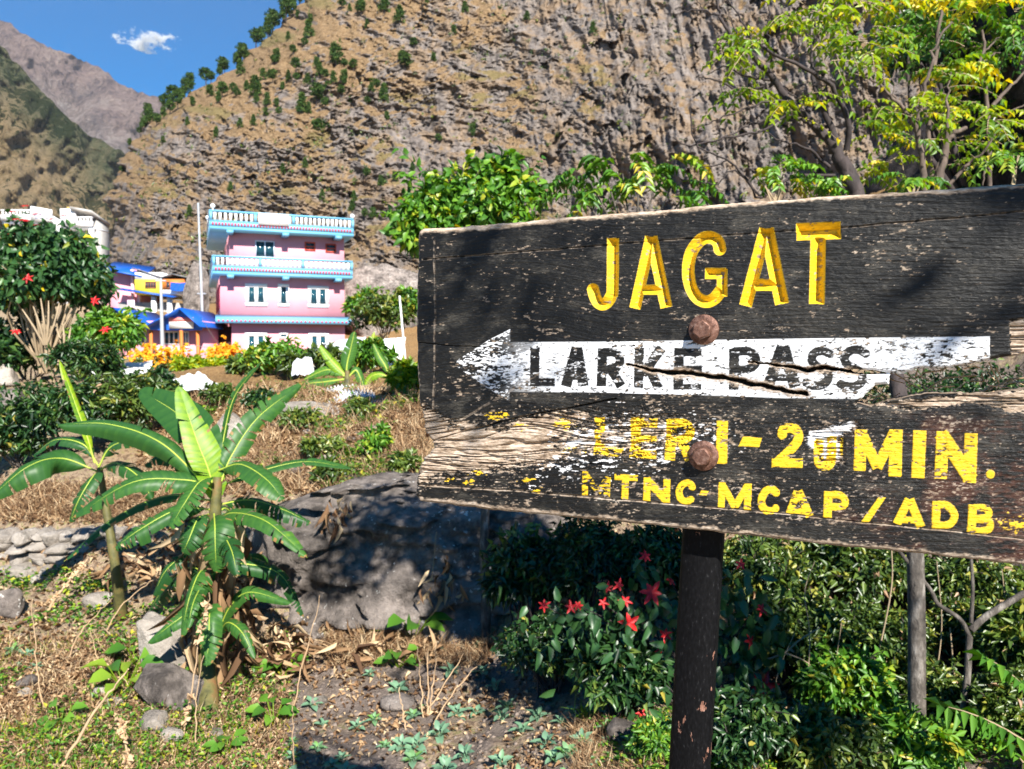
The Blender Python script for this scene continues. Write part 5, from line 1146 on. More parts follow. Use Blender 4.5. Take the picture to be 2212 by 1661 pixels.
for i, (p_, w_) in enumerate([([(592, 1240, d3), (615, 1215, d3), (655, 1185, d3), (692, 1155, d3)], 34), ([(592, 1240, d3), (608, 1215, d3), (625, 1200, d3), (645, 1190, d3)], 30), ([(592, 1245, d3), (620, 1228, d3), (650, 1235, d3), (680, 1252, d3)], 24), ([(592, 1245, d3), (570, 1215, d3), (545, 1205, d3), (520, 1215, d3)], 26)]): banana_leaf(b3, p_, w_, .68 - .08 * i, 180 + i, .15, (.1, -.8, .5), .3, petiole=.15)
d4 = 10.2; b4 = thing("banana_plant", at(752, 848, d4), "young banana plant with upright leaf before the white sheets", "banana plant"); pstem(b4, [(750, 850, d4), (750, 800, d4)], .05, .03)
for i, (p_, w_, ti) in enumerate([([(748, 812, d4), (735, 800, d4), (712, 775, d4), (690, 745, d4)], 24, .85), ([(748, 810, d4), (750, 785, d4), (757, 755, d4), (766, 716, d4)], 30, .5), ([(748, 815, d4), (728, 802, d4), (700, 800, d4), (656, 820, d4)], 24, .6), ([(748, 818, d4), (700, 825, d4), (670, 828, d4), (645, 842, d4)], 20, .5), ([(752, 815, d4), (768, 800, d4), (778, 815, d4), (788, 842, d4)], 20, .5)]): banana_leaf(b4, p_, w_, ti, 200 + i, .2, (.3, -.8, .4), .3, petiole=.1)
b5 = thing("banana_plant", at(842, 845, d4), "young banana plant with drooping leaves nearest the sign's left edge", "banana plant"); pstem(b5, [(842, 850, d4), (840, 805, d4)], .04, .025)
for i, (p_, w_, ti) in enumerate([([(840, 812, d4), (832, 790, d4), (820, 770, d4), (806, 742, d4)], 20, .6), ([(840, 810, d4), (855, 790, d4), (865, 795, d4), (880, 815, d4)], 22, .6), ([(840, 815, d4), (820, 808, d4), (800, 815, d4), (785, 840, d4)], 20, .75), ([(842, 815, d4), (858, 808, d4), (872, 825, d4), (880, 850, d4)], 20, .7)]): banana_leaf(b5, p_, w_, ti, 220 + i, .2, (.1, -.8, .5), .4, petiole=.1)
# ------------------------------------------------------------------ shrubs on the left and in the middle
t, tops, _ = shrub("poinsettia_bush", "tall poinsettia bush with large drooping leaves and red tops before the white lodge", "bush", 98, 800, 488, 240, .6, LP, .155, 9000, 12.5, k=64, kind='big', dz=-.9, up=.2, stem=TWIG, tall=.84, sw=.7, droop=.2)
for C in sorted(tops, key=lambda c: -c[2])[:12]: bract_star(t, C + np.array([rng.normal() * .2, -.3, .28 + rng.random() * .15]), .065, np.array([0, -.3, .9]))
for px, py in ((35, 717), (228, 713), (205, 650), (60, 600)): bract_star(t, at(px, py, 11.6), .085)
sb = MB()
for x0, y0, x1, y1 in ((95, 745, 48, 668), (97, 745, 72, 662), (98, 745, 88, 645), (100, 745, 105, 650), (102, 745, 128, 655), (100, 800, 98, 740), (137, 760, 118, 700), (138, 760, 135, 695), (140, 760, 153, 705), (138, 815, 138, 755), (112, 820, 130, 765)):
    sb.tube(spline([at(x0, y0, 11.4), at((x0 + x1) / 2 + 2, (y0 + y1) / 2, 11.35), at(x1, y1, 11.5)], 5), [.02, .018, .015, .012, .008], 6)
sb.build("bare_stem", TWIG, t)
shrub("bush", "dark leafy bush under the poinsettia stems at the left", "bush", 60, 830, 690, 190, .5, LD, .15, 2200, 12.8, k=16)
shrub("bush", "green bush with pale leaves spilling right of the poinsettia toward the blue roof", "bush", 225, 800, 655, 130, .4, LG, .16, 1800, 12.2, k=14, dz=-.6)
shrub("bush", "small leaved green bush in front of the poinsettia stems", "bush", 190, 850, 740, 140, .3, LD, .12, 1700, 11.0, k=12)
for i, (px, by, ty, w_, l_) in enumerate([(120, 985, 830, 200, "leafy green bush sprawling left of the upright banana shoot"), (260, 960, 815, 190, "leafy green bush behind the long horizontal banana leaf"), (40, 1010, 900, 150, "dark green bush at the left edge above the banana leaf"), (330, 890, 805, 130, "low green bush below the white plastic sheet")]):
    shrub("bush", l_, "bush", px, by, ty, w_, .32, LD if i != 1 else LO, .10, 2300, None, "green bushes on the slope behind the bananas", k=18, dz=-.3)
for px, by, ty, w_, dd_, l_ in ((345, 800, 772, 130, 30, "long marigold bed in full orange bloom before the pavilion"), (490, 796, 768, 44, 30, "round marigold clump beside the pink house door")):
    t, tops, _ = shrub("marigold_bush", l_, "flower bush", px, by, ty, w_, .4, LO, .22, 1100, dd_, "marigolds in front of the houses", k=22, tall=.8)
    mb = MB(); n = 200; P = np.array([tops[i] for i in rng.integers(0, len(tops), n)]) + rng.normal(size=(n, 3)) * np.array([.3, .3, .22]) + np.array([0, -.2, .15])
    for q in range(5): mb.leaves(P, rdir(n), np.tile([0, -.6, .8], (n, 1)) + rng.normal(size=(n, 3)) * .3, .14, .13, 'leaf')
    mb.build("flowers", ORF, t)
for i, (px, by, ty, w_, dd_, m_, l_) in enumerate([(590, 815, 742, 150, 17, LG, "rambling bush with yellowing leaves below the pink house windows"), (680, 815, 755, 120, 16, LO, "yellow green bush in front of the grey sheets"), (540, 805, 770, 90, 18, LO, "low scrubby bush right of the marigold clump"), (430, 805, 778, 120, 22, LY, "pale yellow green ground shrub before the dark passage"), (830, 740, 630, 130, 30, LO, "vine covered bush climbing the boulder right of the pink house"), (790, 700, 628, 70, 33, LG, "small green vine mound on top of the boulder slope"), (880, 700, 630, 70, 30, LG, "green vine bush touching the upper left edge of the sign"), (800, 800, 745, 90, 12, LG, "leafy plant between the two young bananas"), (880, 850, 790, 60, 9.6, LY, "yellow green herb beside the left edge of the sign")]):
    shrub("bush", l_, "bush", px, by, ty, w_, .42, m_, .0075 * dd_ + .05, 1500, dd_, None, k=16, stem=TWIG)
for i, (px, by, ty, w_, m_, l_) in enumerate([(705, 985, 945, 90, LO, "scrubby green plant in the middle of the dry slope"), (820, 985, 930, 80, LG, "bright green scrub on the slope just left of the sign's broken edge"), (640, 935, 880, 90, LO, "scrubby plant left of the flat rock on the dry slope"), (870, 1030, 985, 70, LO, "small scrub above the boulder's right end"), (560, 905, 850, 100, LD, "dark scrub behind the large banana's right leaf"), (720, 1045, 1000, 80, LO, "scrub rooted along the boulder's top edge"), (480, 880, 835, 80, LO, "scrub beside the white sack on the slope"), (770, 910, 870, 60, LO, "scrub just below the pale corrugated sheet")]):
    shrub("scrub_bush", l_, "bush", px, by, ty, w_, .42, m_, .075, 420, None, "scrub on the dry slope", k=9, stem=TWIG, sprig=2.0, cr=.5)
# the two leafy shrubs rising over the top of the sign
t, tops, _ = shrub("leafy_tree", "round leafed green tree rising above the sign's top left corner", "tree", 1012, 700, 398, 285, .62, LG, .095, 3000, 7.2, k=34, kind='big', tall=.62, dz=-.3, sw=1.3, cr=.3)
mb = MB()
for px, py, r in ((1075, 375, .16), (1040, 365, .12), (1095, 350, .10), (895, 480, .14), (880, 505, .13), (905, 520, .10), (1150, 420, .10), (920, 430, .12), (990, 400, .14), (1130, 400, .12), (1060, 400, .14), (1085, 392, .12), (1030, 385, .10), (960, 430, .16)): clumps(mb, at(px, py, 7.1), r * 1.25, 90, .11, .066, 'big')
mb.build("foliage", LG, t)
b = at(1370, 640, 6.0); t = thing("leafy_tree", b, "feathery tree with drooping compound leaves above the middle of the sign", "tree"); mb, rb, sb = MB(), MB(), MB()
for i in range(34):
    px, py = rng.uniform(1230, 1480), rng.uniform(340, 440); py += 22 * ((px - 1370) / 130) ** 2 - 10; P0 = at(px, py, 6.0 + rng.normal() * .2)
    frond(mb, rb, P0, np.array([(px - 1370) / 180 + rng.normal() * .5, rng.normal() * .5, .35 + rng.normal() * .2]), rng.uniform(.22, .42), 7, .105, .036, .75)
for i in range(8): sb.tube(spline([b, b * .5 + at(1370 + i * 12 - 40, 470, 6.0) * .5, at(1240 + i * 35, 375 + abs(i - 3) * 9, 6.0)], 6), np.linspace(.02, .005, 6), 5)
mb.build("foliage", LG, t); rb.build("leaf_stalks", LY, t); sb.build("stem", BARK, t)

# ------------------------------------------------------------------ trees at the upper right
q_ = lambda x, y: (1413.7 + x * .3608, y * .3608)
def tubes_px(mb, lst, d, sc=1.0):
    for row in lst:
        r0, r1, pts = row[0], row[1], row[2]; dz = row[3] if len(row) > 3 else 0
        P = spline(np.array([at(*q_(*p), d + dz * i / max(1, len(pts) - 1)) for i, p in enumerate(pts)]), len(pts) * 4)
        j = np.linspace(0, 1, len(P)); P = P + (rng.normal(size=P.shape) * .006 * d / 5) * (j * (1 - j) * 4)[:, None]
        mb.tube(P, np.linspace(r0, r1, len(P)) * .3608 * d / FV * .5 * sc, 7)
dT = 5.6
t = thing("bare_branched_tree", gnd(1984, 1620), "dark leaning tree with many bare arching branches over the sign", "tree"); mb = MB()
tubes_px(mb, [(120, 60, [(1210, 1150), (1110, 960), (1050, 850), (930, 720)]), (64, 36, [(930, 725), (800, 590), (700, 460), (620, 370)]), (38, 26, [(625, 375), (540, 280), (450, 200)]), (26, 18, [(452, 202), (390, 80), (360, -60)]),
   (60, 30, [(1120, 960), (1060, 760), (990, 620), (960, 520)]), (34, 12, [(960, 520), (940, 380), (960, 200), (980, 60)], .3), (48, 16, [(1150, 900), (1160, 740), (1080, 540), (960, 440), (700, 320), (600, 230)], -.3), (22, 8, [(620, 300), (560, 200), (500, 90), (440, 0)]),
   (30, 8, [(1040, 860), (960, 760), (800, 700), (640, 780), (420, 830), (200, 870), (110, 820)], -.2), (22, 6, [(820, 610), (700, 610), (560, 640), (380, 720), (230, 770)], -.2), (20, 6, [(760, 660), (640, 720), (500, 780), (340, 880)], -.1), (20, 6, [(690, 480), (560, 460), (420, 400), (330, 440)], .2),
   (22, 7, [(650, 520), (520, 540), (330, 470), (270, 465)], .1), (22, 6, [(560, 290), (440, 300), (380, 350), (300, 410)]), (16, 5, [(440, 210), (370, 240), (310, 400)]), (16, 5, [(390, 90), (300, 60), (240, -20)]), (14, 4, [(300, 60), (200, 60), (120, 85)]), (26, 6, [(1050, 1000), (900, 880), (760, 840), (640, 770)], -.2),
   (26, 8, [(1080, 1050), (820, 1060), (640, 1180), (540, 1060), (430, 960), (250, 860), (210, 640)], -.2), (18, 5, [(640, 1180), (480, 1020), (380, 1100), (230, 1080)]), (14, 4, [(430, 960), (330, 1000), (210, 1000)]), (16, 5, [(900, 760), (860, 600), (760, 520), (680, 500)]), (18, 6, [(700, 330), (680, 200), (690, 60), (640, -20)]), (14, 5, [(540, 270), (470, 150), (440, 40)]), (14, 5, [(800, 340), (860, 260), (850, 100)]), (14, 5, [(980, 610), (1040, 500), (1100, 420)])], dT, .8)
tb = spline(np.array([at(*p) for p in ((1984, 1640, float((np.array(t.location) - CAM) @ FW)), (1979, 1500, 4.35), (1976, 1345, 4.5), (1974, 1200, 4.7), (1950, 900, 5.0), (1890, 600, 5.4), (1850, 415, dT), (1815, 345, dT))]), 30)
mb.tube(tb, np.interp(np.linspace(0, 1, 30), [0, .2, .6, 1], [.062, .047, .05, .055]), 10); mb.build("trunk", BARK if False else DBARK, t, smooth=True)
mb, rb = MB(), MB()
def foliage(mb, rb, regs, d, n, L, spread=.35, tint=None, fl=(.18, .4), droop=.55):
    for (x, y, rx, ry) in regs:
        for i in range(n):
            a, r = rng.random() * 6.283, math.sqrt(rng.random()); P0 = at(*q_(x + rx * r * math.cos(a), y + ry * r * math.sin(a)), d + rng.normal() * spread)
            frond(mb, rb, P0, np.array([rng.normal(), rng.normal() * .7 - .2, .25 + rng.normal() * .3]), rng.uniform(*fl), 6, L, L * .42, droop, None if tint is None else np.clip(tint + rng.normal() * .2, 0, 1))
foliage(mb, rb, [(960, 130, 170, 130), (1100, 250, 220, 80), (1000, 40, 150, 60), (1240, 130, 110, 130), (1020, 330, 160, 40), (1330, 330, 120, 40), (420, 320, 80, 40), (560, 565, 80, 30), (820, 640, 70, 60), (620, 220, 70, 40), (1180, 40, 160, 60), (840, 170, 90, 60)], dT + .1, 8, .07, tint=.58)
mb.build("foliage", LY, t); rb.build("leaf_stalks", TWIG, t)
d2 = 6.3; b = at(2000, 480, d2); b[2] = ground_z(b[0], b[1]); t = thing("leafy_tree", b, "pale stemmed leafy tree forking behind the sign's upper right part", "tree"); mb = MB()
tubes_px(mb, [(44, 34, [(1640, 1500), (1620, 1200), (1610, 1050), (1570, 750)]), (26, 12, [(1570, 750), (1600, 600), (1650, 400), (1690, 250), (1780, 130)]), (26, 8, [(1568, 750), (1480, 640), (1400, 560), (1300, 480), (1150, 430)]), (14, 5, [(1490, 650), (1430, 560), (1450, 370)]), (56, 46, [(1680, 1500), (1700, 1100), (1750, 840)]), (34, 26, [(1750, 840), (1800, 800), (1865, 765)]), (22, 6, [(1750, 835), (1755, 600), (1775, 430)]), (24, 10, [(1760, 1110), (1880, 980), (1960, 920), (2040, 800)], -.2), (20, 8, [(1680, 1090), (1720, 900)]), (18, 8, [(2000, 850), (1980, 1000), (1965, 1110)]), (12, 5, [(1980, 1000), (2010, 1010), (1995, 900)])], d2)
mb.build("trunk", MIDBARK, t, smooth=True); mb, rb = MB(), MB()
foliage(mb, rb, [(1750, 600, 220, 120), (1620, 720, 180, 150), (1900, 680, 160, 110), (1450, 640, 220, 60), (1850, 900, 120, 90), (1740, 440, 130, 60), (2050, 730, 80, 40), (1400, 1020, 140, 60), (1330, 760, 130, 90)], d2 + .35, 11, .075, tint=.48); mb.build("foliage", LY, t); rb.build("leaf_stalks", TWIG, t)
d3 = 7.2; b = at(2150, 480, d3); b[2] = ground_z(b[0], b[1]); t = thing("leafy_tree", b, "tall leafy tree with yellow tips in the top right corner", "tree"); mb = MB()
tubes_px(mb, [(26, 14, [(2010, 1200), (1990, 600), (1940, 440), (1975, 300), (1960, 180)]), (12, 5, [(1970, 370), (2020, 330), (2070, 315)]), (12, 5, [(1975, 310), (2040, 250), (2095, 190)]), (30, 16, [(1660, 1100), (1640, 700), (1700, 200), (1730, -40)]), (26, 12, [(2025, 635), (2130, 520), (2230, 420)]), (14, 7, [(2080, 690), (2220, 625)])], d3); mb.build("trunk", MIDBARK, t, smooth=True); mb, rb = MB(), MB()
foliage(mb, rb, [(1600, 60, 170, 70), (1900, 60, 220, 90), (1780, 200, 220, 90), (2080, 210, 130, 90), (1560, 230, 130, 80), (1950, 340, 130, 90), (2180, 60, 90, 80), (1480, 200, 80, 60)], d3 + .5, 12, .09, tint=.42); mb.build("foliage", LG, t); rb.build("leaf_stalks", TWIG, t)
mb2, rb2 = MB(), MB(); foliage(mb2, rb2, [(1980, 15, 160, 25), (1480, 20, 60, 20), (1800, 400, 60, 30)], d3, 14, .10, tint=.95); mb2.build("yellow_foliage", LY, t)
# low leafy plants along the top edge of the sign
for i, (cx, cy, rx, ry, l_) in enumerate([(720, 1040, 150, 50, "bright green shrub peeping over the sign under the bare branches"), (960, 1110, 150, 45, "leafy shrub at the foot of the dark leaning tree above the sign"), (1550, 1080, 120, 40, "short feathery shrub above the sign between pale stems"), (2150, 930, 80, 40, "fern like spray of leaves against the dark rock at the right edge")]):
    x_, y_ = q_(cx, cy); b = at(x_, y_ + 120, 5.2); t = thing("shrub", b, l_, "shrub"); mb, rb, sb = MB(), MB(), MB(); foliage(mb, rb, [(cx, cy, rx, ry)], 5.2, 15 if i < 2 else 10, .065, .12, .6, (.12, .26))
    for k in range(5): sb.tube(spline([b, b * .5 + at(*q_(cx + rng.normal() * rx * .3, cy + ry), 5.2) * .5, at(*q_(cx + rng.normal() * rx * .5, cy), 5.2)], 5), np.linspace(.012, .003, 5), 5)
    mb.build("foliage", LG, t); rb.build("leaf_stalks", LY, t); sb.build("stem", TWIG, t)
# dark rock wall, its face turned from the sun, right of the trees
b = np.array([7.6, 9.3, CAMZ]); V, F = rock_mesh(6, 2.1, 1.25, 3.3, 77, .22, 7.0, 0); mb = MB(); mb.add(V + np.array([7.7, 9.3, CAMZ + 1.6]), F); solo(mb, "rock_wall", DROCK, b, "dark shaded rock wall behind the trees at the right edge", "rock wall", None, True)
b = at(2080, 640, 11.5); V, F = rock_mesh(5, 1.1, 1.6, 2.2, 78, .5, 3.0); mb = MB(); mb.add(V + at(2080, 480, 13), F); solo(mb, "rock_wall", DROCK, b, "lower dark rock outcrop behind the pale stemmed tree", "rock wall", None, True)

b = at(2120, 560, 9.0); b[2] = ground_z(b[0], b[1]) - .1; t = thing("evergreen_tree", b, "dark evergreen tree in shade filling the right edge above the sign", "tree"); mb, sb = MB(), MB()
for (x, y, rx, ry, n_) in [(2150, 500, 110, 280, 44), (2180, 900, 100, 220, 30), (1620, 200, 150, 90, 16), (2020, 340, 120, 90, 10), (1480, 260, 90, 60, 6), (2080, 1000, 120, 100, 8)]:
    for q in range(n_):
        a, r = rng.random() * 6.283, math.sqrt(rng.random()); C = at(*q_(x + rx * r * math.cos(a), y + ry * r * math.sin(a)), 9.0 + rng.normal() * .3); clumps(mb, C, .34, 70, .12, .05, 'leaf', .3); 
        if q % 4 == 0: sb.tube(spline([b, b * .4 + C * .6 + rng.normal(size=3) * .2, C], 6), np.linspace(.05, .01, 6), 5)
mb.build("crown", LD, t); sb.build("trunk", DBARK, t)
# ------------------------------------------------------------------ thicket behind and below the sign
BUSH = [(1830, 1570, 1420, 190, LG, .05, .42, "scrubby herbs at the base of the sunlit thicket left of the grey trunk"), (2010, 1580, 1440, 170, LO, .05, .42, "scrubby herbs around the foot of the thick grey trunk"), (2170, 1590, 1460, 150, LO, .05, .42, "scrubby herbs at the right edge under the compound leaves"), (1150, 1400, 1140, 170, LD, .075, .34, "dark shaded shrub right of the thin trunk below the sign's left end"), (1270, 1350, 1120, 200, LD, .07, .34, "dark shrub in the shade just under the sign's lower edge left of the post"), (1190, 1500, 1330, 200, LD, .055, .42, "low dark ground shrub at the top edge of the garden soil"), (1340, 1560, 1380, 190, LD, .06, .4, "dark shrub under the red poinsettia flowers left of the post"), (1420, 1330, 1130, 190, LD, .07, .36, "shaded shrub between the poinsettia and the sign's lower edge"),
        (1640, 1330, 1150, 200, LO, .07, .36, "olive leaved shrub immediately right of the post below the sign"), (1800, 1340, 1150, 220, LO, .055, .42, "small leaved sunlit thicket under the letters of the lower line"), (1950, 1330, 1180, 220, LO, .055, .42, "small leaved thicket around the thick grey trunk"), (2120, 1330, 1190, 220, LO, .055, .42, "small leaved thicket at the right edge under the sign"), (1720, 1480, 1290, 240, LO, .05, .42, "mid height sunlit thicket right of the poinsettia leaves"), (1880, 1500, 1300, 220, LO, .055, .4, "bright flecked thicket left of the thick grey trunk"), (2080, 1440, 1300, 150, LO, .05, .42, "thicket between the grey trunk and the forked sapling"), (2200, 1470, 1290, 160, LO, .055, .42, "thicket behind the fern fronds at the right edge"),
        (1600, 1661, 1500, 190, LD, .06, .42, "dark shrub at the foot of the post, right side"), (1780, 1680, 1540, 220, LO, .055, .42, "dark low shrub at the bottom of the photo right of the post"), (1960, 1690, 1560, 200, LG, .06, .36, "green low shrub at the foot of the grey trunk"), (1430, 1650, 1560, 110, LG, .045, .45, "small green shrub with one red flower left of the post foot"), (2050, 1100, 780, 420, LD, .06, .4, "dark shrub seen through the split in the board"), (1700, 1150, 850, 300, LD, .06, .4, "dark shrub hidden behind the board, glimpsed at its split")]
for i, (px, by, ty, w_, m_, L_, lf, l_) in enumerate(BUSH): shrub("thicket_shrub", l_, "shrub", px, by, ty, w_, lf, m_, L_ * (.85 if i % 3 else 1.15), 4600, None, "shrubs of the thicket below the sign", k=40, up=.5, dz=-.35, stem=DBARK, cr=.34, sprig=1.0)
dP = 3.9; t = thing("poinsettia_plant", gnd(1500, 1560), "poinsettia plant with bright red star flowers behind the signpost", "plant"); mb, sb = MB(), MB(); b = np.array(t.location)
FL = [(1393, 1203), (1448, 1256), (1312, 1270), (1336, 1264), (1408, 1281), (1302, 1303), (1176, 1308), (1232, 1312), (1249, 1308), (1358, 1345), (1438, 1372), (1600, 1219), (1645, 1316), (1618, 1385), (1648, 1482), (1425, 1400), (1350, 1300), (1385, 1540)]
for i, (px, py) in enumerate(FL):
    P0 = at(px, py, dP - .15 if i > 2 else dP); r = (.075 if i in (14, 9, 4) else .036) * rng.uniform(.85, 1.1); bract_star(t, P0, r, n=5 if i % 2 else 6)
    n = 16; P = P0 + np.stack([rng.normal(size=n) * .07, rng.normal(size=n) * .05 + .04, -np.abs(rng.normal(size=n)) * .13 - .02], 1); D = rng.normal(size=(n, 3)) * .5 + np.array([0, -.1, -.8])
    mb.leaves(P, D, rng.normal(size=(n, 3)) * .4 + np.array([.1, -.8, .5]), rng.uniform(.055, .095, n), .042, 'big', np.clip(rng.normal(.35, .2, n), 0, .9)); sb.tube(spline([b, b * .5 + P0 * .5 + np.array([rng.normal() * .06, .12, .05]), P0], 6), np.linspace(.007, .0025, 6), 5)
for px, py in ((1590, 1320), (1620, 1300), (1580, 1420), (1610, 1440), (1600, 1400), (1570, 1460), (1640, 1350), (1460, 1300), (1440, 1320), (1400, 1310), (1380, 1380)):
    n = 12; P = at(px, py, dP - .1) + rng.normal(size=(n, 3)) * .07; mb.leaves(P, rng.normal(size=(n, 3)) * .5 + np.array([0, -.1, -.8]), rng.normal(size=(n, 3)) * .4 + np.array([.1, -.8, .5]), rng.uniform(.06, .10, n), .045, 'big', np.clip(rng.normal(.3, .2, n), 0, .9))
mb.build("foliage", LP, t); sb.build("stem", DBARK, t)
# trunks and saplings standing in the thicket
r_ = lambda x, y: (1413.7 + x * .3608, 1092.4 + y * .3608)
def stick(pts, d, r0, r1, name, m, label, cat, gnd_=True, group=None):
    P = np.array([at(p[0], p[1], d if len(p) < 3 else p[2]) for p in pts])
    if gnd_: P[0] = P[0] if P[0][2] < ground_z(P[0][0], P[0][1]) else np.array([P[0][0], P[0][1], ground_z(P[0][0], P[0][1]) - .02])
    P = spline(P, len(pts) * 5); mb = MB(); mb.tube(P, np.linspace(r0, r1, len(P)), 8); return solo(mb, name, m, P[0], label, cat, group, True)
dk = 3.5
stick([r_(1575, 1460), r_(1570, 1100), r_(1570, 700), r_(1560, 250), r_(1550, 0)], dk, .04, .036, "tree_trunk", BARK, "thick grey mottled trunk rising behind the sign's right part", "tree trunk")
t = thing("forked_sapling", at(*r_(1850, 1330), dk), "slender forked grey sapling right of the thick trunk", "sapling"); mb = MB(); tubes_px(mb, [], dk)
for r0, r1, pts in ((44, 38, [(1830, 1330), (1870, 1050), (1885, 780)]), (30, 22, [(1885, 780), (1830, 680), (1700, 590), (1650, 500), (1480, 290), (1400, 180)]), (44, 40, [(1895, 745), (1990, 660), (2220, 520)]), (24, 18, [(1895, 700), (1905, 500), (1895, 300)])):
    P = spline(np.array([at(*r_(*p), dk) for p in pts]), len(pts) * 5); mb.tube(P, np.linspace(r0, r1, len(P)) * .3608 * dk / FV * .5, 7)
mb.build("trunk", BARK, t, smooth=True)
for i, (pts, r0, l_) in enumerate([([(1240, 1480), (1290, 1400), (1420, 1300), (1430, 1240), (1380, 1110), (1310, 980), (1360, 800), (1420, 480), (1420, 250)], 14, "thin winding grey vine left of the thick trunk"), ([(1180, 1560), (1200, 1400), (1250, 1240), (1300, 1170)], 16, "short broken dry stalk at the bottom right of the post"), ([(1330, 1330), (1330, 1150), (1390, 930)], 8, "thin straight twig leaning on the winding vine"), ([(1015, 1230), (985, 1200), (975, 1170), (1100, 1165), (1180, 1120), (1215, 1070)], 9, "curled bare twig hooking upward in the thicket"), ([(1790, 1320), (1800, 1100), (1770, 730)], 14, "brown upright cane between the trunk and the sapling"), ([(1990, 1250), (2000, 1000), (2020, 760)], 12, "thin dark cane at the right edge of the thicket"), ([(500, 1570), (620, 1440), (730, 1330)], 13, "straight dry cane leaning right at the bottom beside the post"), ([(540, 1580), (680, 1500), (800, 1440)], 10, "lower dry cane leaning right at the bottom beside the post"), ([(650, 930), (780, 880), (860, 810), (990, 730)], 13, "bare brown branch reaching through the thicket"), ([(780, 880), (900, 930), (1020, 1020)], 10, "forked bare twig under the brown branch"), ([(1640, 1330), (1690, 1000), (1720, 700), (1690, 330)], 9, "thin leaning cane just right of the thick trunk"), ([(900, 1100), (930, 800), (900, 520), (960, 330)], 8, "thin wavering stem in the middle of the sunlit thicket"), ([(2100, 1200), (2120, 800), (2080, 380)], 10, "thin stem near the right edge rising behind the sign"), ([(700, 1250), (740, 1000), (840, 760)], 8, "thin bare stem right of the poinsettia leaves"), ([(1130, 1300), (1080, 1050), (1120, 700)], 7, "fine twig left of the winding vine")]):
    stick([r_(*p) for p in pts], 3.85, r0 * .3608 * 3.9 / FV * .5, r0 * .2 * 3.9 / FV * .5, "dry_cane", TWIG, l_, "twig", i not in (3, 8, 9))
stick([(1048, 1395, 5.3), (1050, 1300, 5.3), (1046, 1180, 5.3), (1050, 1060, 5.3), (1055, 900, 5.3)], 5.3, .034, .026, "tree_trunk", BARK, "thin grey trunk standing at the back of the garden under the sign's left end", "tree trunk")
# fern fronds and seed heads at the lower right
for i, (pts, l_) in enumerate([([(2212, 1600), (2120, 1560), (2050, 1560)], "broad compound leaf of a sumac like plant at the bottom right"), ([(2230, 1500), (2190, 1475), (2120, 1450)], "compound leaf reaching in from the right edge above the broad one"), ([(2220, 1661), (2150, 1600), (2110, 1570)], "third compound leaf drooping in the bottom right corner")]):
    P = np.array([at(*p, 3.0) for p in pts]); b = P[0].copy(); b[2] = ground_z(b[0], b[1]); t = thing("compound_leaf_plant", b, l_, "plant"); mb, rb = MB(), MB()
    frond(mb, rb, P[0], P[-1] - P[0] + np.array([0, 0, .12]), np.linalg.norm(P[-1] - P[0]) * 1.3, 11, .095, .030, .2, .4); mb.build("leaflets", LG, t); rb.tube([b, P[0]], .006, 5); rb.build("leaf_stalk", TWIG, t)
t = thing("seed_head_herb", at(1610, 1661, 3.3), "pale fluffy seed head herb at the bottom right of the post", "plant"); mb, sb = MB(), MB()
for pts in ([(945, 1240), (955, 1300), (960, 1360)], [(1060, 1360), (1110, 1370), (1160, 1400)], [(1020, 1390), (960, 1430), (900, 1470)]):
    P = spline(np.array([at(*r_(*p), 3.4) for p in pts]), 9)
    for p_ in P: mb.leaves(np.repeat(p_[None], 40, 0), rdir(40), rdir(40), .016, .008)
    sb.tube([P[-1], at(*r_(990, 1560), 3.4)], .003, 5)
mb.build("seed_heads", leafmat("cream_seed_fluff", [(0, (.40, .34, .22)), (1, (.62, .56, .42))], .3, .9, .1), t); sb.build("stem", STRAW, t)
# dry twigs and cobweb caught in the split of the board
s0 = SO + .0 * SU; mb = MB()
for i in range(150):
    a = rng.uniform(.13, .60); zz = -.045 + .05 * (rng.random() - .5) + .03 * (a - .3); P0 = SO + a * SU - SN * rng.uniform(.03, .09) + np.array([0, 0, zz]); Q = P0 + SU * rng.normal() * .035 + np.array([0, 0, rng.normal() * .02]) + SN * rng.normal() * .012
    mb.tube([P0, (P0 + Q) / 2 + rng.normal(size=3) * .006, Q], rng.uniform(.0004, .0011), 4, cap=False)
solo(mb, "twig_tangle", STRAW, SO + .3 * SU, "tangle of fine dry twigs caught in the split of the board", "twigs")

# ------------------------------------------------------------------ sheets, sacks, scrap
def sheet(name, label, cat, poly, d, m, amp=.12, thick=True, seed=1, lean=.0, group=None):
    """crumpled sheet between four pixel corners (tl, tr, br, bl) at depths d"""
    n, k = 26, 16; c = [at(p[0], p[1], q) for p, q in zip(poly, d)]; u, v = np.meshgrid(np.linspace(0, 1, n), np.linspace(0, 1, k), indexing='ij'); u, v = u[..., None], v[..., None]
    X = (c[0] * (1 - u) + c[1] * u) * (1 - v) + (c[3] * (1 - u) + c[2] * u) * v; w_ = np.linalg.norm(c[1] - c[0])
    f = fbm(u[..., 0] * 5 + seed, v[..., 0] * 3.5, 4, seed) - .5; g = 1 - np.abs(2 * fbm(u[..., 0] * 4 + v[..., 0] * 2, v[..., 0] * 3, 3, seed + 7) - 1) - .5
    X = X + np.stack([g * amp * .4, (f + g * .6) * amp * -1.4, (f * 1.1 + g * .5) * amp], -1) * max(.6, w_ * .5)
    i, j = np.meshgrid(np.arange(n - 1), np.arange(k - 1), indexing='ij'); i, j = i.ravel(), j.ravel(); mb = MB(); mb.add(X.reshape(-1, 3), np.stack([i * k + j, i * k + j + 1, (i + 1) * k + j + 1, (i + 1) * k + j], 1))
    return solo(mb, name, m, X.reshape(-1, 3).min(0), label, cat, group, False)
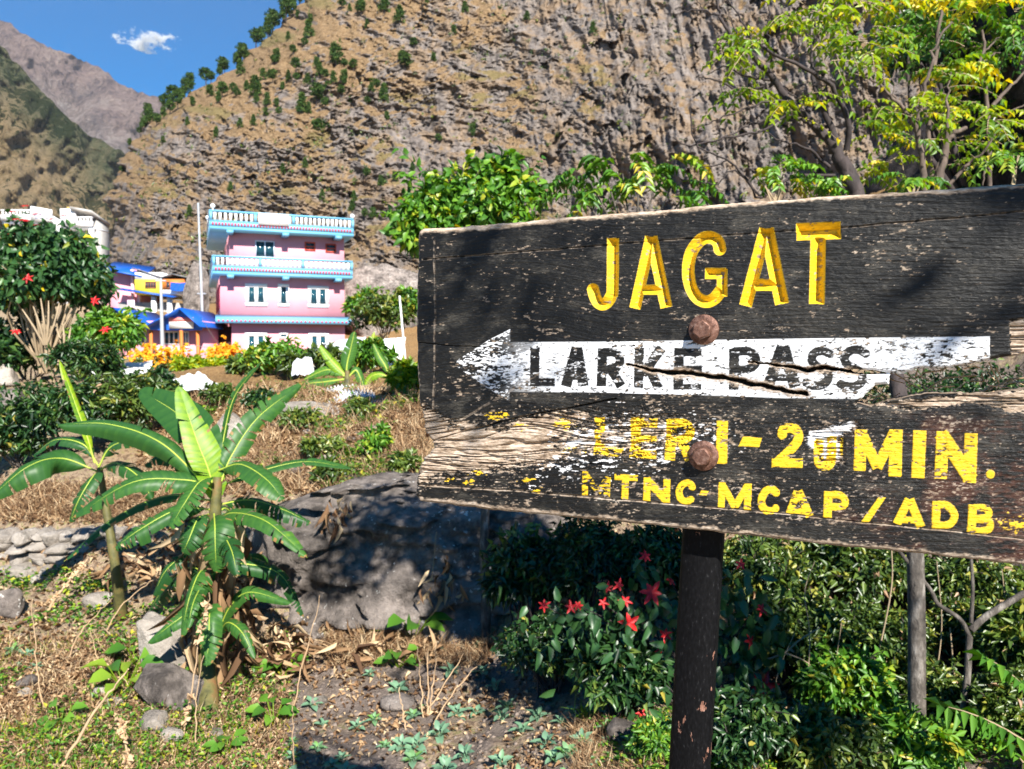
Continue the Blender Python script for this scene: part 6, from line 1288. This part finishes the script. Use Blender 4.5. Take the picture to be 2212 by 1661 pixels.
sheet("white_sheet", "crumpled grey white sheet draped right under the pink house", "sheet", [(698, 740), (790, 728), (800, 785), (690, 778)], (19, 20, 17, 17), SHEET, .14, seed=3)
sheet("white_sheet", "large white plastic sheet hanging between the two young bananas", "sheet", [(775, 748), (845, 742), (850, 792), (772, 790)], (16, 16, 15, 15), WHITE, .12, seed=5)
sheet("white_sheet", "white cloth pinned at the right beside the sign edge", "sheet", [(818, 736), (876, 730), (868, 778), (822, 770)], (15, 15, 14.6, 14.6), WHITE, .09, seed=9)
sheet("white_sheet", "bluish white rag bundle among the shrubs left of the banana", "sheet", [(632, 782), (672, 770), (678, 810), (630, 815)], (14, 14, 13, 13), SHEET, .14, seed=11)
sheet("white_sheet", "white plastic sheet lying under the left bushes above the slope", "sheet", [(178, 795), (330, 782), (325, 806), (190, 815)], (13, 13, 11.8, 11.8), WHITE, .12, seed=13)
sheet("white_sack", "white sack lying on the dry slope behind the banana plant", "sack", [(372, 818), (430, 808), (492, 838), (380, 850)], (11.5, 11.5, 10.2, 10.2), WHITE, .16, seed=15)
def corrugated(label, c4, d, n=60):
    c = [at(*p, q) for p, q in zip(c4, d)]; mb = MB(); V = []
    nr_ = np.cross(c[1] - c[0], c[3] - c[0]); nr_ /= np.linalg.norm(nr_); nr_ *= np.sign(nr_[2])
    for i in range(n + 1):
        u = i / n; h = .022 * math.sin(i * 1.57) * nr_ + np.array([0, 0, .06]) * math.sin(u * 3.1)
        V += [c[0] * (1 - u) + c[1] * u + h, c[3] * (1 - u) + c[2] * u + h]
    mb.add(V, [(2 * i, 2 * i + 2, 2 * i + 3, 2 * i + 1) for i in range(n)]); return solo(mb, "corrugated_sheet", SHEET, np.min(V, 0), label, "roofing sheet", None, True)
corrugated("pale corrugated iron sheet lying sunlit on the dry slope", [(690, 845), (805, 838), (812, 860), (722, 888)], (10.2, 10.4, 9.3, 9.0))
corrugated("darker corrugated sheet sliding down to the sign's left edge", [(808, 858), (880, 905), (896, 925), (798, 872)], (9.6, 9.0, 8.3, 9.0))
stick([(742, 842, 9.9), (770, 838, 10), (800, 836, 10)], 9.9, .03, .03, "plank", TWIG, "short weathered plank lying on the corrugated sheet", "plank", False)
# ------------------------------------------------------------------ ground cover, litter, seedlings, stalks
def scatter(n, x0, x1, y0, y1, poly=None, dens=None):
    px, py = rng.uniform(x0, x1, n), y0 + (y1 - y0) * rng.random(n)
    if poly: m_ = inpoly(px, py, poly); px, py = px[m_], py[m_]
    P = hit(px, py); ok = ~np.isnan(P[:, 0]); P, px, py = P[ok], px[ok], py[ok]
    if dens is not None: m_ = dens(P, px, py) > rng.random(len(P)); P = P[m_]
    return P
def stuff(mb, name, m, label, cat): o = mb.build(name, m); return props(o, label, cat, None, "stuff")
up = np.array([0, 0, 1.0])
SOILP = [(560, 1700), (600, 1600), (660, 1470), (740, 1395), (1000, 1385), (1200, 1430), (1420, 1600), (1440, 1700)]
# dead leaves
mb = MB(); P = np.concatenate([scatter(17000, -40, 1700, 1050, 1700, None, lambda P, x, y: .25 + .75 * ss(.4, .6, fbm(P[:, 0] * 2.4, P[:, 1] * 2.4, 4, 54))), scatter(5000, 300, 920, 840, 1060), scatter(7000, -40, 620, 1380, 1700), scatter(1500, 1500, 2260, 1300, 1700)]); n = len(P)
dd_ = (P - CAM) @ FW; L_ = rng.uniform(.015, .055, n) * np.clip(dd_ / 5, .8, 1.6)
mb.leaves(P + up * .012, np.c_[rng.normal(size=(n, 2)), rng.normal(size=n) * .25], np.c_[rng.normal(size=(n, 2)) * .45, np.ones(n)], L_, L_ * .5, 'leaf', fold=.3, droop=.3)
stuff(mb, "leaf_litter", DRYL, "dead brown leaves scattered over the slope and soil", "leaf litter")
# dry grass on the slope above the boulder and straw on the banks
mb = MB(); P = np.concatenate([scatter(17000, 300, 930, 838, 1070, None, lambda P, x, y: .12 + ss(.40, .58, fbm(P[:, 0] * 1.8, P[:, 1] * 1.3, 4, 44))), scatter(5000, -40, 420, 1050, 1130), scatter(3000, 700, 1060, 1380, 1440), scatter(6000, -40, 620, 1380, 1700), scatter(2500, 1240, 1460, 1560, 1680)]); n = len(P); dd_ = (P - CAM) @ FW
D = np.c_[rng.normal(size=(n, 2)) * .7, .25 + rng.random(n)]; mb.leaves(P, D, rdir(n), rng.uniform(.05, .16, n) * np.clip(dd_ / 6, .7, 1.5), .006 * dd_ / 5, 'blade', droop=.4)
stuff(mb, "dry_grass", DRYL, "dry straw coloured grass matted over the slope", "dry grass")
# living green weeds
mb = MB(); P = np.concatenate([scatter(1700, -40, 640, 1380, 1700), scatter(700, -40, 420, 1240, 1400), scatter(5200, 420, 930, 860, 1060, None, lambda P, x, y: ss(.42, .56, fbm(P[:, 0] * 1.6, P[:, 1] * 1.6, 3, 4))), scatter(2000, 1300, 2260, 1540, 1700), scatter(700, 560, 1100, 790, 870)])
n = len(P); dd_ = (P - CAM) @ FW; keep_ = ss(.40, .58, fbm(P[:, 0] * 2.2, P[:, 1] * 2.2, 3, 8)) > rng.random(n); P, dd_ = P[keep_], dd_[keep_]
for q in range(4):
    n = len(P); Q = P + rng.normal(size=(n, 3)) * np.array([.03, .03, .012]); L_ = rng.uniform(.018, .045, n) * np.clip(dd_ / 5, .8, 1.7)
    mb.leaves(Q + up * rng.uniform(.01, .05, n)[:, None], np.c_[rng.normal(size=(n, 2)), .3 + .3 * rng.random(n)], np.c_[rng.normal(size=(n, 2)) * .4, np.ones(n)], L_, L_ * .55, 'leaf')
stuff(mb, "green_weeds", LG, "small green weeds covering the bank", "weeds")
mb = MB(); P = scatter(3500, -40, 640, 1390, 1700, None, lambda P, x, y: ss(.42, .6, fbm(P[:, 0] * 1.7, P[:, 1] * 1.7, 3, 18))); n = len(P)
mb.leaves(P, np.c_[rng.normal(size=(n, 2)) * .5, .6 + rng.random(n)], rdir(n), rng.uniform(.03, .09, n), .0045, 'blade', droop=.4); stuff(mb, "short_grass", LY, "short green grass on the lower left bank", "grass")
# pebbles and clods
mb = MB(); P = np.concatenate([scatter(1500, 560, 1440, 1385, 1690, SOILP), scatter(1300, -40, 640, 1250, 1690)]); n = len(P)
V0, F0 = rock_mesh(1, 1, 1, .7, 5, .4)
for p_ in P: r = rng.uniform(.004, .018) * (1 + (rng.random() < .06)); mb.add(V0 * r * .8 * rng.uniform(.7, 1.3, 3) + p_, F0)
stuff(mb, "pebbles", pmat("dry_clods", (.09, .07, .06), (.28, .22, .18), 30, .95, .3, .005), "loose pebbles and clods on the soil", "pebbles")
for k in range(26):
    px, py = (rng.uniform(560, 920), rng.uniform(880, 1040)) if k < 16 else (rng.uniform(0, 600), rng.uniform(1400, 1640)); p_ = gnd(px, py); d_ = float((p_ - CAM) @ FW); r = rng.uniform(14, 40) * d_ / FV / 2
    V, F = rock_mesh(4, r, r * .8, r * .55, 300 + k, .4, 3.2); mb = MB(); mb.add(V + p_ + np.array([0, 0, r * .12]), F)
    solo(mb, "stone", ROCK if k % 3 == 0 else PALER, p_, "rough stone half buried in the dry slope above the boulder" if k < 16 else "rough stone half buried in the weedy lower left bank", "stone", "stones half buried in the slope" if k < 16 else "stones half buried in the lower bank")
# seedlings in rows
def seedling_mesh(i):
    mb = MB(); n = 7 + i; a = np.arange(n) * 2.4 + i
    el = np.linspace(.25, 1.1, n); D = np.c_[np.cos(a) * np.cos(el), np.sin(a) * np.cos(el), np.sin(el)]
    mb.leaves(np.tile([0, 0, .01], (n, 1)) + D * .03 * np.linspace(.4, 1.2, n)[:, None], D, np.c_[-np.cos(a) * .5, -np.sin(a) * .5, np.ones(n)], np.linspace(.085, .05, n), np.linspace(.055, .035, n), 'big', np.clip(rng.normal(.3 + .09 * i, .12, n), 0, 1), droop=.3)
    for q in range(n): mb.tube([(0, 0, -.01), D[q] * .03 * (.4 + .8 * q / n) + np.array([0, 0, .01])], .003, 4, cap=False)
    o = mb.build("seedling", SEED); me = o.data; bpy.data.objects.remove(o); return me
SM = [seedling_mesh(i) for i in range(4)]
pts = [(975, 1700 - 20), (1010, 1640), (905, 1395)]
cand = [(x + rng.normal() * 12, y + rng.normal() * 9) for y, st_ in ((1415, 78), (1450, 80), (1488, 74), (1530, 66), (1572, 62), (1612, 56), (1650, 54), (1690, 52)) for x in np.arange(640, 1420, st_)]
cand = [c for c in cand if inpoly(np.array([c[0]]), np.array([c[1]]), SOILP)[0] and (rng.random() < (.35 if c[1] < 1500 else .8))] + [(40, 1440), (62, 1420), (75, 1450), (30, 1415), (1180, 1610), (1225, 1640), (1160, 1560), (1260, 1610)]
for (x, y) in cand:
    p_ = gnd(x, y)
    if np.isnan(p_[0]): continue
    o = bpy.data.objects.new("cabbage_seedling", SM[int(rng.integers(4))]); COL.objects.link(o); o.location = p_; s_ = rng.uniform(.45, 1.0); o.scale = (s_, s_, s_ * rng.uniform(.7, 1.2)); o.rotation_euler = (rng.normal() * .15, rng.normal() * .15, rng.random() * 6.28)
    props(o, "blue green cabbage seedling planted in the dark garden soil" if x > 200 else "blue green cabbage seedling in the weedy bank at the left edge", "seedling", "seedlings in the garden bed" if x > 200 else "seedlings at the left edge")
# broad leaved young plants
for i, (px, py, s_, l_) in enumerate([(890, 1385, 90, "dark broad leaved sprout against the pale rock foot"), (1265, 1560, 60, "light green strap leaved plant at the garden's right edge"), (440, 1470, 50, "bright green seedling in front of the dead banana leaves"), (270, 1490, 90, "broad green leaves at the left foot of the stone slab"), (300, 1440, 80, "green broad leaved vine on top of the stone slab"), (610, 1460, 60, "small green plant at the garden's left corner"), (860, 1440, 55, "small green and orange plant behind the seedlings"), (590, 1560, 60, "climbing green leaves on the thin left garden stalk"), (130, 1570, 60, "round green leaves low on the left bank"), (490, 1630, 50, "leafy weed at the bottom below the banana")]):
    b = gnd(px, py); d_ = float((b - CAM) @ FW); r = s_ * d_ / FV; t = thing("young_plant", b, l_, "plant"); mb, sb = MB(), MB(); n = 9; a = np.arange(n) * 2.4; D = np.c_[np.cos(a) * .8, np.sin(a) * .8, rng.uniform(.2, 1.2, n)]; P = b + D * r * .45 + np.array([0, 0, r * .15])
    if i == 1: mb.leaves(np.tile(b, (12, 1)), np.c_[rng.normal(size=(12, 2)) * .5, np.ones(12)], rdir(12), r * rng.uniform(.7, 1.3, 12), .012, 'blade', .75, droop=.5)
    else: mb.leaves(P, D * np.array([1, 1, .1]), np.c_[rng.normal(size=(n, 2)) * .3 + np.array([0, -.4]), np.ones(n)], r * rng.uniform(.45, .75, n), r * .42, 'big', np.clip(rng.normal(.55, .2, n), 0, 1))
    for q in range(n): sb.tube([b - np.array([0, 0, .02]), P[q]], .004, 4, cap=False)
    mb.build("leaves", LG, t); sb.build("stem", LY, t)
# dry stalks
v_ = lambda x, y: (x * .4067, 1156.6 + y * .4067)
for i, (pts, r0, l_) in enumerate([([(220, 910), (195, 650), (165, 340)], 9, "thin upright dry stalk at the far left of the bank"), ([(970, 1090), (1020, 800), (1070, 500), (1115, 305)], 9, "knobbly dry stalk with snail like buds in front of the banana"), ([(1545, 950), (1590, 760), (1640, 560), (1700, 320)], 9, "long dry stalk leaning right across the boulder"), ([(540, 530), (640, 380), (750, 280), (870, 215)], 10, "dry stalk leaning right through the lower banana leaves"), ([(300, 1240), (480, 980), (600, 810), (690, 705)], 16, "thick pale dry stalk rising diagonally from the bottom left"), ([(345, 665), (440, 500), (600, 330)], 10, "dry stalk leaning right left of the banana trunk"), ([(1040, 1150), (1045, 900), (1080, 640)], 8, "short dry stalk beside the knobbly one"), ([(550, 740), (510, 620), (480, 500)], 10, "short dry stalk leaning left on the bank"), ([(700, 1240), (660, 1080), (620, 960)], 12, "dry stalk with withered buds at the bottom left"), ([(240, 410), (330, 290), (470, 130)], 24, "thick fallen dry banana rib leaning on the stone wall"), ([(1560, 1240), (1550, 1000), (1560, 880)], 8, "dry stalk at the left corner of the garden")]):
    P = [at(*v_(*p), 4.5) for p in pts]; g0 = gnd(*v_(*pts[0])); 
    if not np.isnan(g0[0]): sh_ = float((g0 - CAM) @ FW); P = [at(*v_(*p), sh_ - .02 * j) for j, p in enumerate(pts)]; P[0] = P[0] - np.array([0, 0, .02])
    mb = MB(); C = spline(np.array(P), 16); C += rng.normal(size=C.shape) * .004; mb.tube(C, np.linspace(r0, r0 * .35, 16) * .4067 * 4.5 / FV * .5, 6)
    if i in (1, 8, 9):
        for q in range(14): p_ = C[int(rng.integers(2, 15))]; mb.leaves(np.repeat(p_[None], 5, 0), rdir(5), rdir(5), .035, .025)
    solo(mb, "dry_stalk", STRAW, P[0], l_, "dry stalk")
w2 = lambda x, y: (771.2 + x * .34867, 1092.4 + y * .34867)
for i, (pts, l_) in enumerate([([(410, 1300), (390, 1050), (370, 870)], "thin dry stem standing among the seedlings, leftmost of the bundle"), ([(440, 1290), (440, 1050), (435, 890)], "thin dry stem among the seedlings, middle of the bundle"), ([(450, 1280), (480, 1030), (490, 850)], "thin dry stem among the seedlings, tallest right one"), ([(430, 1290), (560, 1080), (660, 920)], "thin dry twig leaning right over the garden soil"), ([(450, 1390), (600, 1150), (740, 1000)], "long dry twig leaning right above the bed toward the shrubs"), ([(300, 1380), (280, 1250), (262, 1130)], "short dry stem at the left of the seedling rows"), ([(460, 780), (468, 500), (490, 160)], "long thin vine stem in front of the boulder's right end"), ([(290, 700), (320, 560), (355, 410)], "dry stem standing before the pale rock foot, left one"), ([(420, 700), (405, 560), (392, 405)], "dry stem standing before the pale rock foot, right one"), ([(140, 690), (130, 600), (95, 540)], "dark dry stem leaning left before the pale rock foot")]):
    g0 = gnd(*w2(*pts[0])); d_ = float((g0 - CAM) @ FW) if not np.isnan(g0[0]) else 5; C = spline(np.array([at(*w2(*p), d_ - .01) for p in pts]), 14); C[0, 2] -= .02; C += rng.normal(size=C.shape) * .004; mb = MB(); mb.tube(C, np.linspace(.005, .002, 14) * (1 if i < 6 else 1.3), 5); solo(mb, "dry_weed", STRAW if i < 6 else TWIG, C[0], l_, "dry stem")
# hanging dry roots and leaves on the boulder, heap of dead banana leaves
def heap(label, px, py, wpx, hpx, d, n, hang=0):
    b = at(px, py, d); k = d / FV; mb = MB(); P = b + np.c_[rng.normal(size=n) * wpx * k * .35, rng.normal(size=n) * .12, np.abs(rng.normal(size=n)) * hpx * k * .4]
    D = rng.normal(size=(n, 3)) * np.array([1, 1, .5]) - np.array([0, 0, hang]); L_ = rng.uniform(.06, .2, n); mb.leaves(P, D, rng.normal(size=(n, 3)) + np.array([0, -.5, .5]), L_, L_ * .22, 'big', droop=.4); solo(mb, "dead_leaf_heap", DRYL, b, label, "dead leaves", None, False, "stuff")
for px, py, w_, h_, n, hg, l_ in ((565, 1425, 160, 70, 150, 0, "heap of dry banana leaves at the foot of the boulder"), (500, 1290, 90, 120, 70, 1, "withered leaves hanging beside the banana trunk"), (740, 1120, 40, 60, 50, 3, "rust brown roots hanging over the boulder face"), (965, 1280, 60, 110, 70, 2, "dry leaves hanging in the shade beside the thin trunk"), (330, 1250, 160, 90, 90, 0, "dead leaves piled below the stone wall"), (840, 1405, 200, 30, 90, 0, "straw and leaf debris along the foot of the pale rock")):
    g0 = gnd(px, py); heap(l_, px, py, w_, h_, (float((g0 - CAM) @ FW) if hg < 2 else 5.75 if px < 900 else 5.5), n, hg)
# tree over the trail behind the camera: it dapples the board, the bed and the thicket
rng = np.random.default_rng(99)
b = np.array([3.4, -2.4, ground_z(3.4, .4) - .3]); t = thing("leafy_tree", b, "leafy tree overhanging the trail, known by its dappled shade on the sign", "tree"); mb, sb = MB(), MB()
bd = SO + .22 * SU
def shade(C, r, n, L_): clumps(mb, np.asarray(C), r, n, L_, L_ * .5, 'leaf', .4)
for a, z in ((-.34, .11), (-.29, -.02), (.36, .11), (.46, .05), (.50, .14), (.52, -.20), (-.27, .17)): shade(SO + a * SU + np.array([0, 0, z]) + SUNV * rng.uniform(2.2, 3.2), .09, 12, .06)
for (px, py, d_) in [(1200, 1200, 5), (1300, 1150, 5), (1400, 1200, 5), (1250, 1380, 4.8), (1350, 1450, 4.6), (1420, 1350, 4.8), (1150, 1300, 5.2), (1550, 1600, 4), (1480, 1480, 4.5), (1120, 1180, 5.5), (1330, 1300, 5), (1250, 1260, 5), (1000, 1250, 5.8), (1030, 1150, 6), (985, 1340, 5.5), (1060, 1320, 5.4), (860, 1130, 5.9), (770, 1210, 5.8), (920, 1240, 5.8)]:
    for q in range(5): shade(at(px + rng.normal() * 30, py + rng.normal() * 30, d_) + SUNV * rng.uniform(5.5, 6.5), .26, 60, .11)
for (px, py) in [(1000, 1430), (900, 1450), (1080, 1480), (1120, 1520)]: shade(gnd(px, py) + SUNV * rng.uniform(5, 6.5), .16, 30, .09)
sb.tube(spline([b, b + (-.1, .2, 1.6), b + (-.6, 1.2, 3.0), b + (-1.2, 2.4, 4.0)], 12), np.linspace(.12, .03, 12), 8)
for a in (-.36, .42, .55): sb.tube(spline([b + (-.3, .6, 2.3), SO + SUNV * 3.3 + SU * (a + .25) + np.array([0, 0, .35]), SO + SUNV * 2.6 + SU * a + np.array([0, 0, .12])], 10), np.linspace(.03, .006, 10), 5)
sb.build("trunk", DBARK, t); mb.build("foliage", LG, t)
# ------------------------------------------------------------------ small cloud and the valley air
m = bpy.data.materials.new("cloud_vapour"); m.use_nodes = True; nt = m.node_tree; nt.nodes.remove(nt.nodes["Principled BSDF"])
pv = N(nt, "VolumePrincipled"); pv.inputs["Color"].default_value = (1, 1, 1, 1); pv.inputs["Anisotropy"].default_value = .2
tc = N(nt, "TexCoord").outputs["Object"]; nz = noise(nt, .0075, 6, .62, tc, (1, 1, 1.4)); ln = N(nt, "VectorMath", operation='LENGTH'); mp = N(nt, "Mapping"); mp.inputs["Scale"].default_value = (1 / 420, 1 / 200, 1 / 150)
nt.links.new(tc, mp.inputs[0]); nt.links.new(mp.outputs[0], ln.inputs[0]); q = math_(nt, 'SUBTRACT', nz, math_(nt, 'MULTIPLY', ln.outputs["Value"], .16)); q = math_(nt, 'MULTIPLY', step(nt, q, .43, .60), .045)
nt.links.new(q, pv.inputs["Density"]); nt.links.new(pv.outputs[0], nt.nodes["Material Output"].inputs["Volume"])
C = at(312, 88, 9500); V, F = rock_mesh(3, 420, 200, 150, 4, .3, 2.2, ); mb = MB(); mb.add(V + C, F); o = solo(mb, "cloud", m, C, "small wispy white cloud alone in the blue sky", "cloud")
m = bpy.data.materials.new("valley_air"); m.use_nodes = True; nt = m.node_tree; nt.nodes.remove(nt.nodes["Principled BSDF"])
pv = N(nt, "VolumePrincipled"); pv.inputs["Color"].default_value = (.78, .86, 1, 1); pv.inputs["Density"].default_value = HAZE; pv.inputs["Anisotropy"].default_value = .25; nt.links.new(pv.outputs[0], nt.nodes["Material Output"].inputs["Volume"])
top = max(float((np.array(o_.matrix_world) @ np.array([*c, 1]))[2]) for o_ in COL.objects if o_.type == 'MESH' and o_.name.split('.')[0] in ("cliff", "far_mountain", "mountain_slope") for c in o_.bound_box)
mb = MB(); mb.box(-5200, 5200, -60, 5300, -36, top + 5); o = mb.build("haze", m); props(o, None, None, None, "stuff")
